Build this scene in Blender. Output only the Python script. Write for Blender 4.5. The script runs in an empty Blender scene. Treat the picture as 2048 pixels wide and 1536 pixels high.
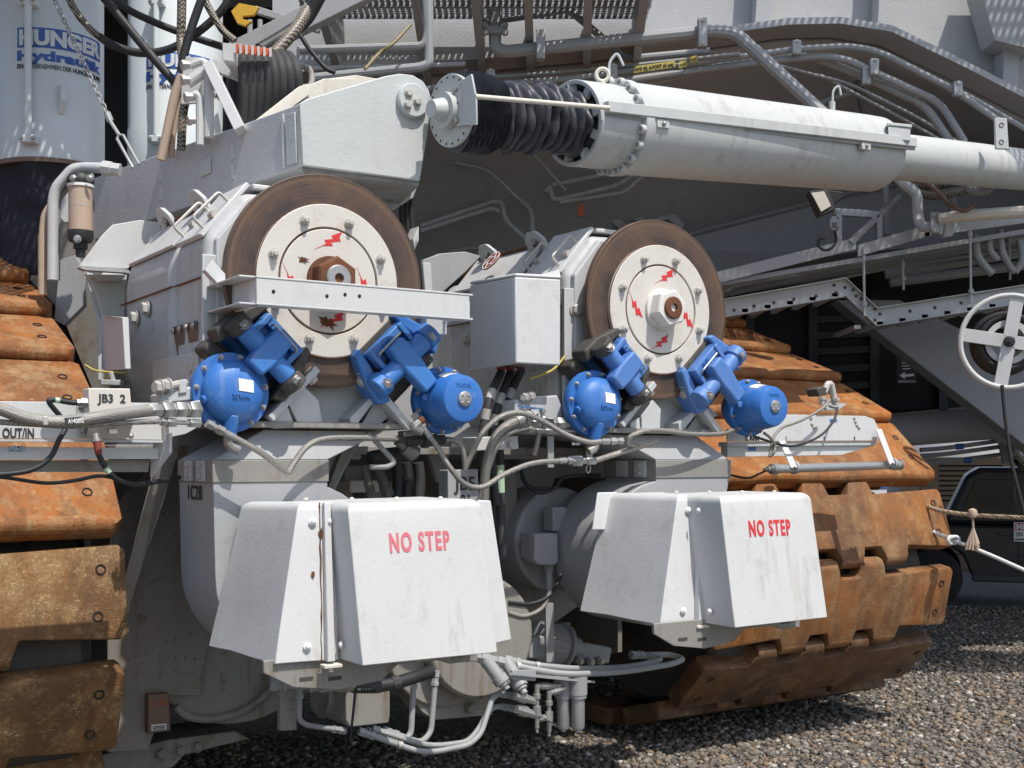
import bpy, bmesh, math, random
import numpy as np
from mathutils import Vector, Matrix, noise as mnoise
random.seed(7); rng = np.random.default_rng(7)
S = bpy.context.scene
COL = S.collection
# ------------------------------------------------------------ camera, sky, sun, exposure
CAM_Z = 2.0; FPX = 2480.0; HX, HY = 1024.0, 920.0
ANG = math.radians(33.25); CA, SA = math.cos(ANG), math.sin(ANG)
cam = bpy.data.cameras.new('camera'); cam.lens = FPX/2048*36; cam.sensor_width = 36
cam.shift_y = (HY-768)/2048; cam.clip_end = 600; cam.clip_start = 0.1
cam_o = bpy.data.objects.new('camera', cam); COL.objects.link(cam_o)
cam_o.location = (0, 0, CAM_Z); cam_o.rotation_euler = (math.radians(90), 0, 0); S.camera = cam_o
SUN_EL = math.radians(61); SUN_OFF = math.radians(5)      # sun stands nearly square to the machine front, high
# horizontal direction towards the sun in world xy: machine normal (SA,-CA) turned slightly to +u
_n = Vector((SA, -CA, 0)); _u = Vector((CA, SA, 0))
_h = (_n*math.cos(SUN_OFF) + _u*math.sin(SUN_OFF)).normalized()
sun_dir = (_h*math.cos(SUN_EL) + Vector((0, 0, 1))*math.sin(SUN_EL)).normalized()
W = bpy.data.worlds.new('World'); S.world = W; W.use_nodes = True
nt = W.node_tree; sky = nt.nodes.new('ShaderNodeTexSky'); sky.sky_type = 'NISHITA'; sky.sun_disc = False
sky.sun_elevation = SUN_EL; sky.sun_rotation = math.atan2(_h.x, _h.y); sky.air_density = 1.0; sky.dust_density = 2.0
bg = nt.nodes['Background']; nt.links.new(sky.outputs[0], bg.inputs[0]); bg.inputs[1].default_value = 0.15
sl = bpy.data.lights.new('sun', 'SUN'); sl.energy = 4.2; sl.angle = math.radians(0.53); sl.color = (1, 0.955, 0.89)
so = bpy.data.objects.new('sun', sl); COL.objects.link(so); so.rotation_euler = (-sun_dir).to_track_quat('-Z', 'Y').to_euler()
so.location = (0, 0, 30)
S.view_settings.view_transform = 'Standard'; S.view_settings.look = 'None'; S.view_settings.exposure = 0.12; S.view_settings.gamma = 1
S.render.resolution_x = 1024; S.render.resolution_y = 768

# ------------------------------------------------------------ coordinates: u along the machine front, v out of it, z up
O0 = Vector((-0.893, 6.0, 0))
UD = Vector((CA, SA, 0)); VD = Vector((SA, -CA, 0)); ZD = Vector((0, 0, 1))
def M(u, v, z): return O0 + UD*u + VD*v + ZD*z
def ray(px, py): return Vector(((px-HX)/FPX, 1.0, (HY-py)/FPX))
CAMP = Vector((0, 0, CAM_Z))
def V(px, py, v):
    d = ray(px, py); t = (v + O0.x*SA - O0.y*CA)/(d.x*SA-CA); return CAMP + d*t
def U(px, py, u):
    d = ray(px, py); t = (u + O0.x*CA + O0.y*SA)/(d.x*CA+SA); return CAMP + d*t
def Z(px, py, z):
    d = ray(px, py); t = (z-CAM_Z)/d.z; return CAMP + d*t
def D(px, py, y): return CAMP + ray(px, py)*y
def uvz(p):
    q = p-O0; return (q.dot(UD), q.dot(VD), p.z)

# ------------------------------------------------------------ mesh collector
def perp(a):
    a = a.normalized(); b = Vector((0, 0, 1)) if abs(a.z) < .9 else Vector((1, 0, 0))
    x = a.cross(b).normalized(); return x, a.cross(x).normalized()
def spline(pts, n=6):
    P = [Vector(p) for p in pts]
    if len(P) < 3: return P
    out = []
    Q = [P[0]*2-P[1]] + P + [P[-1]*2-P[-2]]
    for i in range(1, len(Q)-2):
        a, b, c, d = Q[i-1:i+3]
        for k in range(n):
            t = k/n
            out.append(.5*((2*b)+(c-a)*t+(2*a-5*b+4*c-d)*t*t+(3*b-a-3*c+d)*t**3))
    out.append(P[-1]); return out
class B:
    def __init__(s): s.v = []; s.f = []
    def add(s, vs, fs):
        o = len(s.v); s.v += [Vector(x) for x in vs]; s.f += [tuple(o+i for i in f) for f in fs]; return s
    def prism(s, pts, vec):
        n = len(pts); a = [Vector(p) for p in pts]; vec = Vector(vec)
        nn = Vector((0, 0, 0))
        for i in range(n): nn += a[i].cross(a[(i+1) % n])
        if nn.dot(vec) > 0: a = a[::-1]
        b = [p+vec for p in a]
        fs = [tuple(range(n)), tuple(range(2*n-1, n-1, -1))] + [(i, i+n, (i+1) % n+n, (i+1) % n) for i in range(n)]
        # orient: first cap faces away from vec
        return s.add(a+b, [tuple(f) for f in fs])
    def pv(s, px, v0, v1):           # outline seen at plane v0, carried straight back to v1
        return s.prism([V(x, y, v0) for x, y in px], VD*(v1-v0))
    def uzp(s, pts, v0, v1): return s.prism([M(u, v0, z) for u, z in pts], VD*(v1-v0))
    def vzp(s, pts, u0, u1): return s.prism([M(u0, v, z) for v, z in pts], UD*(u1-u0))
    def box(s, u0, u1, v0, v1, z0, z1):
        return s.prism([M(u0, v0, z0), M(u1, v0, z0), M(u1, v0, z1), M(u0, v0, z1)], VD*(v1-v0))
    def bar(s, p0, p1, w, h, up=None):  # rectangular bar between two points
        p0 = Vector(p0); p1 = Vector(p1); d = p1-p0
        if up is None: x, y = perp(d)
        else:
            y = Vector(up); x = d.cross(y).normalized(); y = x.cross(d).normalized()
        x = x*w/2; y = y*h/2
        return s.prism([p0-x-y, p0+x-y, p0+x+y, p0-x+y], d)
    def tube(s, pts, r, n=8, smooth=0, caps=True):
        P = spline(pts, smooth) if smooth else [Vector(p) for p in pts]
        N = len(P); rr = r if isinstance(r, (list, tuple)) else [r]*N
        t0 = (P[1]-P[0]).normalized(); x, y = perp(t0); vs = []
        for i in range(N):
            t = (P[min(i+1, N-1)]-P[max(i-1, 0)]).normalized()
            x = (x-t*x.dot(t)).normalized(); y = t.cross(x)
            k = 1.0
            if 0 < i < N-1:
                c = (P[i+1]-P[i]).normalized().dot((P[i]-P[i-1]).normalized()); k = 1/max(.5, math.sqrt(max(0.01, (1+c)/2)))
            for j in range(n):
                a = 2*math.pi*j/n; vs.append(P[i]+(x*math.cos(a)+y*math.sin(a))*rr[i]*k)
        fs = [(i*n+j, i*n+(j+1) % n, (i+1)*n+(j+1) % n, (i+1)*n+j) for i in range(N-1) for j in range(n)]
        if caps: fs += [tuple(range(n-1, -1, -1)), tuple((N-1)*n+j for j in range(n))]
        return s.add(vs, fs)
    def bent(s, pts, r, n=8, bend=.06):   # pipe with rounded elbows
        P = [Vector(p) for p in pts]; out = [P[0]]
        for i in range(1, len(P)-1):
            a = (P[i-1]-P[i]); b = (P[i+1]-P[i]); k = min(bend, a.length*.45, b.length*.45)
            p0 = P[i]+a.normalized()*k; p2 = P[i]+b.normalized()*k
            for q in range(6):
                t = q/5; out.append(p0*(1-t)**2+P[i]*2*t*(1-t)+p2*t*t)
        out.append(P[-1]); return s.tube(out, r, n)
    def cyl(s, p0, p1, r0, r1=None, n=16):
        p0 = Vector(p0); p1 = Vector(p1); return s.lathe(p0, p1-p0, [(0, r0), ((p1-p0).length, r0 if r1 is None else r1)], n)
    def lathe(s, o, ax, prof, n=24, arc=None, caps=True, xdir=None):
        o = Vector(o); ax = Vector(ax).normalized(); x, y = perp(ax)
        if xdir is not None: x = Vector(xdir); x = (x-ax*x.dot(ax)).normalized(); y = ax.cross(x)
        m = len(prof); vs = []
        full = arc is None; a0, a1 = (0, 2*math.pi) if full else arc; k = n if full else n+1
        for t, r in prof:
            for j in range(k):
                a = a0+(a1-a0)*j/n; vs.append(o+ax*t+(x*math.cos(a)+y*math.sin(a))*r)
        fs = [(i*k+j, i*k+(j+1) % k, (i+1)*k+(j+1) % k, (i+1)*k+j) for i in range(m-1) for j in range(n)]
        if caps and full: fs += [tuple(range(k-1, -1, -1)), tuple((m-1)*k+j for j in range(k))]
        return s.add(vs, fs)
    def ring(s, o, ax, r0, r1, t0, t1, n=48):   # annulus with thickness
        o = Vector(o); ax = Vector(ax).normalized(); x, y = perp(ax); vs = []
        for t, r in ((t0, r0), (t0, r1), (t1, r1), (t1, r0)):
            for j in range(n): a = 2*math.pi*j/n; vs.append(o+ax*t+(x*math.cos(a)+y*math.sin(a))*r)
        fs = []
        for i in range(4):
            for j in range(n): fs.append((i*n+j, i*n+(j+1) % n, ((i+1) % 4)*n+(j+1) % n, ((i+1) % 4)*n+j))
        return s.add(vs, fs)
    def sheet(s, quads): # loose polygons of world points
        for q in quads: s.add(q, [tuple(range(len(q)))])
        return s
ORG = {}
def T(name, label, cat, loc, group=None):
    o = bpy.data.objects.new(name, None); COL.objects.link(o); o.location = loc; o.empty_display_size = .05
    ORG[o.name] = Vector(loc); o['label'] = label; o['category'] = cat
    if group: o['group'] = group
    return o
def finish(me, smooth):
    if smooth is not None:
        for p in me.polygons: p.use_smooth = True
        me.set_sharp_from_angle(angle=math.radians(smooth))
def mk(name, b, mat, parent=None, bevel=0, smooth=35, thick=0, label=None, cat=None, group=None, kind=None, seg=2, fix=True):
    vs = b.v
    if parent is not None: org = ORG[parent.name]
    else:
        lo = Vector([min(v[i] for v in vs) for i in range(3)]); hi = Vector([max(v[i] for v in vs) for i in range(3)])
        org = Vector(((lo.x+hi.x)/2, (lo.y+hi.y)/2, lo.z))
    me = bpy.data.meshes.new(name); me.from_pydata([tuple(v-org) for v in vs], [], b.f)
    if fix:
        bm = bmesh.new(); bm.from_mesh(me); bmesh.ops.recalc_face_normals(bm, faces=bm.faces); bm.to_mesh(me); bm.free()
    finish(me, smooth); me.materials.append(MAT[mat] if isinstance(mat, str) else mat)
    o = bpy.data.objects.new(name, me); COL.objects.link(o); ORG[o.name] = org
    if parent is not None: o.parent = parent
    else: o.location = org
    if thick:
        m = o.modifiers.new('thickness', 'SOLIDIFY'); m.thickness = thick; m.offset = -1
    if bevel:
        m = o.modifiers.new('bevel', 'BEVEL'); m.width = bevel; m.segments = seg; m.limit_method = 'ANGLE'; m.angle_limit = math.radians(32)
    if label: o['label'] = label
    if cat: o['category'] = cat
    if group: o['group'] = group
    if kind: o['kind'] = kind
    return o
_bm = {}
def bolt_mesh(kind, r, mat):
    key = (kind, round(r, 4), mat)
    if key in _bm: return _bm[key]
    b = B(); z = Vector((0, 0, 1)); o = Vector((0, 0, 0))
    if kind == 'hex':
        b.lathe(o, z, [(0, r*1.25), (r*.22, r*1.25)], 14); b.lathe(o+z*r*.22, z, [(0, r*.98), (r*.6, r), (r*.75, r*.85)], 6)
    elif kind == 'stud':
        b.lathe(o, z, [(0, r*1.3), (r*.25, r*1.3)], 14); b.lathe(o+z*r*.25, z, [(0, r), (r*.95, r), (r*1.05, r*.88)], 6)
        b.lathe(o+z*r*1.3, z, [(0, r*.6), (r*.55, r*.6), (r*.65, r*.5)], 10)
    elif kind == 'cap':
        b.lathe(o, z, [(0, r), (r*1.1, r), (r*1.25, r*.88), (r*1.25, r*.5), (r*.7, r*.45)], 16)
    elif kind == 'dome':
        b.lathe(o, z, [(0, r*1.3), (r*.15, r*1.3), (r*.15, r), (r*.55, r*.85), (r*.8, r*.45)], 12)
    elif kind == 'hole':
        b.lathe(o, z, [(-r*.2, r*1.35), (r*.12, r*1.3), (r*.12, r*1.0), (-r*.5, r*.9), (-r*.55, .001)], 14)
    me = bpy.data.meshes.new('bolt'); me.from_pydata([tuple(v) for v in b.v], [], b.f)
    bm = bmesh.new(); bm.from_mesh(me); bmesh.ops.recalc_face_normals(bm, faces=bm.faces); bm.to_mesh(me); bm.free()
    finish(me, 30); me.materials.append(MAT[mat]); _bm[key] = me; return me
def bolt(parent, p, ax, r, mat='steel', kind='hex', name='bolt', rot=0):
    o = bpy.data.objects.new(name, bolt_mesh(kind, r, mat)); COL.objects.link(o); o.parent = parent
    q = Vector(ax).to_track_quat('Z', 'Y').to_matrix().to_4x4() @ Matrix.Rotation(rot, 4, 'Z')
    o.matrix_local = Matrix.Translation(Vector(p)-ORG[parent.name]) @ q
    return o
def text_mesh(txt, size, bold=0.0, extrude=.002, squeeze=1.0, spacing=1.0):
    c = bpy.data.curves.new('lettering', 'FONT'); c.body = txt; c.size = size; c.offset = bold*size; c.extrude = extrude
    c.align_x = 'LEFT'; c.align_y = 'BOTTOM_BASELINE'; c.space_character = spacing; c.resolution_u = 4
    o = bpy.data.objects.new('tmp', c); COL.objects.link(o); dg = bpy.context.evaluated_depsgraph_get(); dg.update()
    me = bpy.data.meshes.new_from_object(o.evaluated_get(dg)); bpy.data.objects.remove(o); bpy.data.curves.remove(c)
    for v in me.vertices: v.co.x *= squeeze
    return me
def text(parent, txt, p, xd, yd, height, mat, width=None, bold=.015, squeeze=1.0, warp=None, name='lettering', extrude=.0015, spacing=1.0):
    me = text_mesh(txt, height/.69, bold, extrude, squeeze, spacing)     # capitals are about 0.69 of the font size
    xs = [v.co.x for v in me.vertices]; x0, x1 = min(xs), max(xs)
    k = 1.0 if width is None else width/(x1-x0)
    xd = Vector(xd).normalized(); yd = Vector(yd); yd = (yd-xd*yd.dot(xd)).normalized(); zd = xd.cross(yd)
    org = ORG[parent.name]
    for v in me.vertices:
        a, b, c = (v.co.x-x0)*k, v.co.y, v.co.z
        w = warp(a, b, c) if warp else Vector(p)+xd*a+yd*b+zd*c
        v.co = w-org
    me.materials.clear(); me.materials.append(MAT[mat])
    o = bpy.data.objects.new(name, me); COL.objects.link(o); o.parent = parent; ORG[o.name] = org
    return o
# ------------------------------------------------------------ procedural materials
MAT = {}
def nodes(name):
    m = bpy.data.materials.new(name); m.use_nodes = True; t = m.node_tree; MAT[name] = m
    return m, t, t.nodes['Principled BSDF']
def N(t, typ, **kw):
    n = t.nodes.new(typ)
    for k, v in kw.items():
        if k in n.inputs.keys(): n.inputs[k].default_value = v
        else: setattr(n, k, v)
    return n
def noi(t, co, scale, detail=6, rough=.6, dist=0):
    n = N(t, 'ShaderNodeTexNoise', Scale=scale, Detail=detail, Roughness=rough, Distortion=dist); t.links.new(co, n.inputs['Vector']); return n.outputs['Fac']
def ramp(t, f, a, b, va=0., vb=1.):
    n = N(t, 'ShaderNodeMapRange'); n.inputs['From Min'].default_value = a; n.inputs['From Max'].default_value = b
    n.inputs['To Min'].default_value = va; n.inputs['To Max'].default_value = vb; t.links.new(f, n.inputs['Value']); return n.outputs[0]
def mixc(t, f, a, b):
    n = t.nodes.new('ShaderNodeMix'); n.data_type = 'RGBA'
    if isinstance(f, (int, float)): n.inputs[0].default_value = f
    else: t.links.new(f, n.inputs[0])
    for s, i in ((a, 6), (b, 7)):
        if isinstance(s, tuple): n.inputs[i].default_value = (*s, 1)
        else: t.links.new(s, n.inputs[i])
    return n.outputs[2]
def mul(t, a, b, op='MULTIPLY'):
    n = t.nodes.new('ShaderNodeMath'); n.operation = op; n.use_clamp = True
    for s, i in ((a, 0), (b, 1)):
        if isinstance(s, (int, float)): n.inputs[i].default_value = s
        else: t.links.new(s, n.inputs[i])
    return n.outputs[0]
def mapv(t, co, sc, rot=(0, 0, 0)):
    n = N(t, 'ShaderNodeMapping'); n.inputs['Scale'].default_value = sc; n.inputs['Rotation'].default_value = rot
    t.links.new(co, n.inputs['Vector']); return n.outputs[0]
def bump(t, bs, h, strength, dist=.01):
    n = N(t, 'ShaderNodeBump'); n.inputs['Strength'].default_value = strength; n.inputs['Distance'].default_value = dist
    t.links.new(h, n.inputs['Height']); t.links.new(n.outputs[0], bs.inputs['Normal'])
def coord(t): return N(t, 'ShaderNodeNewGeometry').outputs['Position']
def paint(name, base, rough=.5, var=.12, dirt=.25, dirtcol=(.16, .12, .08), rust=0., rustcol=(.22, .07, .02), speck=0., bumpy=.25, metal=0., scale=1., streak=.3):
    m, t, bs = nodes(name); co = coord(t)
    big = ramp(t, noi(t, co, 1.7*scale, 5, .6), .35, .7)
    c = mixc(t, mul(t, big, var*2.2), base, tuple(x*(1-var*2.2) for x in base))
    fine = ramp(t, noi(t, co, 38*scale, 4, .7), .3, .75)
    c = mixc(t, mul(t, fine, var*.9), c, tuple(x*.72 for x in base))
    st = noi(t, mapv(t, co, (14*scale, 14*scale, .8*scale)), 1.0, 6, .65)
    stm = ramp(t, st, .5, .8); patch = ramp(t, noi(t, co, 2.6*scale, 6, .65), .42, .72)
    dm = mul(t, mul(t, stm, patch), streak*2.0)
    blot = mul(t, ramp(t, noi(t, co, 6.5*scale, 8, .7), .56, .8), dirt)
    d = mul(t, dm, blot, 'ADD')
    c = mixc(t, mul(t, d, dirt*2.2), c, dirtcol)
    rv = mul(t, fine, .15)
    if speck:
        sp = ramp(t, noi(t, co, 75*scale, 3, .5), .735-speck*.1, .77-speck*.1)
        sp2 = mul(t, sp, ramp(t, noi(t, co, 3.1*scale, 3, .5), .38, .6))
        c = mixc(t, sp2, c, (.035, .028, .02))
    if rust:
        rm = mul(t, ramp(t, noi(t, co, 9*scale, 9, .75), .74-rust*.14, .79-rust*.14), 1.)
        halo = mul(t, ramp(t, noi(t, co, 9*scale, 9, .75), .66-rust*.14, .77-rust*.14), .45)
        c = mixc(t, halo, c, (.42, .22, .09)); c = mixc(t, rm, c, rustcol)
    t.links.new(c, bs.inputs['Base Color'])
    rg = N(t, 'ShaderNodeMath', operation='ADD'); rg.inputs[0].default_value = rough; t.links.new(rv, rg.inputs[1]); t.links.new(rg.outputs[0], bs.inputs['Roughness'])
    bs.inputs['Metallic'].default_value = metal
    if bumpy:
        h = N(t, 'ShaderNodeMath', operation='ADD'); t.links.new(noi(t, co, 55, 4, .6), h.inputs[0]); t.links.new(noi(t, co, 7, 3, .5), h.inputs[1])
        bump(t, bs, h.outputs[0], bumpy, .004)
    return m
paint('white', (.54, .545, .535), dirt=.42, var=.05, streak=.25, rust=.02)
paint('white_clean', (.58, .585, .58), dirt=.34, var=.04, streak=.15, rough=.42)
paint('cover_white', (.56, .562, .55), dirt=.45, var=.10, streak=.6, rough=.5, bumpy=.28, rust=.02, dirtcol=(.25, .20, .15))
paint('cover_grey', (.58, .585, .58), dirt=.45, var=.10, streak=.3, rough=.55, bumpy=.28, dirtcol=(.30, .25, .19))
paint('grey_white', (.50, .515, .515), dirt=.35, var=.08, streak=.5, rust=.06, rough=.5)
paint('motor_grey', (.48, .488, .486), dirt=.5, var=.07, streak=.5, rust=.10, rough=.45)
paint('mid_grey', (.36, .37, .375), dirt=.4, var=.1, streak=.5, rust=.04)
paint('dirty_shade_grey', (.27, .26, .238), dirt=.85, var=.13, streak=.8, rust=.10, speck=.6)  # real grime, with the base darkened further to stand for shade
paint('frame_grey', (.24, .222, .197), dirt=.9, var=.13, streak=.6, rust=.06, speck=1.0)  # specks are spatter; base colour also darkened for the shade low down
paint('chassis', (.43, .435, .44), dirt=.25, var=.07, streak=.4, bumpy=.7, rough=.6)
paint('chassis_dark', (.44, .44, .44), dirtcol=(.22, .20, .18), dirt=.4, var=.10, streak=.4, bumpy=.5, rough=.7)
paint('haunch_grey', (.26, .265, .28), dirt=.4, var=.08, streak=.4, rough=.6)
paint('pipe_grey', (.30, .31, .312), dirt=.45, var=.08, streak=.3, rust=.04)
paint('deck_grey', (.33, .33, .335), dirt=.3, dirtcol=(.15, .14, .13), var=.1, streak=.3)
paint('cyl_paint', (.60, .645, .65), dirt=.10, var=.03, streak=.2, rough=.3, bumpy=.08)
paint('ram_paint', (.50, .52, .51), dirt=.36, var=.05, streak=.55, rough=.42, bumpy=.3)
paint('arm_paint', (.49, .495, .505), dirt=.35, var=.05, streak=.3, rough=.5, bumpy=.45)
paint('arm_plate', (.50, .525, .515), dirt=.3, var=.04, streak=.15, rough=.45, bumpy=.5)
paint('cream', (.66, .62, .54), dirt=.3, var=.08, streak=.4, rust=.05)
paint('hub_white', (.60, .575, .52), dirt=.5, var=.05, streak=.25, rust=.03, rough=.5, bumpy=.3, dirtcol=(.38, .26, .15))
paint('rust_flake', (.18, .065, .025), dirt=.5, var=.4, bumpy=1., rough=.85)
paint('rust_nut', (.20, .075, .03), dirt=.4, var=.35, bumpy=.8, rough=.8)
paint('chipped_white', (.68, .66, .62), dirt=.2, rust=.62, var=.06)
paint('blue', (.034, .16, .48), dirt=.6, dirtcol=(.26, .36, .50), var=.10, streak=.35, rough=.42, bumpy=.3)
paint('blue_light', (.052, .20, .54), dirt=.65, dirtcol=(.14, .17, .24), var=.12, streak=.25, rough=.35, bumpy=.25, rust=.0)
paint('blue_faded', (.085, .21, .52), dirt=.5, dirtcol=(.22, .28, .36), var=.15, streak=.3, rough=.45, bumpy=.3)
paint('cast_dark', (.085, .078, .070), dirt=.55, dirtcol=(.20, .16, .11), var=.3, rough=.6, bumpy=.8, metal=.2)
paint('steel', (.46, .45, .43), dirt=.4, var=.2, rough=.38, metal=.75, bumpy=.2)
paint('bolt_dull', (.52, .50, .46), dirt=.5, var=.15, rough=.5, metal=.25, bumpy=.2)
paint('fitting', (.40, .40, .38), dirt=.5, var=.2, rough=.38, metal=.7, bumpy=.15)
paint('rubber', (.022, .023, .025), dirt=.25, dirtcol=(.12, .11, .10), var=.3, rough=.5, bumpy=.2)
paint('rubber_grey', (.05, .05, .052), dirt=.3, dirtcol=(.14, .13, .12), var=.3, rough=.65, bumpy=.5)
paint('bellows', (.045, .048, .060), dirt=.5, dirtcol=(.14, .14, .15), var=.3, rough=.38, bumpy=.3)
paint('bellows_cloth', (.016, .018, .028), dirt=.3, dirtcol=(.06, .06, .07), var=.3, rough=.75, bumpy=.6)
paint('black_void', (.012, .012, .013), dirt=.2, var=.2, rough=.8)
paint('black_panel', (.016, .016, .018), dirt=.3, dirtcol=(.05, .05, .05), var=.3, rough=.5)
paint('red_paint', (.62, .03, .035), dirt=.15, var=.08, rough=.5, bumpy=.1)
paint('red_faded', (.66, .16, .19), dirt=.2, dirtcol=(.7, .6, .6), var=.2, rough=.6, bumpy=.1)
paint('ink_blue', (.03, .09, .36), dirt=.1, var=.05, rough=.35, bumpy=.05)
paint('ink_black', (.03, .03, .033), dirt=.1, var=.1, rough=.5, bumpy=0)
paint('ink_white', (.72, .72, .70), dirt=.1, var=.05, rough=.5, bumpy=0)
paint('label_blue', (.06, .16, .36), dirt=.1, var=.05, rough=.4, bumpy=0)
paint('sticker', (.80, .79, .78), dirt=.1, var=.03, rough=.4, bumpy=0)
paint('yellow', (.62, .36, .03), dirt=.35, var=.1, rough=.5)
paint('tape_yellow', (.55, .45, .10), dirt=.35, var=.1, rough=.5)
paint('orange', (.58, .10, .03), dirt=.35, var=.15, rough=.6)
paint('boot_red', (.26, .05, .03), dirt=.3, var=.2, rough=.6)
paint('tan', (.46, .35, .26), dirt=.3, var=.08, rough=.55, streak=.3)
paint('plate_brown', (.20, .135, .10), dirt=.5, var=.15, rough=.45, metal=.4)
paint('stainless', (.55, .54, .52), dirt=.15, var=.06, rough=.3, metal=.85, bumpy=.05)
paint('alu_can', (.42, .42, .42), dirt=.3, var=.1, rough=.4, metal=.6, bumpy=.1)
paint('box_beige', (.62, .585, .53), dirt=.15, var=.04, rough=.42, bumpy=.1)
paint('green_tape', (.45, .62, .42), dirt=.2, var=.05, rough=.5, bumpy=0)
paint('truck_black', (.028, .029, .032), dirt=.1, dirtcol=(.02, .02, .02), var=.2, rough=.16, bumpy=.03)
paint('truck_trim', (.055, .055, .058), dirt=.2, var=.2, rough=.45)
paint('tyre', (.018, .018, .018), dirt=.4, dirtcol=(.06, .055, .05), var=.2, rough=.8)
paint('van_white', (.72, .73, .74), dirt=.15, var=.03, rough=.35, bumpy=.05)
paint('van_blue', (.03, .12, .42), dirt=.1, var=.03, rough=.35, bumpy=.05)
paint('crate_brown', (.30, .21, .13), dirt=.3, var=.1, rough=.7)
paint('rope_white', (.70, .70, .68), dirt=.2, var=.1, rough=.8)
paint('galv', (.40, .41, .41), dirt=.3, var=.12, rough=.5, metal=.4, bumpy=.1)
def glass():
    m, t, bs = nodes('truck_glass'); bs.inputs['Base Color'].default_value = (.01, .011, .012, 1); bs.inputs['Roughness'].default_value = .05
    bs.inputs['Specular IOR Level'].default_value = .6
glass()
def rust(name, cols, spark=0., scale=1., polish=.0):
    # cols: dark brown, rust brown, orange, pale ochre
    cols = tuple((r_*.88, g_*.82, b_*.74) for r_, g_, b_ in cols)
    m, t, bs = nodes(name); co = coord(t)
    oi = N(t, 'ShaderNodeObjectInfo').outputs['Random']
    a = noi(t, co, 1.5*scale, 7, .62, .4); b = noi(t, co, 5.5*scale, 8, .7); f = noi(t, co, 60*scale, 5, .75)
    e = noi(t, mapv(t, co, (9, 9, 1.2)), 1.6, 6, .65)
    c = mixc(t, ramp(t, a, .36, .60), cols[1], cols[2])
    c = mixc(t, ramp(t, b, .48, .66), c, cols[3])
    c = mixc(t, mul(t, ramp(t, e, .50, .72), .65), c, cols[0])
    c = mixc(t, mul(t, ramp(t, f, .50, .78), .55), c, tuple(x*.35 for x in cols[1]))
    c = mixc(t, mul(t, ramp(t, noi(t, co, 24*scale, 4, .6), .60, .74), .5), c, tuple(min(1, x*1.5) for x in cols[3]))
    if spark:
        s1 = noi(t, mapv(t, co, (30, 30, 220), (.6, .5, .8)), 1., 2, .5); s2 = noi(t, mapv(t, co, (210, 40, 50), (.2, .9, .4)), 1., 2, .5)
        s = mul(t, mul(t, ramp(t, s1, .64, .72), ramp(t, s2, .64, .72), 'ADD'), ramp(t, b, .40, .62))
        c = mixc(t, mul(t, s, spark), c, (.62, .48, .30))
    if name in ('rust_mid', 'rust_orange'):   # the lugged middle of each casting is greyer and browner than its wings
        sx = N(t, 'ShaderNodeSeparateXYZ'); t.links.new(N(t, 'ShaderNodeTexCoord').outputs['Object'], sx.inputs[0])
        ab = N(t, 'ShaderNodeMath', operation='ABSOLUTE'); t.links.new(sx.outputs[0], ab.inputs[0])
        wb = N(t, 'ShaderNodeMath', operation='ADD'); t.links.new(ab.outputs[0], wb.inputs[0]); t.links.new(ramp(t, b, .3, .7, -.18, .18), wb.inputs[1])
        k = .42 if name == 'rust_mid' else .22
        c = mixc(t, mul(t, ramp(t, wb.outputs[0], .62, .86, 1, 0), k), c, mixc(t, ramp(t, b, .4, .66), (.11, .06, .032), (.24, .14, .068)))
    t.links.new(c, bs.inputs['Base Color']); bs.inputs['Roughness'].default_value = .74-polish
    h = N(t, 'ShaderNodeMath', operation='ADD'); t.links.new(f, h.inputs[0]); t.links.new(b, h.inputs[1]); bump(t, bs, h.outputs[0], .65, .008)
rust('rust_orange', ((.075, .042, .022), (.19, .075, .025), (.43, .15, .022), (.43, .25, .10)))
rust('rust_brown', ((.065, .038, .02), (.14, .072, .03), (.25, .13, .045), (.36, .24, .115)), spark=.95)
rust('rust_left', ((.085, .05, .027), (.20, .085, .032), (.39, .145, .03), (.38, .26, .14)), spark=.3)
rust('rust_shade', ((.030, .021, .016), (.075, .044, .026), (.15, .07, .028), (.24, .14, .065)), spark=.5, polish=.22)  # darker rust for the lowest shoes, their shade mixed into the colour
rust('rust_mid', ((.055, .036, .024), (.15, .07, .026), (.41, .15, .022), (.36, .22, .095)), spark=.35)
def discmat():
    m, t, bs = nodes('disc_steel'); co = N(t, 'ShaderNodeTexCoord').outputs['Object']
    sep = N(t, 'ShaderNodeVectorMath', operation='LENGTH'); t.links.new(co, sep.inputs[0]); r = sep.outputs['Value']
    cmb = N(t, 'ShaderNodeCombineXYZ'); t.links.new(r, cmb.inputs[0])
    rn = noi(t, cmb.outputs[0], 34, 5, .7); g = noi(t, coord(t), 5, 6, .65); f = noi(t, coord(t), 60, 4, .7)
    c = mixc(t, ramp(t, r, .40, .50), (.070, .052, .045), (.165, .10, .066))
    c = mixc(t, ramp(t, rn, .44, .58), c, (.055, .044, .04)); c = mixc(t, mul(t, ramp(t, g, .42, .68), .7), c, (.175, .10, .06))
    c = mixc(t, mul(t, ramp(t, f, .5, .8), .35), c, (.04, .028, .02))
    t.links.new(c, bs.inputs['Base Color']); bs.inputs['Metallic'].default_value = .35; bs.inputs['Roughness'].default_value = .48; bump(t, bs, rn, .35, .004)
discmat()
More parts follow.
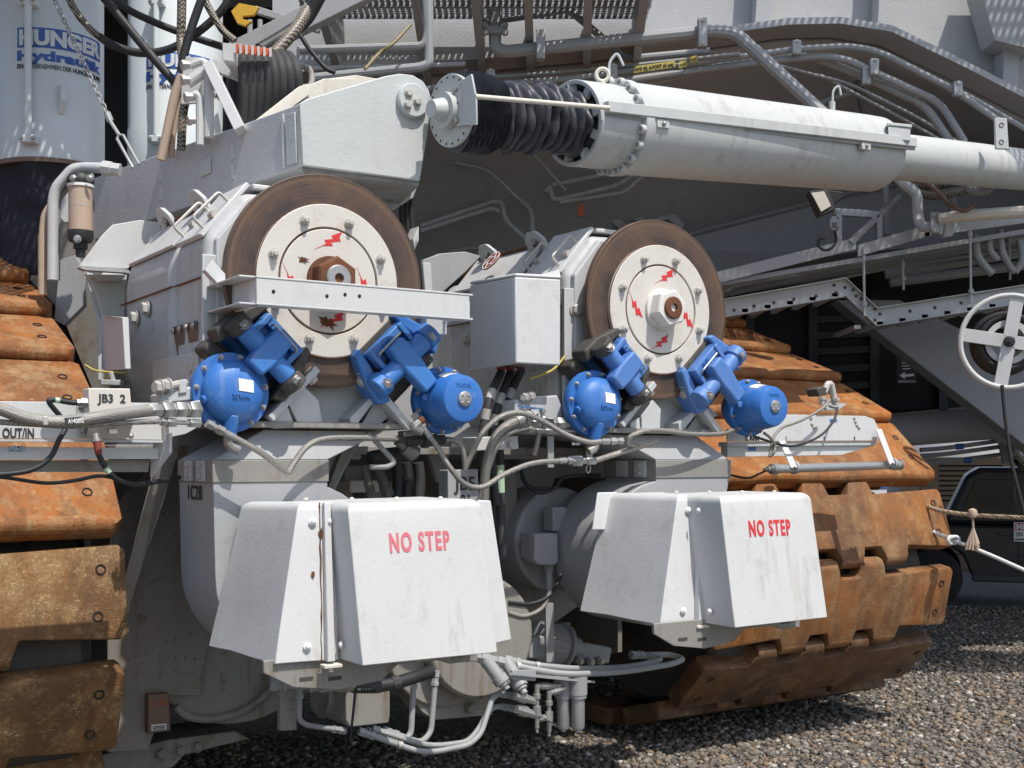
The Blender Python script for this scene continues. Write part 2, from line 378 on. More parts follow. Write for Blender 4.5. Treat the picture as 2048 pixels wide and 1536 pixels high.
def braid(name, base, hi, sc, metal):
    m, t, bs = nodes(name); co = coord(t)
    w1 = N(t, 'ShaderNodeTexWave', Scale=sc); w1.bands_direction = 'DIAGONAL'; t.links.new(co, w1.inputs['Vector'])
    w2 = N(t, 'ShaderNodeTexWave', Scale=sc); w2.bands_direction = 'DIAGONAL'; t.links.new(mapv(t, co, (-1, 1, 1)), w2.inputs['Vector'])
    x = mul(t, w1.outputs['Fac'], w2.outputs['Fac']); g = noi(t, co, 9, 5, .6)
    c = mixc(t, ramp(t, x, .1, .5), base, hi); c = mixc(t, mul(t, ramp(t, g, .45, .7), .55), c, tuple(v*.6 for v in hi))
    t.links.new(c, bs.inputs['Base Color']); bs.inputs['Metallic'].default_value = metal; bs.inputs['Roughness'].default_value = .38; bump(t, bs, x, .5, .003)
braid('braided_steel', (.20, .19, .17), (.58, .55, .50), 95, .55)
braid('net_sleeve', (.012, .012, .012), (.40, .34, .25), 26, 0)
braid('rope_weave', (.10, .08, .03), (.55, .45, .22), 40, 0)
def groundmat():
    m, t, bs = nodes('gravel_bed'); co = coord(t)
    vo = N(t, 'ShaderNodeTexVoronoi', Scale=38.); t.links.new(co, vo.inputs['Vector'])
    sp = N(t, 'ShaderNodeSeparateColor'); t.links.new(vo.outputs['Color'], sp.inputs[0])
    c = mixc(t, sp.outputs[0], (.08, .074, .065), (.20, .18, .155)); c = mixc(t, ramp(t, sp.outputs[1], .7, .8), c, (.28, .255, .22))
    c = mixc(t, ramp(t, vo.outputs['Distance'], .25, .75), c, (.06, .055, .047))
    t.links.new(c, bs.inputs['Base Color']); bs.inputs['Roughness'].default_value = .85
    iv = mul(t, vo.outputs['Distance'], -1., 'MULTIPLY'); bump(t, bs, vo.outputs['Distance'], -.9, .02) if False else bump(t, bs, vo.outputs['Distance'], 1., -.012)
    m2, t, bs = nodes('stone'); at = N(t, 'ShaderNodeAttribute', attribute_name='tone'); co = coord(t)
    c = mixc(t, at.outputs['Fac'], (.05, .045, .040), (.27, .245, .21))
    at2 = N(t, 'ShaderNodeAttribute', attribute_name='hue'); c = mixc(t, ramp(t, at2.outputs['Fac'], .62, 1., 0, .6), c, (.32, .20, .10)); c = mixc(t, ramp(t, at2.outputs['Fac'], .06, .03), c, (.48, .45, .40))
    c = mixc(t, mul(t, ramp(t, noi(t, co, 120, 3, .6), .4, .7), .3), c, (.12, .10, .085))
    t.links.new(c, bs.inputs['Base Color']); bs.inputs['Roughness'].default_value = .75
groundmat()
# ------------------------------------------------------------ ground
b = B(); b.add([(-120, -20, 0), (120, -20, 0), (120, 260, 0), (-120, 260, 0)], [(0, 1, 2, 3)])
g = mk('gravel_ground', b, 'gravel_bed', kind='structure')
def stones(n, area, smin, smax, seed):
    r = np.random.default_rng(seed)
    ico = np.array([(0, 0, 1), (.894, 0, .447), (.276, .851, .447), (-.724, .526, .447), (-.724, -.526, .447), (.276, -.851, .447),
                    (.724, .526, -.447), (-.276, .851, -.447), (-.894, 0, -.447), (-.276, -.851, -.447), (.724, -.526, -.447), (0, 0, -1)])
    fc = np.array([(0, 1, 2), (0, 2, 3), (0, 3, 4), (0, 4, 5), (0, 5, 1), (1, 6, 2), (2, 7, 3), (3, 8, 4), (4, 9, 5), (5, 10, 1), (6, 7, 2), (7, 8, 3), (8, 9, 4), (9, 10, 5), (10, 6, 1), (11, 7, 6), (11, 8, 7), (11, 9, 8), (11, 10, 9), (11, 6, 10)])
    pos = area(n, r); n = len(pos)
    sz = smin*(smax/smin)**(r.random(n)**1.8)
    sc = np.stack([sz*(.75+.5*r.random(n)), sz*(.65+.45*r.random(n)), sz*(.45+.35*r.random(n))], 1)
    vs = ico[None]*(1+.5*(r.random((n, 12, 1))-.5))*sc[:, None, :]
    a = r.random(n)*6.283; c, s = np.cos(a)[:, None], np.sin(a)[:, None]
    x = vs[..., 0]*c-vs[..., 1]*s; y = vs[..., 0]*s+vs[..., 1]*c
    tl = (r.random(n)-.5)[:, None]*.9; z = vs[..., 2]+x*tl*.5
    W_ = np.stack([x+pos[:, :1], y+pos[:, 1:2], z+(sc[:, 2:3]*.45)+pos[:, 2:3]], -1).reshape(-1, 3)
    F_ = (fc[None]+(np.arange(n)*12)[:, None, None]).reshape(-1, 3)
    me = bpy.data.meshes.new('gravel_stones'); me.vertices.add(len(W_)); me.vertices.foreach_set('co', W_.ravel())
    me.loops.add(F_.size); me.loops.foreach_set('vertex_index', F_.ravel().astype(np.int32)); me.polygons.add(len(F_))
    me.polygons.foreach_set('loop_start', np.arange(0, F_.size, 3, dtype=np.int32)); me.update(calc_edges=True)
    for nm, val in (('tone', np.clip(r.normal(.36, .30, n), 0, 1)), ('hue', r.random(n))):
        at = me.attributes.new(nm, 'FLOAT', 'POINT'); at.data.foreach_set('value', np.repeat(val, 12).astype(np.float32))
    me.materials.append(MAT['stone'])
    o = bpy.data.objects.new('gravel_stones', me); COL.objects.link(o); o['kind'] = 'stuff'
    return o
def wedge(n, r):
    y = 7.4*(17/7.4)**(r.random(n)**.9); x0, x1 = -.46*y, .46*y
    x = x0+(x1-x0)*r.random(n); keep = (x > .02*y) | (y < 9.0)
    p = np.stack([x, y, np.zeros(n)], 1)[keep]; return p
o = stones(88000, wedge, .009, .034, 3); o['label'] = 'loose river gravel covering the yard ground'; o['category'] = 'gravel'
# ------------------------------------------------------------ crawler chassis (main body high behind the trucks)
CY = 10.6
FL = [(545, 162), (760, 142), (930, 133), (1160, 112), (1400, 86), (1560, 64), (1660, 62), (1760, 78), (1900, 146), (2048, 222), (2400, 420)]
ch = T('crawler_chassis', 'huge grey steel chassis wall with arched flange above both brake discs', 'chassis', D(1200, 560, 13.2))
top = [(x, -900) for x, y in FL]
w = B(); w.prism([D(x, y, CY) for x, y in FL]+[D(x, -900, CY) for x, y in FL[::-1]], (0, .08, 0)); mk('wall', w, 'chassis', ch, smooth=None)
f_ = B()
for i in range(len(FL)-1):
    a, c = D(*FL[i], CY), D(*FL[i+1], CY)
    f_.prism([a, c, c-ZD*.055, a-ZD*.055], (0, -.34, 0))
mk('flange', f_, 'chassis', ch, smooth=None)
h_ = B(); rows = []
LOW = [(560, 600), (760, 590), (930, 575), (1160, 560), (1400, 540), (1560, 520), (1660, 505), (1760, 480), (1900, 470), (2048, 470), (2400, 560)]
for i, (x, y) in enumerate(FL):
    a = D(x, y, CY+.05)-ZD*.05; c = D(LOW[i][0]*.98+20, LOW[i][1], 13.4); col = []
    for k in range(9):
        t = k/8; p = a.lerp(c, t); p.z += .35*math.sin(math.pi*t)*(.5 if i < 2 else 1); col.append(p)
    rows.append(col)
for i in range(len(rows)-1):
    for k in range(8):
        h_.add([rows[i][k], rows[i+1][k], rows[i+1][k+1], rows[i][k+1]], [(0, 1, 2, 3)])
o = mk('haunch', h_, 'chassis_dark', ch, smooth=None, thick=.05)
bm = bmesh.new(); bm.from_mesh(o.data); bmesh.ops.remove_doubles(bm, verts=bm.verts, dist=.001); bmesh.ops.recalc_face_normals(bm, faces=bm.faces); bm.to_mesh(o.data); bm.free(); finish(o.data, 60)
d_ = B(); d_.prism([(-16, CY+.1, 6.6), (16, CY+.1, 6.6), (16, 21, 6.6), (-16, 21, 6.6)], (0, 0, .5)); mk('deck', d_, 'chassis_dark', ch, smooth=None)
# vertical stiffeners on the wall
st = [(1500, 70, -200, 30), (1740, 72, -200, 26), (1985, 190, -200, 30)]
for x, y, yt, wd in st:
    s_ = B(); s_.prism([D(x, y, CY-.02), D(x+wd, y+4, CY-.02), D(x+wd*1.6, yt, CY-.02), D(x+wd*.6, yt, CY-.02)], (0, -.22, 0)); mk('stiffener', s_, 'chassis', ch, smooth=None)
gs = B(); gs.prism([D(1990, 80, 10.2), D(2070, 100, 10.2), D(2200, -60, 10.2), D(1950, -60, 10.2)], (0, .3, 0)); mk('gusset', gs, 'mid_grey', ch, smooth=None)
# box girder below the haunch to the right
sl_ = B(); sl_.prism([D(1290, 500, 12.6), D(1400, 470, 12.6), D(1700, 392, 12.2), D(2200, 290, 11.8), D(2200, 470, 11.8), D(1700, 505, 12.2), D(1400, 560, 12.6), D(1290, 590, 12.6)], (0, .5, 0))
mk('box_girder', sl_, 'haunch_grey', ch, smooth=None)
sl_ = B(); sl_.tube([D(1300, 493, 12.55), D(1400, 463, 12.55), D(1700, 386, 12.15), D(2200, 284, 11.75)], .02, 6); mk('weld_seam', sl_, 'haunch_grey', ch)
# black sheets stand in for the deep shade under the chassis
bk = B(); bk.prism([(-16, 17.2, .9), (3.2, 17.2, .9), (3.2, 17.2, 6.6), (-16, 17.2, 6.6)], (0, .1, 0)); mk('shade_backdrop', bk, 'black_void', ch, smooth=None)
bk = B(); bk.prism([(-16, 12.6, .5), (-2.2, 12.6, .5), (-2.2, 12.6, 6.6), (-16, 12.6, 6.6)], (0, .1, 0)); mk('shade_backdrop', bk, 'black_void', ch, smooth=None)
# ------------------------------------------------------------ pipes along the chassis
def pipe(name, pts, r, mat, label, cat='pipe', group=None, bend=.12, n=10, clamps=(), flang=()):
    P = [D(x, y, d) for x, y, d in pts]; t = T(name, label, cat, min(P, key=lambda p: p.z), group)
    p = B(); p.bent(P, r, n, bend); mk('pipe_run', p, mat, t)
    for (x, y, d) in clamps:
        c = D(x, y, d); k = B(); k.prism([c+Vector((-.035, -.02, -r*2.2)), c+Vector((.035, -.02, -r*2.2)), c+Vector((.035, -.02, r*2.2)), c+Vector((-.035, -.02, r*2.2))], (0, -r-.03, 0)); o = mk('clamp', k, 'galv', t, bevel=.006)
        for s in (-1, 1): bolt(t, c+Vector((0, -r-.05, s*r*1.7)), (0, -1, 0), .013, 'bolt_dull')
    for (x, y, d) in flang:
        c = D(x, y, d); k = B(); k.prism([c+Vector((-.10, -.03, -.03)), c+Vector((.10, -.03, -.03)), c+Vector((.10, -.03, .03)), c+Vector((-.10, -.03, .03))], (0, -.06, 0)); mk('pipe_flange', k, mat, t, bevel=.01)
        for s in (-1, 1):
            for q in (-1, 1): bolt(t, c+Vector((s*.08, -.09, q*.03)), (0, -1, 0), .022, 'pipe_grey')
    return t
pipe('hydraulic_pipe', [(990, 20, 9.9), (990, 96, 9.9), (1010, 104, 9.9), (1430, 62, 9.75), (1470, 66, 9.75), (1650, 232, 9.6)], .052, 'pipe_grey', 'thick grey hydraulic pipe running along chassis flange and diving behind white cylinder', clamps=[(1081, 96, 9.85), (1402, 72, 9.75)], flang=[(990, 66, 9.9)])
pipe('conduit', [(930, 140, 10.1), (935, 158, 10.1), (1180, 140, 10.15), (1290, 128, 10.1), (1480, 108, 10.0)], .016, 'pipe_grey', 'thinnest grey conduit strapped under the chassis flange', clamps=[(982, 152, 10.05)])
pipe('conduit', [(840, 178, 10.1), (1120, 160, 10.1), (1300, 137, 10.1), (1600, 98, 10.0), (1700, 92, 10.0), (1760, 104, 10.), (1905, 178, 9.9), (2010, 250, 9.8)], .026, 'pipe_grey', 'long grey conduit following the chassis arch down to right', clamps=[(1225, 147, 10.05), (1590, 100, 10.), (1910, 182, 9.9)])
pipe('conduit', [(700, 215, 10.1), (880, 198, 10.1), (1180, 172, 10.1), (1380, 142, 10.1), (1560, 120, 10.05), (1640, 112, 10.05), (1690, 118, 10.), (1880, 205, 10.), (1930, 285, 9.95)], .03, 'pipe_grey', 'middle grey conduit with couplings under chassis arch', clamps=[(1744, 139, 10.)])
pipe('conduit', [(700, 232, 10.2), (1180, 190, 10.2), (1480, 125, 10.15), (1620, 112, 10.1), (1720, 150, 10.1), (1850, 210, 10.05), (1905, 290, 10.)], .034, 'pipe_grey', 'lowest of the grey conduits under chassis arch with square coupling', clamps=[(1728, 156, 10.05)])
pipe('conduit', [(600, 100, 9.1), (850, 92, 9.0), (856, 60, 9.0), (850, -40, 9.)], .03, 'pipe_grey', 'upper grey handrail pipe under the grating catwalk', 'handrail')
pipe('conduit', [(630, 156, 9.1), (840, 135, 9.0), (858, 128, 9.0), (858, 40, 9.0), (856, -40, 9.)], .035, 'pipe_grey', 'lower grey handrail pipe bending up beside catwalk bracket', 'handrail')
pipe('conduit', [(620, 138, 9.5), (760, 134, 9.5), (930, 128, 9.6)], .02, 'pipe_grey', 'thin grey rail between the two handrail pipes', 'handrail')
pipe('conduit', [(1130, 20, 10.3), (1145, 26, 10.3), (1235, 100, 10.3), (1250, 118, 10.25), (1420, 102, 10.2)], .03, 'pipe_grey', 'grey conduit bending down chassis wall behind hydraulic pipe')
pipe('conduit', [(962, 38, 10.3), (975, 46, 10.3), (1130, 22, 10.3)], .022, 'pipe_grey', 'short grey conduit under catwalk grating')
for i, (pts, r) in enumerate([([(842, 452, 12.3), (990, 402, 12.3), (1004, 405, 12.3), (1010, 440, 12.3), (1066, 490, 12.3)], .022), ([(842, 462, 12.3), (985, 416, 12.3), (1000, 424, 12.3)], .022), ([(1040, 400, 12.4), (1064, 420, 12.4), (1066, 500, 12.4)], .025), ([(880, 320, 12.), (975, 338, 12.), (1040, 400, 12.)], .014), ([(1105, 370, 12.), (1230, 345, 12.), (1250, 330, 12.)], .025), ([(1090, 385, 12.), (1100, 372, 12.), (1105, 402, 12.), (1240, 370, 12.), (1290, 330, 12.)], .025), ([(1120, 405, 12.), (1250, 385, 12.), (1275, 360, 12.), (1300, 340, 12.)], .022)]):
    pipe('conduit', pts, r, 'chassis_dark' if i < 4 else 'mid_grey', ['dark pair of conduits, upper one, on the shaded haunch', 'dark pair of conduits, lower one, on the shaded haunch', 'dark vertical conduit on the shaded haunch', 'thin dark cable on the shaded haunch', 'upper bent grey tube on ladder rack below cylinder', 'middle bent grey tube on ladder rack below cylinder', 'lowest bent grey tube on ladder rack below cylinder'][i])
for pts, r, lb in (
    ([(1560, 132, 10.3), (1700, 168, 10.3), (1830, 232, 10.3), (1990, 330, 10.2), (2080, 390, 10.2)], .014, 'thin grey line high on the right side of the arch'),
    ([(1640, 150, 10.4), (1800, 235, 10.4), (1960, 325, 10.3), (2080, 398, 10.3)], .014, 'thin grey line just below another on the right of the arch'),
    ([(1905, 176, 9.95), (1960, 205, 9.95), (2080, 275, 9.9)], .02, 'short grey conduit following the flange to the right edge'),
    ([(1600, 235, 11.0), (1640, 205, 11.0), (1720, 180, 11.0), (1760, 200, 11.0)], .03, 'bent grey pipe tucked under the arch behind ram handle'),
    ([(1770, 360, 11.2), (1772, 420, 11.2), (1772, 470, 11.2)], .03, 'upright grey pipe on the box girder face'),
    ([(1905, 365, 11.0), (1905, 430, 11.0)], .035, 'upright pale pipe dropping below the ram tail tube'),
    ([(1500, 575, 11.4), (1700, 530, 11.3), (2100, 470, 11.2)], .022, 'second pale conduit slung beneath service walkway'),
    ([(860, 520, 12.5), (930, 495, 12.5), (1000, 500, 12.5), (1060, 520, 12.5)], .018, 'dark bent conduit low on the shaded haunch'),
    ([(900, 250, 11.2), (1000, 262, 11.2), (1060, 300, 11.3), (1130, 380, 11.6)], .016, 'dark cable run crossing the haunch behind boot')):
    pipe('conduit', pts, r, 'pipe_grey', lb)
lr = T('cable_ladder', 'black backed cable ladder with grey rails under hydraulic cylinder', 'cable ladder', D(1330, 470, 12.9))
q = B(); q.prism([D(1130, 330, 12.9), D(1210, 318, 12.9), D(1345, 450, 12.9), D(1260, 462, 12.9)], (0, .05, 0)); mk('backing', q, 'black_void', lr, smooth=None)
for (a, c) in (((1125, 330), (1255, 465)), ((1170, 330), (1300, 460)), ((1225, 330), (1365, 455))):
    q = B(); q.bar(D(*a, 12.8), D(*c, 12.8), .05, .08); mk('rail', q, 'mid_grey', lr)
for k in range(4):
    q = B(); q.bar(D(1140+k*36, 345+k*36, 12.75), D(1232+k*34, 322+k*38, 12.75), .04, .04); mk('rung', q, 'mid_grey', lr)
ot = T('warning_tag', 'small orange tag hanging on the shaded haunch below ladder rack', 'tag', D(1161, 432, 11.9)); q = B(); q.prism([D(1158, 408, 11.9), D(1165, 408, 11.9), D(1169, 432, 11.9), D(1155, 432, 11.9)], (0, .03, 0)); mk('tag_body', q, 'orange', ot, bevel=.004)
# yellow pipe labels
for (x0, y0, x1, y1, tx, lb) in ((1268, 146, 1350, 134, 'HYD JEL 8-PORT 65 psig', 'yellow pipe label with black writing on lowest conduit'), (1358, 136, 1374, 133, '', 'small yellow arrow label beside the written pipe label'), (1380, 126, 1395, 123, '', 'small yellow label on the middle conduit')):
    t = T('pipe_label', lb, 'label', D(x0, y0, 10.02)); a, c = D(x0, y0, 10.02), D(x1, y1, 10.02); q = B(); q.prism([a, c, c+ZD*.052, a+ZD*.052], (0, .004, 0)); mk('strip', q, 'tape_yellow', t, smooth=None)
    if tx: text(t, tx, a+Vector((.01, -.004, .014)), c-a, ZD, .026, 'ink_black', width=(c-a).length-.02, bold=.02)
    else: text(t, '<=', a+Vector((.008, -.004, .014)), c-a, ZD, .022, 'ink_black', width=(c-a).length-.016)
for (x, y) in ((1068, 162), (1362, 140)):
    t = B(); t.bent([D(x, y, 10.), D(x+4, y+7, 9.9), D(x+36, y+2, 9.9), D(x+40, y-4, 10.)], .009, 6, .02); mk('grab_handle', t, 'pipe_grey', label='small grey wire handle on shaded haunch ' + ('below left conduits' if x < 1200 else 'beside yellow label'), cat='handle')
# ------------------------------------------------------------ catwalk gratings over the machine
def grating(name, label, x0, x1, y0, y1, z, planks, brackets=(), pitch=.05):
    t = T(name, label, 'catwalk', ((x0+x1)/2, (y0+y1)/2, z-.06))
    dy = (y1-y0)/planks
    for k in range(planks):
        a, c = y0+k*dy+.008, y0+(k+1)*dy-.008; q = B()
        for yy in (a, c-.01): q.prism([(x0, yy, z-.05), (x1, yy, z-.05), (x1, yy, z), (x0, yy, z)], (0, .01, 0))
        mk('plank_edge', q, 'deck_grey', t, smooth=None)
        q = B(); m_ = int((c-a)/.052); n = int((x1-x0)/pitch)
        for j in range(n):
            xx = x0+(x1-x0)*(j+.5)/n
            q.prism([(xx-.017, a+.012, z-.03), (xx+.017, a+.012, z-.03), (xx+.017, c-.012, z-.03), (xx-.017, c-.012, z-.03)], (0, 0, .006))
        for j in range(1, m_):
            yy = a+(c-a)*j/m_
            q.prism([(x0, yy-.011, z-.022), (x1, yy-.011, z-.022), (x1, yy+.011, z-.022), (x0, yy+.011, z-.022)], (0, 0, .008))
        o = mk('perforated_tread', q, 'deck_grey', t, smooth=None); o['kind'] = 'stuff'
    for (xb, xt) in brackets:
        q = B(); w = .022
        q.prism([(xb, CY-.02, z-.62), (xb, CY-.02, z-.05), (xt, y0, z-.05), (xt, y0, z-.20)], (w, 0, 0))
        q.prism([(xb-.02, CY-.03, z-.64), (xb+.045, CY-.03, z-.64), (xt+.045, y0, z-.22), (xt-.02, y0, z-.22)], (0, .0, .02))
        mk('bracket', q, 'deck_grey', t, smooth=None)
    return t
grating('grating_catwalk', 'grey perforated plank catwalk on triangular brackets seen from below', -1.75, 1.15, 9.1, 10.5, 5.78, 5, [(-1.45, -1.5), (-.72, -.75), (-.25, -.3), (.15, .1), (.62, .55), (1.02, .98)])
grating('grating_catwalk', 'far grey perforated catwalk high above chassis arch shading the pipes', 2.2, 8.5, 8.35, 9.5, 7.6, 4, [], .06)
grating('grating_catwalk', 'grey perforated catwalk above lettered jacking cylinders', -4.4, -1.95, 5.95, 6.95, 5.6, 4, [], .05)
dk = T('cylinder_shade_plate', 'unseen grey plate added to shade the lettered jacking cylinders', 'deck', (-3.2, 7.2, 5.5)); q = B(); q.prism([(-4.4, 6.97, 5.55), (-1.75, 6.97, 5.55), (-1.75, 7.75, 5.55), (-4.4, 7.75, 5.55)], (0, 0, .02)); mk('plate', q, 'deck_grey', dk, smooth=None)  # plate added out of view to darken the upper part of the cylinders
q = B(); q.prism([(-4.4, 6.965, 5.45), (-1.75, 6.965, 5.45), (-1.75, 6.965, 5.549), (-4.4, 6.965, 5.549)], (0, .012, 0)); mk('edge_bar', q, 'deck_grey', dk, smooth=None)
bm_ = T('catwalk_strut', 'sloping grey channel strut carrying the catwalk beside cable bundle', 'strut', D(470, 170, 8.6))
q = B(); q.bar(D(470, 110, 8.6), D(770, -40, 8.6), .10, .16, ZD); mk('channel', q, 'deck_grey', bm_, bevel=.006)
q = B(); q.bar(D(510, 20, 8.9), D(640, 60, 8.9), .05, .05); mk('crossbar', q, 'deck_grey', bm_, bevel=.004)
for x in (500, 520): q = B(); q.tube([D(x, 40, 8.7), D(x, 110, 8.7)], .018, 8); mk('post', q, 'deck_grey', bm_)
# ------------------------------------------------------------ right side: trays, walkway, strut, tube, radiator bank
tr = T('cable_tray', 'grey ladder cable tray stepping down on hanger rods past diagonal strut', 'cable tray', D(1745, 640, 10.3))
def rail(y, off):
    pts = [(1380, 612+off), (1690, 558+off), (1712, 560+off), (1752, 618+off), (2250, 540+off)]
    for (a, c) in ((0, 1), (1, 3), (3, 4)):
        q = B(); A, C_ = D(*pts[a], y), D(*pts[c], y); hh = .145
        q.prism([A, C_, C_-ZD*hh, A-ZD*hh], (0, .012, 0)); q.prism([A, C_, C_+ZD*.008, A+ZD*.008], (0, -.04, 0)); q.prism([A-ZD*hh, C_-ZD*hh, C_-ZD*(hh-.008), A-ZD*(hh-.008)], (0, -.03, 0))
        mk('side_rail', q, 'galv', tr, smooth=None)
    for (x, yy) in [(1468, 620), (1508, 612), (1548, 605), (1588, 598), (1632, 592), (1668, 570), (1672, 585), (1690, 575), (1706, 580), (1712, 592), (1722, 598), (1735, 610), (1750, 618), (1760, 628), (1750, 640), (1820, 622), (1870, 615), (1922, 606), (1976, 598), (2030, 590)]:
        if y < 10.5: bolt(tr, D(x, yy+off, y-.001), (0, -1, 0), .011, 'cast_dark', 'dome', 'rivet')
rail(10.3, 0); rail(10.95, 4)
for k in range(16):
    x = 1400+k*45; yy = (612+34-(x-1380)*.174) if x < 1700 else (618+36-(x-1752)*.157); a = D(x, yy-6, 10.3); c = a+Vector((0, .68, 0)); q = B(); q.bar(a, c, .05, .03); mk('rung', q, 'galv', tr)
for (x, a, c, y) in ((1727, 494, 632, 10.25), (1940, 460, 606, 10.25), (1805, 520, 580, 10.9), (2018, 470, 560, 10.9)):
    q = B(); q.tube([D(x, a, y), D(x+2, c, y)], .011, 8); q.lathe(D(x, a+14, y), ZD, [(0, .02), (.04, .02)], 6); q.lathe(D(x+2, c-20, y), ZD, [(0, .022), (.03, .022)], 6); mk('hanger_rod', q, 'galv', tr)
wk = T('service_walkway', 'grey service walkway with ribbed underside below the box girder', 'walkway', D(1750, 520, 11.2))
for (a, c) in (((1400, 552), (1712, 475)), ((1716, 490), (1860, 448)), ((1850, 450), (2250, 395))):
    q = B(); A, C_ = D(*a, 10.7), D(*c, 10.7); q.prism([A, C_, C_-ZD*.10, A-ZD*.10], (0, .02, 0)); mk('edge_channel', q, 'galv', wk, smooth=None)
for k in range(12):
    q = B(); y = 10.75+k*.085; A, C_ = D(1400, 552, 10.7)+Vector((0, y-10.7, -.09)), D(2250, 400, 10.7)+Vector((0, y-10.7, -.12)); q.bar(A, C_, .05, .04); mk('deck_plank', q, 'deck_grey', wk, smooth=None)
q = B(); fr = [(1668, 420), (1760, 425)]
q.bar(D(1676, 492, 10.8), D(1676, 422, 10.8), .09, .05); q.bar(D(1668, 424, 10.8), D(1758, 430, 10.8), .05, .06); q.bar(D(1758, 430, 10.8), D(1758, 480, 10.8), .05, .05); mk('frame', q, 'galv', wk, bevel=.004)
q = B(); q.bar(D(1700, 486, 10.7), D(1800, 388, 10.9), .05, .05); mk('brace', q, 'galv', wk, bevel=.004)
for i, (pts, r) in enumerate([([(1400, 598, 11.2), (1820, 505, 11.0), (2200, 455, 10.9)], .035), ([(1770, 548, 11.9), (2200, 480, 11.6)], .05), ([(1780, 565, 12.2), (2200, 510, 12.)], .05), ([(1420, 612, 11.6), (1800, 530, 11.6), (2200, 475, 11.5)], .02)]):
    pipe('conduit', pts, r, 'pipe_grey', ['pale grey conduit slung beneath service walkway', 'upper thick grey pipe in the shade behind cable tray', 'lower thick grey pipe in the shade behind cable tray', 'thin grey conduit beneath service walkway planks'][i])
ds = T('diagonal_strut', 'broad grey diagonal box strut dropping to right behind cable tray', 'strut', D(2100, 900, 11.6))
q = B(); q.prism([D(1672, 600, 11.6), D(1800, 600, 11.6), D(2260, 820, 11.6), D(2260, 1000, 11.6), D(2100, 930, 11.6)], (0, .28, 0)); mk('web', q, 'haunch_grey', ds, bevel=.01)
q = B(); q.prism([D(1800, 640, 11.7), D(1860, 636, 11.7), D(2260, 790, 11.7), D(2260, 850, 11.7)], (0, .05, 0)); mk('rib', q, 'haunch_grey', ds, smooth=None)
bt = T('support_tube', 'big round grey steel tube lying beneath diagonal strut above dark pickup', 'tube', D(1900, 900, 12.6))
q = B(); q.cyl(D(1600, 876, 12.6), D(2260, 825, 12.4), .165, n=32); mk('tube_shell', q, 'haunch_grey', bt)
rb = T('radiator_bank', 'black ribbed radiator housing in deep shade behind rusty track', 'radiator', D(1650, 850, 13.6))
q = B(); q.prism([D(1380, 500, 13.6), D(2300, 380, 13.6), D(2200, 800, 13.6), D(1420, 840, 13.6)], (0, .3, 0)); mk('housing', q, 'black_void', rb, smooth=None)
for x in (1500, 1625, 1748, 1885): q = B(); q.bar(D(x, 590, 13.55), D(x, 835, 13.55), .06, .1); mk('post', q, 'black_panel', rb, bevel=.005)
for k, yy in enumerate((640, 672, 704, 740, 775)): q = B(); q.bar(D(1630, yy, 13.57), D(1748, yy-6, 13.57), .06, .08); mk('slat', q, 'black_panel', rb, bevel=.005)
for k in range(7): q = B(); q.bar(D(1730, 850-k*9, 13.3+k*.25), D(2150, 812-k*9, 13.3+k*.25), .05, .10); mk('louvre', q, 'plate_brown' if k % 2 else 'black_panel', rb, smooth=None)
sg = T('instruction_plate', 'small black plate with white arrow and writing on radiator housing', 'sign', D(1793, 768, 13.3))
q = B(); q.prism([D(1793, 706, 13.3), D(1834, 704, 13.3), D(1834, 766, 13.3), D(1793, 768, 13.3)], (0, .02, 0)); mk('plate', q, 'black_panel', sg, smooth=None)
a = D(1798, 754, 13.28); q = B()
q.prism([D(1799, 751, 13.29), D(1810, 744, 13.29), D(1810, 749, 13.29), D(1828, 747, 13.29), D(1828, 752, 13.29), D(1810, 754, 13.29), D(1810, 758, 13.29)], (0, .004, 0)); mk('arrow_mark', q, 'ink_white', sg, smooth=None)
text(sg, 'DIRECTION OF FLOW', D(1797, 765, 13.285), (1, 0, 0), ZD, .022, 'ink_white', width=.18, bold=.01)
for k in range(4): q = B(); q.bar(D(1802+k, 720+k*6, 13.29), D(1826-k*2, 719+k*6, 13.29), .006, .010); mk('print_line', q, 'ink_white', sg, smooth=None)
q = B(); q.lathe(D(1813, 711, 13.295), (0, -1, 0), [(0, .05), (.004, .05)], 20); o = mk('maker_badge', q, 'ink_white', sg, smooth=None)
# ------------------------------------------------------------ crawler tracks: belts of cast shoes round an end sprocket
BELT = [(-6.6, 4.9), (-4.6, 4.15), (-3.6, 3.72), (-3.0, 3.44), (-2.45, 3.14), (-1.8, 2.83), (-1.3, 2.56), (-.96, 2.31), (-.64, 1.96), (-.47, 1.62), (-.40, 1.3), (-.42, 1.0), (-.52, .70), (-.74, .42), (-1.15, .16), (-1.7, .07), (-2.4, .05), (-5, .05)]
bl = [(-p[0], p[1]) for p in BELT]
_P = spline([Vector((v, z, 0)) for v, z in BELT], 8)
_s = [0]
for i in range(1, len(_P)): _s.append(_s[-1]+(_P[i]-_P[i-1]).length)
def belt_at(s):
    for i in range(len(_s)-1):
        if _s[i+1] >= s: t = (s-_s[i])/(_s[i+1]-_s[i]); return _P[i].lerp(_P[i+1], t)
    return _P[-1]
def s_of_z(z):    # arc length where the belt passes height z on its outer bend
    for i in range(len(_P)-1):
        if _P[i].y >= z > _P[i+1].y: return _s[i]
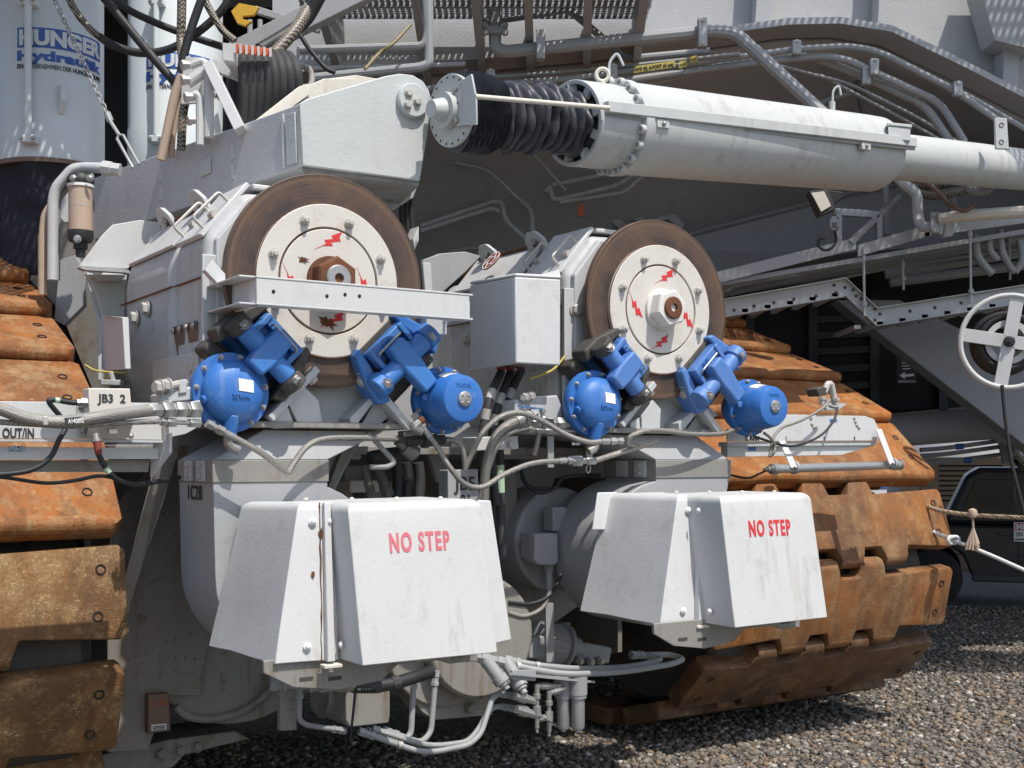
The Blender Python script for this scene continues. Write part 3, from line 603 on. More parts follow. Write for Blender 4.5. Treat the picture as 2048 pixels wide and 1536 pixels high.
def shoe_mesh(name, L, hgt, mat, seed, plain=False):
    r = random.Random(seed); b_ = B()
    x = Vector((1, 0, 0)); e = L/2; m = .70
    def slab(pts, z0, z1): b_.prism([Vector((p[0], p[1], z0)) for p in pts], Vector((0, 0, z1-z0)))
    # y runs down the belt. outline with interlocking lugs in the middle, plain rounded wings at both ends
    up, dn = -hgt/2, hgt/2
    tabs_dn = [(-.62, -.40), (-.16, .06), (.30, .52)]; tabs_up = [(-.38, -.18), (.08, .28), (.54, .72)]
    top = [(-e, up+.03), (-e+.03, up)]
    if plain: tabs_up = []; tabs_dn = []
    for a, c in tabs_up: top += [(a-.035, up+.03), (a, up-.062), (c, up-.062), (c+.035, up+.03)]
    top += [(e-.03, up), (e, up+.03)]
    bot = [(e, dn-.03), (e-.03, dn)]
    for a, c in tabs_dn[::-1]: bot += [(c+.035, dn-.03), (c, dn+.062), (a, dn+.062), (a-.035, dn-.03)]
    bot += [(-e+.03, dn), (-e, dn-.03)]
    slab(top+bot, -.13, 0)
    # thicker middle casting and a lip along the trailing edge
    slab([(-m, up+.05), (m, up+.05), (m+.03, dn-.06), (-m-.03, dn-.06)], -.22, -.128)
    if plain:   # rolled lip along the trailing edge, a little wavy
        b_.tube([Vector((-e+.04+(L-.08)*k/12, dn-.028+.004*math.sin(k*1.3+seed), -.035+.006*math.sin(k*.9))) for k in range(13)], .05, 10)
    for a, c in tabs_up: b_.cyl((a, up-.035, -.065), (c, up-.035, -.065), .066, n=12)
    for a, c in tabs_dn: b_.cyl((a, dn+.035, -.065), (c, dn+.035, -.065), .066, n=12)
    me = bpy.data.meshes.new(name); me.from_pydata([tuple(v) for v in b_.v], [], b_.f)
    bm = bmesh.new(); bm.from_mesh(me); bmesh.ops.recalc_face_normals(bm, faces=bm.faces)
    bmesh.ops.bevel(bm, geom=[e_ for e_ in bm.edges if e_.is_manifold and e_.calc_face_angle(0) > .6], offset=.020, segments=2, affect='EDGES', profile=.6, clamp_overlap=True)
    bm.to_mesh(me); bm.free(); finish(me, 40); me.materials.append(MAT[mat]); return me
def track(label, u0, u1, s0, n, pitch, mats):
    L = u1-u0; uc = (u0+u1)/2
    t = T('crawler_track', label, 'track', M(uc, -2, 0), 'rusty crawler tracks'); org = ORG[t.name]
    ms = [shoe_mesh('shoe', L, .45 if i else .60, m, i, i == 0) for i, m in enumerate(mats)]
    for k in range(n):
        s = s0+k*pitch; a, c = belt_at(s-.24), belt_at(s+.24); md = (a+c)/2; d = (c-a).normalized()
        y = VD*d.x+ZD*d.y; x = UD.copy(); z = x.cross(y)
        if z.dot(VD*.5+ZD*(.6 if md.y > 1 else -.6)) < 0: x = -x; z = x.cross(y)
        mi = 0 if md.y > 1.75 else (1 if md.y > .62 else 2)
        o = bpy.data.objects.new('shoe', ms[mi]); COL.objects.link(o); o.parent = t
        j = random.uniform(-.012, .012)
        mt = Matrix((x, y, z)).transposed().to_4x4() @ Matrix.Rotation(random.uniform(-.02, .02)+(.11 if mi == 0 else 0), 4, 'X'); mt.translation = M(uc+j, md.x, md.y)-org
        o.matrix_local = mt; ORG[o.name] = org
        # drilled holes in the wings
        for q in (-.11, .11):
            for sx in ((1, -1) if abs(md.y-1.2) < 2.0 else ()):
                ends = (u1-.10, 1) if sx > 0 else (u0+.10, -1)
                pp = M(ends[0]-ends[1]*.02*(q > 0), md.x, md.y)+y*q+z*(.003)
                h = bpy.data.objects.new('bolt_hole', bolt_mesh('hole', .019, 'black_void')); COL.objects.link(h); h.parent = o
                h.matrix_local = Matrix.Translation(Vector((sx*(L/2-.12-.02*(q > 0)), q, .003)))
    # drum and side guide behind the shoes
    q = B(); q.lathe(M(u0+.12, -1.32, 1.05), UD, [(0, .72), (.05, .76), (L-.29, .76), (L-.24, .72)], 32); mk('sprocket_drum', q, 'cast_dark', t)
    q = B(); q.vzp([(-1.2, .45), (-1.2, 1.9), (-5, 3.5), (-5, .25)], u0+.3, u1-.3); mk('roller_frame', q, 'cast_dark', t, smooth=None)
    return t
sL = s_of_z(1.37); sR = s_of_z(1.555)
track('rusty orange crawler track with shelf and JB3 box mounted before it', -3.14, -.85, sL-.61*10, 15, .61, ['rust_left', 'rust_brown', 'rust_brown'])
track('rusty crawler track tied with ropes, gravel and dark pickup beyond it', 2.95, 5.27, sR-.61*6, 11, .61, ['rust_orange', 'rust_mid', 'rust_shade'])
# ------------------------------------------------------------ truck frame between the tracks
tf = T('truck_frame', 'grey oil-spattered steel frame between the two tracks behind blowers', 'frame', M(1.0, -1.2, .5))
q = B(); q.uzp([(-.84, .52), (-.84, 2.1), (-.5, 3.0), (2.5, 3.0), (2.93, 2.1), (2.93, .52), (1.9, .42), (.2, .42)], -2.6, -2.75); mk('back_plate', q, 'mid_grey', tf, smooth=None)
# left cheek plate beside the belt (seen left of the blower) : follows photo outline
q = B(); q.vzp([(-1.3, 1.98), (-1.3, .66), (-1.6, .60), (-2.6, .60), (-2.6, 2.3)], -.82, -.78); mk('cheek_plate', q, 'frame_grey', tf, bevel=.004)
q = B(); q.vzp([(-1.3, 1.98), (-1.3, .66), (-1.6, .60), (-2.6, .60), (-2.6, 2.3)], 2.80, 2.84); mk('cheek_plate', q, 'frame_grey', tf, bevel=.004)
q = B(); q.pv([(240, 1000), (345, 880), (446, 900), (446, 1150), (408, 1330), (400, 1392), (335, 1390), (296, 1500), (215, 1505), (215, 1100)], -1.05, -1.10); mk('front_plate', q, 'frame_grey', tf, bevel=.004)
q = B(); q.prism([V(322, 880, -.55), V(358, 868, -.55), V(240, 1240, -1.0), V(228, 1232, -1.0)], UD*.03); mk('stay', q, 'dirty_shade_grey', tf, bevel=.004)
q = B(); q.pv([(200, 1510), (335, 1480), (470, 1462), (500, 1478), (440, 1492), (370, 1510), (345, 1536), (200, 1545)], -1.30, -1.7); mk('skid', q, 'dirty_shade_grey', tf, bevel=.006)
for x, y in ((395, 1492), (360, 1500), (322, 1506)): bolt(tf, V(x, y, -1.298), VD, .03, 'dirty_shade_grey', 'hex')
q = B(); q.pv([(405, 1250), (420, 1180), (432, 1260), (395, 1355), (382, 1352)], -1.38, -1.42); mk('gusset', q, 'frame_grey', tf, bevel=.003)
q = B(); q.box(-.84, 2.92, -.62, -2.6, 2.03, 2.075); mk('frame_shade_plate', q, 'dirty_shade_grey', tf, bevel=.004)  # plate added to cast shade on the frame beneath it
q = B(); q.box(-.4, 2.4, -1.3, -1.9, .62, .9); mk('cross_beam', q, 'dirty_shade_grey', tf, bevel=.01)
# centre uprights seen between the two covers
q = B(); q.pv([(1000, 940), (1034, 940), (1034, 1108), (1003, 1112)], -.75, -.85); mk('upright', q, 'dirty_shade_grey', tf, bevel=.004)
q = B(); q.pv([(1034, 930), (1120, 930), (1060, 1100), (1034, 1110)], -.95, -1.0); mk('gusset', q, 'mid_grey', tf, bevel=.003)
q = B(); q.pv([(1040, 880), (1240, 880), (1240, 955), (1108, 955), (1040, 930)], -1.0, -1.05); mk('web_plate', q, 'mid_grey', tf, smooth=None)
q = B(); q.pv([(1020, 1150), (1180, 1160), (1180, 1195), (1060, 1280), (1020, 1300)], -1.1, -1.15); mk('web_plate', q, 'dirty_shade_grey', tf, smooth=None)
q = B(); q.bar(V(1026, 1158, -1.0), V(1140, 1170, -1.0), .12, .03, ZD); mk('shelf_angle', q, 'mid_grey', tf)
q = B(); q.pv([(1092, 1206), (1107, 1206), (1109, 1325), (1093, 1325)], -.30, -.32); mk('post', q, 'pipe_grey', tf, bevel=.002)
q = B(); q.pv([(655, 880), (700, 862), (735, 862), (690, 940), (668, 985), (655, 985)], -.35, -.40); mk('brace', q, 'mid_grey', tf, bevel=.003)
q = B(); q.pv([(700, 862), (722, 862), (668, 975), (656, 975)], -.30, -.34); mk('brace', q, 'dirty_shade_grey', tf, bevel=.003)
q = B(); q.pv([(850, 880), (905, 880), (890, 960), (875, 965)], -.9, -.94); mk('brace', q, 'mid_grey', tf, bevel=.003)
for (x0, x1, y0, y1, v, m) in ((690, 735, 930, 1000, -1.2, 'grey_white'), (735, 800, 960, 1000, -1.0, 'dirty_shade_grey'), (700, 760, 960, 985, -.9, 'cream')):
    q = B(); q.pv([(x0, y0), (x1, y0), (x1, y1), (x0, y1)], v, v-.2); mk('fixture_block', q, m, tf, bevel=.01)
# ------------------------------------------------------------ traction motors, brake discs, calipers
ZC = 2.864
def motor(uc, which):
    L_ = which == 'L'
    t = T('traction_motor', 'white traction motor housing with wide rectangular beam before its disc' if L_ else 'white traction motor housing with square terminal box on its side', 'motor', M(uc, -.8, ZC-.8), 'traction motors')
    prof = [(-.55, -.42), (-.55, .19), (-.36, .42), (.36, .46), (.55, .19), (.55, -.42), (.38, -.66), (.2, -.74), (-.2, -.74), (-.38, -.66)]
    def ext(sc, v0, v1, nm, m, bev=.03):
        q = B(); q.uzp([(uc+u*sc, ZC+z*sc) for u, z in prof], v0, v1); return mk(nm, q, m, t, bevel=bev, seg=5)
    ext(.93, -.12, -.20, 'end_shield', 'grey_white', .01); ext(1.0, -.16, -.60, 'front_frame', 'motor_grey', .05); ext(1.015, -.60, -1.50, 'stator_housing', 'motor_grey', .10); ext(.8, -1.5, -1.9, 'rear_cowl', 'motor_grey', .05)
    # seam between upper and lower half
    for (v0, v1, o_) in ((-.17, -.6, .556), (-.6, -1.5, .566)):
        for s in (-1, 1):
            q = B(); q.box(uc+s*o_-.004, uc+s*o_+.004, v0, v1, ZC-.002, ZC+.005); mk('seam', q, 'rust_flake', t, smooth=None)
    # hatch lid on the chamfer, hinged along the top, with latch loops
    n = Vector((-.55, 0, .19)); a, c = Vector((-.555, 0, .17)), Vector((-.335, 0, .43))
    def onch(k, v, off): # k 0..1 up the chamfer
        p = a.lerp(c, k); nn = Vector((-(c.z-a.z), 0, (c.x-a.x))).normalized(); p = p+nn*off; return M(uc+p.x, v, ZC+p.z)
    for (v0, v1) in ((-.2, -.58),):
        q = B(); q.prism([onch(.06, v0, .005), onch(1.12, v0, .005), onch(1.12, v1, .005), onch(.06, v1, .005)], onch(.06, v0, .03)-onch(.06, v0, .005)); mk('hatch_lid', q, 'white_clean', t, bevel=.006)
    q = B(); q.prism([onch(.1, -.64, .012), onch(1.0, -.64, .012), onch(1.0, -1.4, .012), onch(.1, -1.4, .012)], onch(.1, -.64, .032)-onch(.1, -.64, .012)); mk('hatch_lid', q, 'white', t, bevel=.006)
    q = B(); q.box(uc-.30, uc+.3, -.2, -.58, ZC+.45, ZC+.475); mk('top_cover', q, 'white_clean', t, bevel=.006)
    for v in (-.24, -.52):
        q = B(); q.bent([onch(.75, v, .03), onch(.75, v, .09), onch(.2, v, .10), onch(.2, v, .03)], .008, 6, .02); mk('latch_loop', q, 'bolt_dull', t)
        q = B(); q.cyl(onch(.45, v-.03, .035), onch(.45, v+.03, .035), .022, n=10); mk('latch_roller', q, 'bolt_dull', t)
    q = B(); q.bar(onch(.92, -.62, .04), onch(.92, -1.35, .04), .02, .012); mk('hinge_strip', q, 'rust_nut', t)
    # lifting lugs with a hole
    for v in (-.66, -1.2):
        q = B(); o = onch(.8, v, .0); 
        ring = [(-.10, 0), (-.09, .10), (-.04, .15), (.04, .15), (.09, .10), (.10, 0), (.05, 0), (.05, .07), (.02, .10), (-.02, .10), (-.05, .07), (-.05, 0)]
        q.prism([o+UD*0+VD*p[0]+ (ZD*.75-UD*.45).normalized()*p[1] for p in ring], UD*.03); mk('lifting_lug', q, 'grey_white', t, bevel=.006)
    for (v, z) in ((-1.2, -.10), (-1.0, -.07), (-.3, -.42), (-.42, -.46)): bolt(t, M(uc-.568 if v < -.6 else uc-.552, v, ZC+z), -UD, .035, 'bolt_dull', 'hex')
    for (v, z) in ((-.3, -.17),): bolt(t, M(uc+.5, -.158, ZC+z), VD, .03, 'bolt_dull', 'hex')
    # brown access covers low on the side
    for v0 in (-.26, -.46):
        q = B(); q.prism([M(uc-.556, v0, ZC-.20), M(uc-.556, v0-.14, ZC-.20), M(uc-.50, v0-.14, ZC-.50), M(uc-.50, v0, ZC-.50)], -UD*.012); mk('access_cover', q, 'plate_brown', t, bevel=.003)
        for dv in (-.02, -.12): bolt(t, M(uc-.57, v0+dv, ZC-.22), -UD, .015, 'steel', 'dome')
    # feet
    q = B(); q.uzp([(uc-.6, ZC-.86), (uc+.6, ZC-.86), (uc+.6, ZC-.78), (uc+.3, ZC-.6), (uc-.3, ZC-.6), (uc-.6, ZC-.78)], -.84, -1.5); mk('foot', q, 'grey_white', t, bevel=.01)
    q = B(); q.box(uc-.575, uc-.42, -.13, -.16, ZC-.70, ZC+.10); mk('edge_plate', q, 'grey_white', t, bevel=.005)
    bolt(t, M(uc-.50, -.128, ZC-.02), VD, .034, 'bolt_dull', 'hex')
    q = B(); q.box(uc-.575, uc-.545, -.2, -.9, ZC-.70, ZC-.35); mk('side_skirt', q, 'grey_white', t, bevel=.004)
    return t
motor(0, 'L'); motor(2.08, 'R')
def disc(uc, which):
    L_ = which == 'L'; c = M(uc, 0, ZC)
    t = T('brake_disc', 'brown brake disc with rusty bare hub nut behind white beam' if L_ else 'brown brake disc with white painted hub nut, fully in view', 'brake disc', c, 'brake discs')
    q = B(); q.ring(c, VD, .30, .517, -.042, 0, 96); mk('rotor', q, 'disc_steel', t, bevel=.003)
    q = B(); q.lathe(c-VD*.05, VD, [(0, .372), (.066, .372), (.07, .366), (.07, .262), (.058, .258), (.058, .24)], 72); hp = mk('hub_plate', q, 'hub_white', t, smooth=30)
    q = B(); q.ring(c, VD, .3665, .3735, .012, .0175, 72); mk('edge_rust', q, 'rust_nut', hp)
    q = B(); q.ring(c, VD, .2515, .2585, .004, .011, 72); mk('hub_groove', q, 'rust_flake', t)
    q = B(); q.lathe(c+VD*.006, VD, [(0, .250), (.012, .250), (.014, .247)], 72); ip = mk('inner_plate', q, 'hub_white', t, smooth=30)
    for k in range(8):
        a = math.radians(70+45*k); bolt(hp, c+UD*.305*math.cos(a)+ZD*.305*math.sin(a)+VD*.02, VD, .020, 'bolt_dull', 'stud', rot=random.random())
    # red lightning marks
    zig = [(-.085, -.045), (-.010, -.012), (-.022, .004), (.032, .012), (.022, .026), (.088, .05), (.070, .022), (.078, .006), (.018, -.004), (.03, -.02), (-.03, -.024)]
    for k in range(4):
        a = math.radians(90*k+(92 if L_ else 84)); ex = UD*math.cos(a)+ZD*math.sin(a); cc = c+ex*.192+VD*.0205
        rt = (0.0, 1.2, 0.0, 1.2)[k] if k in (1, 3) else 0
        xx, yy = (UD, ZD) if k in (0, 2) else (-ZD, UD)
        q = B(); q.prism([cc+xx*p[0]*.86+yy*p[1]*1.05 for p in zig], VD*.0015); mk('lightning_mark', q, 'red_paint', ip, smooth=None)
    # hub nut
    q = B(); q.lathe(c+VD*.018, VD, [(0, .118), (.02, .118), (.022, .112)], 40); mk('nut_washer', q, 'chipped_white' if not L_ else 'rust_nut', t)
    q = B(); q.lathe(c+VD*.036, VD, [(0, .108), (.075, .110), (.085, .100)], 6, xdir=ZD if L_ else (ZD*.3+UD)); mk('hub_nut', q, 'rust_nut' if L_ else 'chipped_white', t, bevel=.003)
    q = B(); q.lathe(c+VD*.118, VD, [(0, .064), (.012, .064), (.018, .058), (.018, .024), (.0, .021), (-.03, .018)], 28, caps=False); mk('shaft_end', q, 'steel' if L_ else 'rust_nut', t)
    q = B(); q.lathe(c+VD*.112, VD, [(0, .022), (.002, .021)], 16); mk('shaft_bore', q, 'cast_dark' , t)
    if L_:   # flaked paint scars
        for (x, y, s, sd) in ((606, 520, 1., 1), (655, 645, 1.8, 4)):
            p = V(x, y, .0215); r = random.Random(sd); pts = []
            for k in range(18):
                a = 2*math.pi*k/18; rr = .026*s*(1 if k % 2 else .55)*r.uniform(.6, 1.25); pts.append(p+UD*math.cos(a)*rr*1.2+ZD*math.sin(a)*rr*.8)
            q = B(); q.prism(pts, VD*.001); mk('paint_scar', q, 'rust_flake', ip, smooth=None)
    return t
disc(0, 'L'); disc(2.08, 'R')
def caliper(uc, th, sg, which, label, blend):
    th = math.radians(th); er = UD*math.cos(th)+ZD*math.sin(th); et = (-UD*math.sin(th)+ZD*math.cos(th))*sg; c0 = M(uc, 0, ZC)
    def P(t, r, v): return c0+et*t+er*r+VD*v
    t = T('brake_caliper', label, 'brake caliper', P(0, .6, 0), 'blue disc brake calipers')
    blue = 'blue_light' if uc < 1 else 'blue_faded'
    def bx(nm, t0, t1, r0, r1, v0, v1, mat, bev=.008, taper=1.):
        tm = (t0+t1)/2; h = (t1-t0)/2
        q = B(); q.prism([P(tm-h, r0, v0), P(tm+h, r0, v0), P(tm+h*taper, r1, v0), P(tm-h*taper, r1, v0)], VD*(v1-v0)); return mk(nm, q, mat, t, bevel=bev, seg=3)
    ym = 'cast_dark' if which == 'dome' else blue
    # yoke: two lugs and a bridge
    for s in (-1, 1):
        q = B(); q.prism([P(s*.125, .325, -.06), P(s*.165, .335, -.06), P(s*.225, .49, -.06), P(s*.235, .60, -.06), P(s*.175, .63, -.06), P(s*.155, .50, -.06), P(s*.135, .43, -.06)], VD*.13); mk('yoke_arm', q, ym, t, bevel=.012, seg=3)
        q = B(); q.cyl(P(s*.150, .52, .11), P(s*.215, .52, .11), .062, n=20); mk('pivot_boss', q, 'cast_dark' if which == 'dome' else blue, t, bevel=.008)
        bolt(t, P(s*.17, .52, .165), VD*.6+et*s*.8, .022, 'steel', 'hex')
    bx('bridge', -.2, .2, .60, .68, -.17, -.02, 'cast_dark', .02)
    for sv, m_ in ((1, blue), (-1, blue)):
        v0, v1 = (.012, .075) if sv > 0 else (-.118, -.055)
        bx('pad_backing', -.125, .125, .345, .372, v0*.6, v1*.55, 'cast_dark', .002)
        bx('pad_carrier', -.122, .122, .370, .415, v0, v1+.03*sv, m_, .006)
        bx('carrier_web', -.118, .118, .412, .47, v0+.01*sv, v1-.01*sv, m_, .01)
        for s in (-1, 1): bx('carrier_rib', s*.105-.014, s*.105+.014, .37, .475, v1-.02*sv, v1+.04*sv, m_, .006)
        q = B(); q.cyl(P(-.150, .52, sv*.115), P(.150, .52, sv*.115), .049, n=24); mk('pivot_tube', q, m_, t, bevel=.006)
        rl_ = .625 if which == 'dome' else .70; q = B(); va = sv*.09; q.prism([P(-.048, .41, va), P(.048, .41, va), P(.056, .48, va), P(.056, .56, va), P(.05, .60, va), P(.046, rl_, va), P(-.046, rl_, va), P(-.05, .60, va), P(-.056, .56, va), P(-.056, .48, va)], VD*sv*.085); mk('lever_arm', q, m_, t, bevel=.014, seg=3)
    q = B(); q.bent([P(-.07, .405, .11), P(-.07, .40, .135), P(.09, .40, .135), P(.095, .42, .11)], .0055, 6, .015); mk('retaining_clip', q, 'stainless', t)
    text(t, '10-09', P(-.05, .405, .108) if which == 'dome' else P(.05, .405, .108), et*(1 if which == 'dome' else -1)*1.0, -er, .02, 'blue', bold=.02)
    # actuator chamber
    if which == 'dome':
        A = P(.02, .752, .02); R_ = .184
        q = B(); q.lathe(A-VD*.02, VD, [(0, R_*.85), (.01, R_*.97), (.02, R_), (.058, R_), (.066, R_*.98)], 48); cf = mk('chamber_flange', q, 'blue', t, smooth=40)
        q = B(); q.lathe(A+VD*.04, VD, [(0, .146), (.026, .145), (.048, .138), (.066, .122), (.080, .098), (.090, .070), (.096, .038), (.098, .005)], 40); dmo = mk('dome', q, 'blue', t, smooth=60)
        q = B(); q.lathe(A-VD*.14, VD, [(0, .09), (.06, .13), (.13, .15)], 32); mk('rear_chamber', q, 'blue', t)
        for k in range(11): a = 2*math.pi*(k+.3)/11; bolt(cf, A+(UD*math.cos(a)+ZD*math.sin(a))*.166+VD*.046, VD, .0105, 'steel', 'stud')
        # port and plugs
        a = math.radians(265); d_ = UD*math.cos(a)+ZD*math.sin(a); q = B(); q.cyl(A+d_*.10+VD*.085, A+d_*.20+VD*.06, .034, n=16); mk('port', q, 'blue', t, bevel=.006)
        a = math.radians(195); d_ = UD*math.cos(a)+ZD*math.sin(a); q = B(); q.cyl(A+d_*.11+VD*.06, A+d_*.155+VD*.075, .02, n=12); mk('plug', q, 'blue', t, bevel=.006)
        # label patch on the dome and cast lettering, both wrapped on the dome
        def ondome(x, y, off):
            r = math.hypot(x, y); rr = [(.0, .098), (.038, .096), (.070, .090), (.098, .080), (.122, .066), (.138, .048)]
            for i in range(len(rr)-1):
                if rr[i+1][0] >= r: k = (r-rr[i][0])/(rr[i+1][0]-rr[i][0]); dep = rr[i][1]+(rr[i+1][1]-rr[i][1])*k; break
            else: dep = .04
            return A+UD*x+ZD*y+VD*(.04+dep+off)
        q = B(); nx, ny = 6, 5
        q.add([ondome(.0+.074*i/nx, .004+.056*j/ny-.008*i/nx, .003) for j in range(ny+1) for i in range(nx+1)], [(j*(nx+1)+i, j*(nx+1)+i+1, (j+1)*(nx+1)+i+1, (j+1)*(nx+1)+i) for j in range(ny) for i in range(nx)]); mk('label_patch', q, 'sticker', dmo, smooth=60)
        text(dmo, 'TWIFLEX', None, UD, ZD, .019, 'blue', width=.085, bold=.02, warp=lambda x, y, z: ondome(.056-x, -.012-y, .002+z), extrude=.004)
        return t, A
    A = P(-.02, .80, .03) if blend is None else P(*blend); R_ = .172
    q = B(); q.lathe(A-VD*.03, VD, [(0, R_*.9), (.008, R_*.98), (.02, R_), (.05, R_), (.056, R_*.98)], 48); cf = mk('chamber_flange', q, 'blue', t, smooth=40)
    q = B(); q.lathe(A+VD*.02, VD, [(0, .146), (.03, .144), (.14, .128), (.185, .120), (.20, .112), (.204, .10)], 40); scp = mk('spring_cup', q, 'blue', t, smooth=40)
    q = B(); q.lathe(A-VD*.15, VD, [(0, .08), (.05, .12), (.13, .15)], 32); mk('rear_chamber', q, 'blue', t)
    for k in range(11): a = 2*math.pi*(k+.1)/11; bolt(cf, A+(UD*math.cos(a)+ZD*math.sin(a))*.158+VD*.026, VD, .0105, 'steel', 'stud')
    q = B(); q.lathe(A+VD*.222, VD, [(0, .037), (.012, .037), (.014, .034)], 28); ec = mk('end_cap', q, 'steel', t)
    for k in range(4): a = math.radians(45+90*k); bolt(ec, A+(UD*math.cos(a)+ZD*math.sin(a))*.024+VD*.236, VD, .006, 'steel', 'dome')
    a = math.radians(175); d_ = UD*math.cos(a)+ZD*math.sin(a); q = B(); q.cyl(A+d_*.12+VD*.035, A+d_*.145+VD*.09, .02, n=12); mk('plug', q, 'blue', t, bevel=.006)
    q = B(); n_ = 6; cs = []
    for j in range(3):
        for i in range(n_+1):
            a = math.radians(122-44*i/n_); vv = .085+.07*j/2; rr = .1365-(vv-.05)*.145; cs.append(A+(UD*math.cos(a)+ZD*math.sin(a))*(rr+.008)+VD*vv)
    q.add(cs, [(j*(n_+1)+i, j*(n_+1)+i+1, (j+1)*(n_+1)+i+1, (j+1)*(n_+1)+i) for j in range(2) for i in range(n_)]); mk('label_patch', q, 'sticker', scp)
    text(scp, 'TWIFLEX', A+VD*.2225-UD*.045+ZD*.058, UD, ZD, .019, 'blue', width=.085, bold=.02, extrude=.004)
    for s in (-1, 1):
        q = B(); p0 = A-er*.17+et*s*.02-VD*.03; q.tube([p0-er*.08-VD*.01, p0+er*.06], .017, 10); mk('return_spring', q, 'rust_nut' if uc > 1 else 'cast_dark', t)
    return t, A
ACT = {}
ACT['LL'] = caliper(0, 226, 1, 'dome', 'blue caliper with domed chamber under left end of white beam', None)[1]
ACT['LR'] = caliper(0, -46, -1, 'cup', 'blue caliper with capped spring cup under right end of white beam', (-.055, .835, .03))[1]
ACT['RL'] = caliper(2.08, 226, 1, 'dome', 'blue domed caliper between square terminal box and unobstructed brake disc', None)[1]
ACT['RR'] = caliper(2.08, -46, -1, 'cup', 'blue caliper with capped spring cup against the orange rusty track', (-.10, .86, .03))[1]
# brackets carrying the calipers
def bracket(uc, which):
    t = T('caliper_mount', 'pale grey gusseted caliper mount under disc with rusty nut' if which == 'L' else 'pale grey gusseted caliper mount under disc with white nut', 'bracket', M(uc, -.2, ZC-.72), 'caliper mounts')
    c0 = M(uc, 0, ZC)
    for th, sg, hr in ((226, 1, (.36, .70)), (-46, -1, (.42, .80))):
        th = math.radians(th); er = UD*math.cos(th)+ZD*math.sin(th); et = (-UD*math.sin(th)+ZD*math.cos(th))*sg
        def P(t_, r, v): return c0+et*t_+er*r+VD*v
        tt = .225 if sg > 0 else .165
        q = B(); q.prism([P(tt, hr[0], .06), P(tt+.035, hr[0], .06), P(tt+.035, hr[1], .06), P(tt, hr[1], .06)], -VD*.30); mk('mount_plate', q, 'grey_white', t, bevel=.004)
        bolt(t, P(tt+.036, hr[0]+.045, .02), et, .026, 'bolt_dull', 'hex'); bolt(t, P(tt+.036, hr[1]-.05, -.05), et, .026, 'bolt_dull', 'hex')
    GP = {'L': [[(609, 773), (637, 800), (645, 842), (640, 850), (600, 856), (578, 808)], [(575, 810), (589, 850), (582, 856), (548, 857), (545, 840)], [(764, 772), (768, 790), (742, 812), (712, 852), (702, 852), (700, 836)], [(764, 778), (798, 815), (760, 850), (742, 858), (720, 856)]],
          'R': [[(1306, 800), (1322, 818), (1320, 860), (1284, 862), (1283, 832)], [(1279, 835), (1281, 860), (1262, 862), (1262, 846)], [(1411, 800), (1414, 808), (1396, 824), (1366, 862), (1358, 862), (1358, 846)], [(1411, 806), (1436, 830), (1392, 864), (1372, 864)]]}[which]
    for k, g_ in enumerate(GP): q = B(); q.pv(g_, .01 if k != 3 else -.04, -.20 if k in (2,) else (-.02 if k != 3 else -.07)); mk('gusset', q, 'grey_white', t, bevel=.003)
    q = B(); q.uzp([(uc-.52, ZC-.682), (uc+.44, ZC-.682), (uc+.44, ZC-.712), (uc-.52, ZC-.712)], .02, -.45); mk('base_plate', q, 'dirty_shade_grey', t, bevel=.005)
    q = B(); q.uzp([(uc-.3, ZC-.45), (uc+.3, ZC-.45), (uc+.42, ZC-.683), (uc-.42, ZC-.683)], -.13, -.17); mk('web', q, 'dirty_shade_grey', t, bevel=.004)
    return t
bracket(0, 'L'); bracket(2.08, 'R')
# guard beam in front of the left disc
gb = T('guard_beam', 'white painted channel beam across the disc with rusty nut', 'beam', M(-.2, .1, 2.68))
u0, u1 = -.48, .62; zt, zb = 2.807, 2.697
q = B(); q.box(u0, u1, .30, .288, zb, zt); mk('web', q, 'white_clean', gb, bevel=.002)
q = B(); q.box(u0-.002, u1+.02, .303, .22, zt, zt+.009); q.box(u0-.002, u1+.02, .303, .22, zb-.009, zb); mk('flange', q, 'white_clean', gb, bevel=.002)
q = B(); q.box(u0, u0+.012, .287, -.16, zb, zt); mk('side_web', q, 'white_clean', gb, bevel=.002)
q = B(); q.box(u0-.075, u0+.011, .287, -.16, zt+.0005, zt+.009); q.box(u0-.075, u0+.011, .287, -.16, zb-.009, zb-.0005); mk('side_flange', q, 'white_clean', gb, bevel=.002)
q = B(); q.box(u1, u1+.012, .287, .05, zb, zt); mk('end_web', q, 'white_clean', gb, bevel=.002)
q = B(); q.box(u1-.1, u1+.02, .05, -.2, zb-.06, zt-.02); mk('wall_block', q, 'grey_white', gb, bevel=.004)
q = B(); q.pv([(410, 540), (425, 520), (462, 560), (440, 572)], .0, -.05); mk('clip_plate', q, 'white_clean', gb, bevel=.002)
for x, y in ((547, 583), (654, 592), (690, 589), (719, 592)): bolt(gb, V(x, y, .3005), VD, .0065, 'black_void', 'dome', 'drill_hole')
# terminal box on the right motor
tb = T('terminal_box', 'square white terminal box with red cable boots on the right motor side', 'terminal box', M(1.2, -.2, 2.5))
q = B(); zt0 = 2.99
q.prism([M(1.09, .0, 2.515), M(1.385, .0, 2.515), M(1.385, .0, 2.985), M(1.09, .0, 2.975)], -VD*.02); q.prism([M(1.09, -.02, 2.515), M(1.09, -.02, 2.975), M(1.09, -.47, 2.985), M(1.09, -.47, 2.495)], UD*.02)
q.prism([M(1.09, 0, 2.977), M(1.385, 0, 2.987), M(1.52, -.2, 3.06), M(1.42, -.47, 3.02), M(1.09, -.47, 2.987)], ZD*.018)
mk('box_shell', q, 'cover_grey', tb, bevel=.008)
q = B(); q.prism([M(1.1, -.021, 2.53), M(1.37, -.021, 2.53), M(1.37, -.46, 2.53), M(1.1, -.46, 2.53)], ZD*.012); mk('floor', q, 'mid_grey', tb, smooth=None)
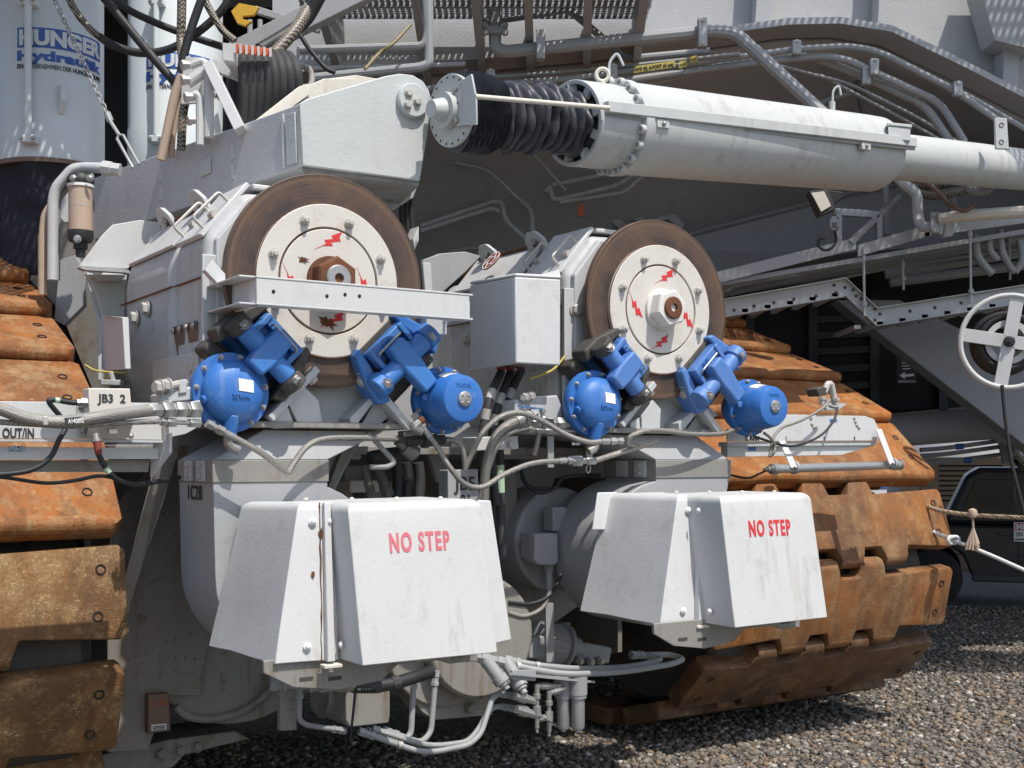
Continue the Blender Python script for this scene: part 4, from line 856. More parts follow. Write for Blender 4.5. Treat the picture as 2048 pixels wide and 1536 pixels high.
for i, (x, y) in enumerate(((1002, 735), (1022, 733), (1042, 730))):
    p = V(x, y, -.36); q = B(); q.lathe(p+ZD*.08, -ZD+UD*-.08*i, [(0, .034), (.06, .032), (.10, .022)], 14); mk('cable_boot', q, 'boot_red', tb)
bd = T('maker_badge', 'round red maker badge on sloping lid of right motor', 'badge', V(988, 540, -.95)); bc = V(988, 527, -.95); bn = (ZD*.62-UD*.78).normalized(); bc = bc+bn*.02
q = B(); q.lathe(bc, bn, [(0, .075), (.008, .075)], 32); mk('disc', q, 'boot_red', bd)
q = B(); q.ring(bc, bn, .066, .072, .008, .0095, 32); q.ring(bc, bn, .030, .036, .008, .0095, 24)
bx_, by_ = perp(bn)
for k in range(6): a = k*math.pi/3; q.bar(bc+bn*.009+(bx_*math.cos(a)+by_*math.sin(a))*.036, bc+bn*.009+(bx_*math.cos(a+.5)+by_*math.sin(a+.5))*.066, .006, .0015, bn)
mk('pattern', q, 'sticker', bd, smooth=None)
# small side box on left motor and hood behind
sb = T('side_box', 'narrow white box on the far side of left motor housing', 'box', U(225, 740, -.62))
q = B(); q.prism([U(203, 632, -.72), U(217, 632, -.80), U(245, 634, -.80), U(250, 738, -.80), U(217, 740, -.80), U(203, 738, -.72)], UD*.03); mk('box_shell', q, 'grey_white', sb, bevel=.004)
hd = T('gear_hood', 'curved white sheet hood behind left traction motor', 'hood', M(-.45, -1.7, 2.7))
q = B(); q.pv([(158, 533), (205, 470), (226, 449), (280, 440), (335, 446), (350, 470), (276, 518), (256, 538)], -1.55, -1.58); mk('hood_sheet', q, 'white', hd, bevel=.004)
q = B(); q.pv([(158, 535), (172, 532), (235, 536), (258, 540), (262, 548), (250, 545), (172, 540)], -1.50, -1.56); mk('hood_lip', q, 'mid_grey', hd, smooth=None)
q = B(); q.pv([(172, 545), (255, 545), (250, 640), (232, 660), (205, 640), (192, 590)], -1.75, -1.8); mk('casing', q, 'arm_plate', hd, bevel=.01)
q = B(); q.pv([(178, 548), (252, 550), (245, 560), (200, 562), (195, 556)], -1.68, -1.75); mk('rim', q, 'white', hd, bevel=.006)
h2 = T('gear_hood', 'curved grey sheet hood between the two discs behind right motor', 'hood', M(1.5, -1.5, 2.8))
q = B(); q.pv([(846, 520), (880, 507), (930, 503), (962, 512), (930, 545), (880, 590), (858, 590), (850, 540)], -1.0, -1.04); mk('hood_sheet', q, 'mid_grey', h2, bevel=.004)
q = B(); q.pv([(846, 524), (862, 526), (866, 585), (850, 585)], -.8, -.83); mk('hood_lip', q, 'white', h2, bevel=.004)
q = B(); q.pv([(826, 478), (838, 452), (838, 480), (830, 500)], -.6, -.7); mk('bracket', q, 'white', h2, bevel=.004)
# ------------------------------------------------------------ NO STEP covers
def hexa(b_, lo, hi):    # lo / hi: matching rings of points
    n = len(lo); b_.add(list(lo)+list(hi), [tuple(range(n-1, -1, -1)), tuple(range(n, 2*n))]+[(i, (i+1) % n, (i+1) % n+n, i+n) for i in range(n)]); return b_
def dent(o, amp, sc, seed, sub=5):
    # beaten sheet metal: subdivide and ripple the surface a few millimetres
    bm = bmesh.new(); bm.from_mesh(o.data)
    zt = max(v.co.z for v in bm.verts)-.06
    bmesh.ops.bevel(bm, geom=[e for e in bm.edges if all(v.co.z > zt for v in e.verts)], offset=.038, segments=5, affect='EDGES', profile=.5)
    es = [e for e in bm.edges if e.calc_length() > .12]
    bmesh.ops.subdivide_edges(bm, edges=es, cuts=sub, use_grid_fill=True)
    bm.normal_update()
    for v in bm.verts:
        k = mnoise.noise(v.co*sc+Vector((seed, seed*2, 0)))+.5*mnoise.noise(v.co*sc*2.3+Vector((seed*3, 0, 1)))
        v.co += v.normal*k*amp
    bm.to_mesh(o.data); bm.free(); finish(o.data, 40)
def cover(which, Dq, vD, Bq, vB, Aq, label, letter, ltmat, lpos, Eq):
    t = T('step_guard', label, 'guard cover', V(*Dq[0], vD[0]), 'white sheet metal guard covers')
    fbl, fbr = V(*Dq[0], vD[0]), V(*Dq[1], vD[0]); ftl, ftr = V(*Dq[2], vD[1]), V(*Dq[3], vD[1])
    q = B(); hexa(q, [fbl, fbr, fbr-VD*.34, fbl-VD*.34], [ftl, ftr, ftr-VD*.5, ftl-VD*.5]); o = oD = mk('front_hood', q, 'cover_white', t, bevel=.004, smooth=50); dent(o, .0018, 3.1, 1.3)
    bbl, bbr = V(*Bq[0], vB[0]), V(*Bq[1], vB[0]); btl, btr = V(*Bq[2], vB[1]), V(*Bq[3], vB[1])
    ua = uvz(bbl)[0]; ut = uvz(btl)[0]
    abk, atk = U(*Aq[0], ua+.005), U(*Aq[1], ut+.01)
    ext = UD*.22
    q = B(); hexa(q, [bbl, bbr+ext*.3, abk+UD*.5, abk], [btl, btr+ext*.3, atk+UD*.42, atk]); o = oB = mk('side_hood', q, 'cover_grey', t, bevel=.004, smooth=50); dent(o, .006, 2.6, 2.7)
    # corner channel between the two hoods
    m0, m1 = bbr+UD*.0+VD*.002, btr+VD*.002
    w0 = (fbl-bbr).dot(UD); w1 = (ftl-btr).dot(UD)
    q = B(); hexa(q, [m0, m0+UD*.035, m0+UD*.035+VD*.035, m0+VD*.035], [m1, m1+UD*.028, m1+UD*.028+VD*.03, m1+VD*.03]); mk('corner_post', q, 'cover_white', t, bevel=.004)
    if which == 'L':   # rust breaking through along the corner seam and at a dent
        q = B(); e0, e1 = bbr-UD*.012+VD*.004, btr-UD*.008+VD*.004; q.tube([e0.lerp(e1, k/14)+UD*random.uniform(-.003, .003) for k in range(15)], [.0015+.003*random.random()**2 for k in range(15)], 5); mk('rusty_seam', q, 'rust_flake', oB)
        for kx, kz, s_, sd_ in ((.95, .80, 1.0, 3), (.70, .54, .7, 5)):
            pc_ = (bbl*(1-kz)+btl*kz).lerp(bbr*(1-kz)+btr*kz, kx)+VD*.006; r_ = random.Random(sd_); q = B(); q.prism([pc_+UD*math.cos(a)*.012*s_*r_.uniform(.5, 1.2)+ZD*math.sin(a)*.024*s_*r_.uniform(.5, 1.2) for a in [2*math.pi*k/12 for k in range(12)]], VD*.001); mk('rust_spot', q, 'rust_flake', oB, smooth=None)
    # bolts on the flanges
    for k in (.10, .88):
        pb = (bbl*(1-k)+btl*k).lerp(bbr*(1-k)+btr*k, .62); bolt(oB, pb+VD*.012, VD*.95+ZD*.1, .014, 'sticker', 'dome')
        pc = (fbl*(1-k)+ftl*k)-VD*.16; bolt(oD, pc-UD*.012, -UD, .013, 'sticker', 'dome')
    for k in range(4):
        p = btl.lerp(ftr, (k+.4)/4)-VD*.12; p.z = max(btl.z, ftr.z); bolt(t, p+ZD*.002, ZD, .010, 'cream', 'dome')
    # set-back panel that shows beyond the edge of the front hood
    if Eq:
        q = B(); a, c, d, e = [V(x, y, v) for (x, y, v) in Eq]; q.prism([a, c, d, e], -VD*.012); mk('back_panel', q, 'cover_grey', t, bevel=.006)
    # slotted tray below
    zl = min(fbl.z, bbl.z); tl = [(-.36, 0), (-.36, -.05), (-.22, -.12), (.0, -.15), (.22, -.13), (.30, -.07), (.52, -.07), (.58, -.09), (.74, -.09), (.74, 0)]
    base = fbl-VD*.22; base.z = zl+.02
    q = B(); q.prism([base+UD*(x*.92)+ZD*z for x, z in tl], -VD*.02); mk('slotted_tray', q, 'dirty_shade_grey', t, bevel=.003)
    for x, z in ((-.16, -.09), (-.02, -.10), (.62, -.055)):
        q = B(); c = base+UD*x*.92+ZD*z+VD*.002; q.prism([c-UD*.03-ZD*.008, c+UD*.03-ZD*.008, c+UD*.03+ZD*.008, c-UD*.03+ZD*.008], -VD*.004); mk('slot', q, 'cast_dark', t, smooth=None)
    q = B(); q.prism([m0-ZD*.01-UD*.02, m0-ZD*.01+UD*.06, m0-ZD*.01+UD*.06+VD*.05, m0-ZD*.01-UD*.02+VD*.05], -ZD*.015); mk('corner_foot', q, 'cream', t, bevel=.003)
    # stencil
    a, c = lpos; nrm = (fbr-fbl).cross(ftl-fbl).normalized()
    if nrm.dot(VD) < 0: nrm = -nrm
    def onp(x, y):
        d = ray(x, y); s = (fbl-CAMP).dot(nrm)/d.dot(nrm); return CAMP+d*s+nrm*.0028
    p0, p1 = onp(*a), onp(*c); text(oD, 'NO STEP', p0, p1-p0, ftl-fbl, .076, ltmat, width=(p1-p0).length, bold=.035, squeeze=.7, extrude=.0004, spacing=1.22)
    return t
cover('L', [(725, 1332), (995, 1305), (695, 1008), (961, 998)], (1.0, .90), [(550, 1328), (648, 1322), (597, 1004), (643, 1005)], (.80, .71), [(418, 1292), (485, 1003)],
      'battered white cover with faded pink NO STEP stencil', 'NO STEP', 'red_faded', ((780, 1104), (900, 1098)), [(990, 1288, .72), (1024, 1280, .72), (982, 1001, .65), (955, 1000, .65)])
cover('R', [(1470, 1256), (1655, 1235), (1440, 992), (1620, 985)], (1.0, .90), [(1320, 1250), (1388, 1245), (1356, 990), (1388, 990)], (.74, .65), [(1160, 1222), (1212, 985)],
      'white cover with bright red NO STEP stencil beside rusty shoes', 'NO STEP', 'red_paint', ((1499, 1072), (1582, 1069)), [(1185, 1060, .10), (1235, 1060, .10), (1235, 984, .08), (1196, 985, .08)])
# ------------------------------------------------------------ blowers under the motors
def blower(o, i, c, R_, label):
    side = -1 if o < i else 1; lo, hi = min(o, i), max(o, i); v0, v1 = 0, -.49; uc = (lo+hi)/2
    t = T('cooling_blower', label, 'blower', M(c, -.5, .95), 'cooling blowers')
    q = B(); q.box(lo-.006, hi+.006, v0+.006, v1, 1.895, 2.0); mk('duct_flange', q, 'dirty_shade_grey', t, bevel=.004)
    for v in (v0-.13, v0-.30):
        for k in (1.925, 1.972): bolt(t, M(lo-.022, v, k), -UD, .012, 'bolt_dull', 'dome')
        q = B(); q.box(lo-.02, lo-.007, v+.05, v-.05, 1.90, 1.997); mk('flange_strap', q, 'grey_white', t, bevel=.002)
    m_ = 0 if side < 0 else 2.08
    q = B(); hexa(q, [M(lo, v0, 2.0), M(hi, v0, 2.0), M(hi, v1, 2.0), M(lo, v1, 2.0)], [M(m_-.30, v0-.06, 2.145), M(m_+.34, v0-.06, 2.145), M(m_+.34, v1, 2.145), M(m_-.30, v1, 2.145)]); mk('transition_duct', q, 'mid_grey', t, bevel=.006)
    ring = [(o, 1.896), (i, 1.896), (i, 1.45+R_*.97)]; n = 28
    for k in range(n+1):
        a = math.radians(90-270*k/n) if side < 0 else math.radians(90+270*k/n)
        ring.append((c+R_*math.cos(a), 1.46+R_*math.sin(a)))
    q = B(); q.uzp(ring, v0, v1+.005); mk('scroll_housing', q, 'mid_grey', t, bevel=.006, smooth=25)
    q = B(); q.cyl(M(c, v0+.02, 1.45), M(c, v0+.25, 1.45), .2, n=28); mk('fan_motor', q, 'mid_grey', t, bevel=.01)
    return t
bL = blower(-.57, .0, -.13, .43, 'grey blower scroll stencilled 1C2B beside faded cover')
blower(2.63, 2.06, 2.10, .42, 'grey blower scroll partly hidden behind bright red NO STEP cover')
p0 = U(377, 998, -.572); p1 = U(404, 994, -.572); text(bL, "1C2B", p0-UD*.002, VD, ZD, .068, "ink_black", width=abs((p1-p0).dot(VD)), bold=.0, squeeze=.6, spacing=1.2)
# gear case drum low at left
gc = T('gear_case', 'dirt-streaked grey drum casing low beside the left blower', 'gear case', V(460, 1480, -.7))
q = B(); q.cyl(V(480, 1240, -1.12), V(480, 1240, -1.12)-VD*.4, .58, n=48); mk('drum', q, 'dirty_shade_grey', gc, bevel=.012)
q = B(); q.tube([V(352, 1412, -1.1), V(375, 1432, -1.1), V(425, 1438, -1.1), V(490, 1420, -1.1), V(540, 1380, -1.05), V(562, 1338, -1.)], .022, 10, 6); mk('conduit_arc', q, 'dirty_shade_grey', gc)
bxn = T('instrument_box', 'small brown weathered box with date chalked on, beside lowest left shoe', 'box', V(315, 1470, -1.0))
q = B(); q.pv([(296, 1390), (338, 1386), (342, 1462), (296, 1468)], -.98, -1.04); mk('case', q, 'plate_brown', bxn, bevel=.006)
q = B(); q.pv([(303, 1450), (333, 1447), (333, 1459), (303, 1462)], -.977, -.98); mk('data_plate', q, 'ink_white', bxn, smooth=None)
for k in range(3): q = B(); q.pv([(306, 1453+k*3), (330, 1450.5+k*3), (330, 1452+k*3), (306, 1454.5+k*3)], -.974, -.9765); mk('print_line', q, 'ink_black', bxn, smooth=None)
text(bxn, '11-12', V(299, 1414, -.977), UD, ZD, .028, 'orange', width=.09, bold=0)
gd = T('gear_case', 'grey rounded drum casing with rusty rim low between the covers', 'gear case', V(880, 1440, -.3))
q = B(); q.cyl(V(900, 1270, -.40), V(900, 1270, -.40)-VD*.5, .40, n=40); mk('drum', q, 'dirty_shade_grey', gd, bevel=.012)
q = B(); q.cyl(V(965, 1275, -.30), V(965, 1275, -.30)-VD*.1, .34, n=40); mk('rim', q, 'dirty_shade_grey', gd, bevel=.02)
q = B(); q.pv([(820, 1390), (985, 1352), (985, 1430), (870, 1440), (845, 1425)], -.42, -.6); mk('foot_plate', q, 'dirty_shade_grey', gd, bevel=.004)
bolt(gd, V(940, 1415, -.415), VD, .03, 'dirty_shade_grey', 'hex')
gp = T('sump_box', 'grey sump box hanging under the faded cover', 'sump', V(740, 1450, -.3))
q = B(); q.pv([(692, 1370), (780, 1370), (780, 1430), (778, 1446), (700, 1455), (692, 1440)], -.25, -.7); mk('tank', q, 'dirty_shade_grey', gp, bevel=.006)
q = B(); q.cyl(V(640, 1390, -.5), V(692, 1388, -.5), .12, n=24); mk('sump_drum', q, 'dirty_shade_grey', gp, bevel=.01)
q = B(); q.pv([(560, 1330), (594, 1330), (594, 1460), (560, 1462)], -.3, -.34); mk('side_plate', q, 'dirty_shade_grey', gp, bevel=.004)
# ------------------------------------------------------------ steering arm and hydraulic ram
am = T('steering_arm', 'grey welded box arm ending in pale plate with round pin cover', 'arm', V(605, 335, -.6))
vp = -.25
plate = [(600, 206), (615, 197), (770, 152), (800, 147), (826, 150), (846, 162), (858, 180), (864, 202), (862, 230), (840, 362), (720, 346), (605, 331)]
q = B(); q.pv(plate, vp, vp-.10); mk('clevis_plate', q, 'arm_plate', am, bevel=.006)
q = B(); q.pv([(x, y) for x, y in plate], vp-.34, vp-.44); mk('clevis_plate', q, 'arm_plate', am, bevel=.006)
# box beam going back
nt_, nb_ = V(600, 207, vp-.01), V(604, 331, vp-.01); ft, fb = D(120, 380, 7.9), D(120, 505, 7.9)
wv = UD*.55
q = B(); hexa(q, [nb_, nb_+UD*.30, fb+UD*.55, fb], [nt_, nt_+UD*.30, ft+UD*.55, ft]); mk('box_beam', q, 'arm_paint', am, bevel=.006)
# underside rib towards the motor
q = B(); q.prism([V(604, 333, vp-.02), V(838, 364, vp-.02), V(800, 400, vp-.5), V(640, 372, vp-.5)], -ZD*.02); mk('bottom_plate', q, 'dirty_shade_grey', am, smooth=None)  # darker paint picked here to deepen the shade under the arm
q = B(); q.pv([(700, 350), (838, 364), (826, 395), (788, 420), (760, 400)], vp-.5, vp-.55); mk('end_rib', q, 'mid_grey', am, smooth=None)
# weld strips and pads along the beam side
def onbeam(kx, kz, off=.004):
    a = nt_.lerp(ft, kx); c = nb_.lerp(fb, kx); nrm = (ft-nt_).cross(nb_-nt_).normalized()
    if nrm.dot(UD) > 0: nrm = -nrm
    return a.lerp(c, kz)+nrm*off
for kx, z0, z1 in ((.055, .08, .95), (.235, .25, .50), (.235, .58, .82), (.52, .20, .45), (.52, .52, .75)):
    q = B(); q.tube([onbeam(kx, z0+(z1-z0)*k/8, .002+random.uniform(0, .004)) for k in range(9)], .010, 6); mk('weld_strip', q, 'arm_plate', am)
q = B(); q.prism([onbeam(.315, .34), onbeam(.355, .36), onbeam(.355, .62), onbeam(.315, .60)], onbeam(.315, .34, .014)-onbeam(.315, .34, .004)); mk('weld_pad', q, 'arm_plate', am, bevel=.003)
q = B(); q.prism([onbeam(.012, .12), onbeam(.045, .10), onbeam(.045, .92), onbeam(.012, .94)], onbeam(.012, .12, .012)-onbeam(.012, .12, .004)); mk('doubler', q, 'arm_plate', am, bevel=.003)
# pin cover with three bolts
pc = V(822, 203, vp+.0)
q = B(); q.lathe(pc, VD, [(0, .089), (.03, .089), (.036, .083)], 40); pcv = mk('pin_cover', q, 'arm_plate', am)
for x, y in ((817, 186), (834, 203), (815, 209)): bolt(pcv, V(x, y, vp+.037), VD, .020, 'bolt_dull', 'hex', rot=.3)
# cream cover plates lying on top of the arm
q = B(); q.pv([(500, 250), (600, 172), (620, 168), (618, 190), (520, 262)], -.75, -.80); mk('top_plate', q, 'cream', am, bevel=.003)
q = B(); q.pv([(618, 170), (648, 157), (712, 156), (712, 175), (650, 200), (616, 196)], -.85, -1.1); mk('top_box', q, 'cream', am, bevel=.004)
q = B(); q.pv([(648, 158), (712, 150), (760, 158), (700, 180)], -1.1, -1.2); mk('top_box', q, 'cream', am, bevel=.004)
# hydraulic ram axis
RA, RE = D(905, 222, 6.42), D(1740, 308, 8.78); AX = (RE-RA).normalized()
def rx(px):  # distance along the ram axis for an image column
    lo, hi = -2., 8.
    for _ in range(50):
        m_ = (lo+hi)/2; p = RA+AX*m_
        if HX+FPX*p.x/p.y < px: lo = m_
        else: hi = m_
    return lo
rm = T('hydraulic_ram', 'white hydraulic steering cylinder with black pleated boot on its rod', 'hydraulic cylinder', RA+AX*rx(1240)-ZD*.3)
def A_(s): return RA+AX*s
e0 = rx(868)
q = B(); q.lathe(A_(e0), AX, [(-.02, .045), (.0, .05), (.05, .062), (.09, .07), (.10, .075)], 24); mk('rod_eye', q, 'ram_paint', rm)
q = B(); q.lathe(A_(rx(884)), AX, [(0, .092), (.045, .092), (.05, .085)], 28); mk('rod_collar', q, 'ram_paint', rm)
sF = rx(900)
q = B(); q.lathe(A_(sF), AX, [(0, .185), (.022, .185)], 48); bfl = mk('boot_flange', q, 'ram_paint', rm, bevel=.003)
sd = (ZD-AX*ZD.dot(AX)).normalized(); fw = AX.cross(sd).normalized()
if fw.dot(VD) < 0: fw = -fw
for k in range(20):
    a = 2*math.pi*k/20; bolt(bfl, A_(sF-.001)+(sd*math.cos(a)+fw*math.sin(a))*.168, -AX, .005, 'cast_dark', 'dome')
# wing plate for the sensor rod
q = B(); wp = A_(sF-.004); q.prism([D(911, 173, 6.36), D(946, 148, 6.24), D(955, 196, 6.22), D(956, 250, 6.24), D(914, 252, 6.36)], -AX*.012); mk('sensor_plate', q, 'ram_paint', rm, bevel=.003)
for x, y in ((911, 178), (914, 208), (912, 242)): bolt(rm, D(x, y, 6.34), -AX, .014, 'steel', 'hex')
# pleated boot
s0, s1 = sF+.022, rx(1166); prof = []; n = 11; Lb = s1-s0; comp = .24
q = B(); npl = 10
for k in range(npl*2+1): prof.append((comp*k/(npl*2), .205 if k % 2 else .165))
for k in range(1, n*6+1):
    t = k/(n*6); ph = (k % 6)/6
    prof.append((comp+(Lb-comp)*t, (.136-.006*max(0, t-.7)/.3)+.048*(1-.45*max(0, t-.8)/.2)*abs(math.sin(math.pi*ph))**.8 if k % 6 else .134))
q.lathe(A_(s0), AX, prof, 40)
q.v = [p+(lambda d: d*(mnoise.noise(p*8)*.022+mnoise.noise(p*24)*.012)/max(.02, d.length))((p-A_((p-RA).dot(AX)))) for p in q.v]
def _crease(p):
    s_ = (p-RA).dot(AX); d_ = p-A_(s_); th = math.atan2(d_.dot(sd), d_.dot(fw)); pl = math.floor((s_-s0-comp)/((Lb-comp)/n))
    if s_ < s0+comp: return p
    return p+d_.normalized()*(.009*math.sin(5*th+pl*2.4)*abs(math.sin(math.pi*((s_-s0-comp)/((Lb-comp)/n)))))+AX*.005*math.sin(4*th+pl*1.7)
q.v = [_crease(p) for p in q.v]
mk('boot', q, 'bellows', rm, smooth=75)
# ported head, flange ring, barrel, tail tube
h0, h1 = rx(1144), rx(1225)
Rb = .262
q = B(); q.ring(A_(h0), AX, .212, .237, 0, h1-h0, 48); mk('head_shell', q, 'ram_paint', rm, bevel=.004)
for k in range(9):
    a = 2*math.pi*k/9; q = B(); d_ = sd*math.cos(a)+fw*math.sin(a); q.bar(A_(h0+.02)+d_*.16, A_(h0+.02)+d_*.215, .022, .05); mk('head_spoke', q, 'ram_paint', rm)
q = B(); q.ring(A_(h0+.05), AX, .155, .17, 0, .2, 40); mk('gland', q, 'mid_grey', rm)
q = B(); q.lathe(A_(h1), AX, [(0, .24), (.004, Rb*1.04), (.07, Rb*1.04), (.075, Rb)], 48); hfl = mk('head_flange', q, 'ram_paint', rm, bevel=.003)
for k in range(18):
    a = 2*math.pi*(k+.2)/18; bolt(hfl, A_(h1+.001)+(sd*math.cos(a)+fw*math.sin(a))*.253, -AX, .026, 'ram_paint', 'cap', 'socket_bolt')
b1 = rx(1748)
q = B(); q.lathe(A_(h1+.075), AX, [(0, Rb), (b1-h1-.28, Rb), (b1-h1-.1, Rb*.99), (b1-h1-.04, Rb*.9), (b1-h1, Rb*.72)], 64); mk('barrel', q, 'ram_paint', rm)
q = B(); q.lathe(A_(b1+.02), AX, [(0, .205), (.03, .205)], 40); tfl = mk('tail_flange', q, 'ram_paint', rm, bevel=.003)
for k in range(16): a = 2*math.pi*k/16; bolt(tfl, A_(b1+.02)+(sd*math.cos(a)+fw*math.sin(a))*.192, -AX, .008, 'cast_dark', 'dome')
q = B(); q.lathe(A_(b1+.04), AX, [(0, .165), (2.2, .165)], 48); mk('tail_tube', q, 'ram_paint', rm)
# sensor rod and rail in front of the barrel
p0, p1 = D(950, 193, 6.22), D(1218, 216, 6.75)
q = B(); q.cyl(p0, p1, .013, n=12); mk('sensor_rod', q, 'cream', rm)
r0, r1 = D(1212, 214, 6.78), D(1828, 286, 8.62)
q = B(); q.bar(r0, r1, .05, .062, ZD); mk('sensor_rail', q, 'ram_paint', rm, bevel=.004)
q = B(); q.bar(r0-ZD*.04+fw*-.02, r1-ZD*.04, .02, .02, ZD); mk('rail_lip', q, 'mid_grey', rm)
for px in (1310, 1745):
    k = (px-1212)/(1828-1212); p = r0.lerp(r1, k*.93)-ZD*.06; q = B(); q.bar(p-AX*.05, p+AX*.05, .03, .05, ZD); mk('rail_clamp', q, 'ram_paint', rm, bevel=.003); bolt(rm, p+fw*.02, fw, .012, 'steel', 'dome')
q = B(); bp = D(1800, 266, 8.45); q.prism([bp+Vector((-.08, 0, -.04)), bp+Vector((.09, .06, -.04)), bp+Vector((.09, .06, .05)), bp+Vector((-.08, 0, .05))], (.02, .1, 0)); mk('sensor_box', q, 'ram_paint', rm, bevel=.006)
q = B(); q.prism([bp+Vector((-.09, -.01, .051)), bp+Vector((.10, .055, .051)), bp+Vector((.12, .165, .051)), bp+Vector((-.07, .10, .051))], ZD*.022); mk('sensor_lid', q, 'ram_paint', rm, bevel=.004)
# eye bolt, hook handles and a lug on the tail
eb = D(1205, 150, 7.1); q = B(); rr = [eb+Vector((math.cos(a)*.036, 0, math.sin(a)*.036)) for a in [2*math.pi*k/16 for k in range(17)]]; q.tube(rr, .012, 8); q.cyl(eb-ZD*.035, eb-ZD*.09, .016, n=10); mk('eye_bolt', q, 'cream', rm)
for (pts, dd) in (([(1218, 172), (1218, 125), (1234, 104), (1247, 131)], 7.15), ([(1664, 218), (1666, 180), (1678, 170), (1682, 190)], 8.6)):
    q = B(); q.bent([D(x, y, dd) for x, y in pts], .008, 8, .03); mk('hook_handle', q, 'ram_paint', rm)
    a = D(*pts[0], dd); q = B(); q.cyl(a-ZD*.04, a+ZD*.05, .022, n=10); mk('valve_body', q, 'ram_paint', rm)
q = B(); q.prism([D(1990, 235, 9.3), D(2014, 236, 9.3), D(2018, 298, 9.3), D(1992, 297, 9.3)], (0, .03, 0)); mk('lug_plate', q, 'ram_paint', rm, bevel=.003)
for y in (250, 284): bolt(rm, D(2003, y, 9.298), (0, -1, 0), .014, 'cast_dark', 'hole', 'lug_hole')
# ------------------------------------------------------------ jacking cylinders with lettering
def jack(px0, px1, dep, ybot, label, letter):
    c = D((px0+px1)/2, 900, dep); R_ = (px1-px0)/2/FPX*dep*.985; zb = CAM_Z+(HY-ybot)/FPX*dep
    t = T('jacking_cylinder', label, 'hydraulic cylinder', (c.x, c.y, 1.2), 'lettered jacking cylinders')
    q = B(); q.lathe((c.x, c.y, zb), ZD, [(0, R_), (.36, R_), (.37, R_*.985), (3.2, R_*.985)], 72); bb = mk('barrel', q, 'cyl_paint', t)
    q = B(); q.ring((c.x, c.y, zb-.03), ZD, R_*.8, R_*1.03, 0, .028, 64); mk('bottom_ring', q, 'plate_brown', t)
    q = B(); pr = []
    for k in range(30): pr.append((-k*.07, R_*(.93 if k % 3 else .98)-.05*math.sin(k*.5)*.2))
    q.lathe((c.x, c.y, zb-.03), ZD, pr, 48); q.v = [v+Vector((mnoise.noise(v*5), mnoise.noise(v*5+Vector((9, 0, 0))), 0))*.035 for v in q.v]; mk('cloth_boot', q, 'bellows_cloth', t, smooth=80)
    def wrap(ang0, z0):
        def f(x, y, zz): a = ang0+x/R_; rr = R_*.985+.003+zz; return Vector((c.x+rr*math.sin(a), c.y-rr*math.cos(a), z0+y))
        return f
    def zz(y): return CAM_Z+(HY-y)/FPX*(dep-R_)
    s = (px1-px0)/205.0; L0 = -.62
    def px_ang(p): return math.asin(max(-1, min(1, (p-(px0+px1)/2)/((px1-px0)/2))))
    th0 = math.atan2(-c.x, c.y)*1.0
    a0 = px_ang(px0+(px1-px0)*.205)+th0; a1 = px_ang(px0+(px1-px0)*.95)+th0
    yA, yB, yC, yD = letter
    # blue field with white letters
    z1, z0 = zz(yA), zz(yB); q = B(); n = 24
    q.add([Vector((c.x+(R_*.985+.003)*math.sin(a0+(a1-a0)*i/n), c.y-(R_*.985+.003)*math.cos(a0+(a1-a0)*i/n), z)) for z in (z0, z1) for i in range(n+1)], [(i, i+1, i+n+2, i+n+1) for i in range(n)]); mk('letter_field', q, 'ink_blue', bb)
    W_ = R_*(a1-a0); hh = (z1-z0)
    text(bb, 'HUNGER', None, UD, ZD, hh*.70, 'cyl_paint', width=W_*.94, bold=.05, warp=(lambda f: lambda x, y, q_: f(x, y, q_+.004))(wrap(a0+W_*.03/R_, z0+hh*.15)))
    text(bb, 'Hydraulik', None, UD, ZD, (zz(yB)-zz(yC))*.72, 'ink_blue', width=W_, bold=.045, warp=wrap(a0, zz(yC)))
    text(bb, 'EIN UNTERNEHMEN DER HUNGER-GRUPPE', None, UD, ZD, (zz(yC)-zz(yD))*.55, 'ink_black', width=W_, bold=0, warp=wrap(a0, zz(yD)))
    # side tube and lifting lug
    xt = px0+(px1-px0)*.33; a = px_ang(xt)+th0; off = R_+.05; pt = Vector((c.x+off*math.sin(a), c.y-off*math.cos(a), 0))
    q = B(); q.tube([pt+ZD*zz(275), pt+ZD*zz(8)], .022*s**.3, 12); mk('side_tube', q, 'cyl_paint', t)
    for y in (8, 282):
        q = B(); q.bar(pt+ZD*zz(y)-Vector((math.sin(a), -math.cos(a), 0))*.08, pt+ZD*zz(y)+Vector((math.sin(a), -math.cos(a), 0))*.02, .10, .05, ZD); mk('tube_block', q, 'cyl_paint', t, bevel=.008)
        for sx in (-.035, .035): bolt(t, pt+ZD*zz(y)+Vector((math.sin(a), -math.cos(a), 0))*.02+Vector((sx, 0, 0)), (math.sin(a), -math.cos(a), 0), .012, 'steel', 'hex')
    a = px_ang(px0+(px1-px0)*.62)+th0; d_ = Vector((math.sin(a), -math.cos(a), 0)); tz = zz(195); q = B()
    q.prism([Vector((c.x, c.y, 0))+d_*(R_*.96+x)+ZD*(tz+z) for x, z in ((0, -.09), (.02, -.09), (.085, -.02), (.09, .04), (.07, .075), (.03, .085), (0, .085))], d_.cross(ZD)*.04); mk('lifting_lug', q, 'cyl_paint', t, bevel=.006)
    bolt(t, Vector((c.x, c.y, 0))+d_*(R_+.035)+ZD*(tz+.03)-d_.cross(ZD)*.001, -d_.cross(ZD), .014, 'cast_dark', 'hole', 'lug_hole')
    return t
jack(-3, 206, 7.9, 338, 'pale blue jacking cylinder with full HUNGER lettering and black cloth boot', (54, 94, 119, 136))
jack(257, 446, 8.9, 370, 'pale blue jacking cylinder half hidden by the cable bundle', (103, 136, 160, 176))
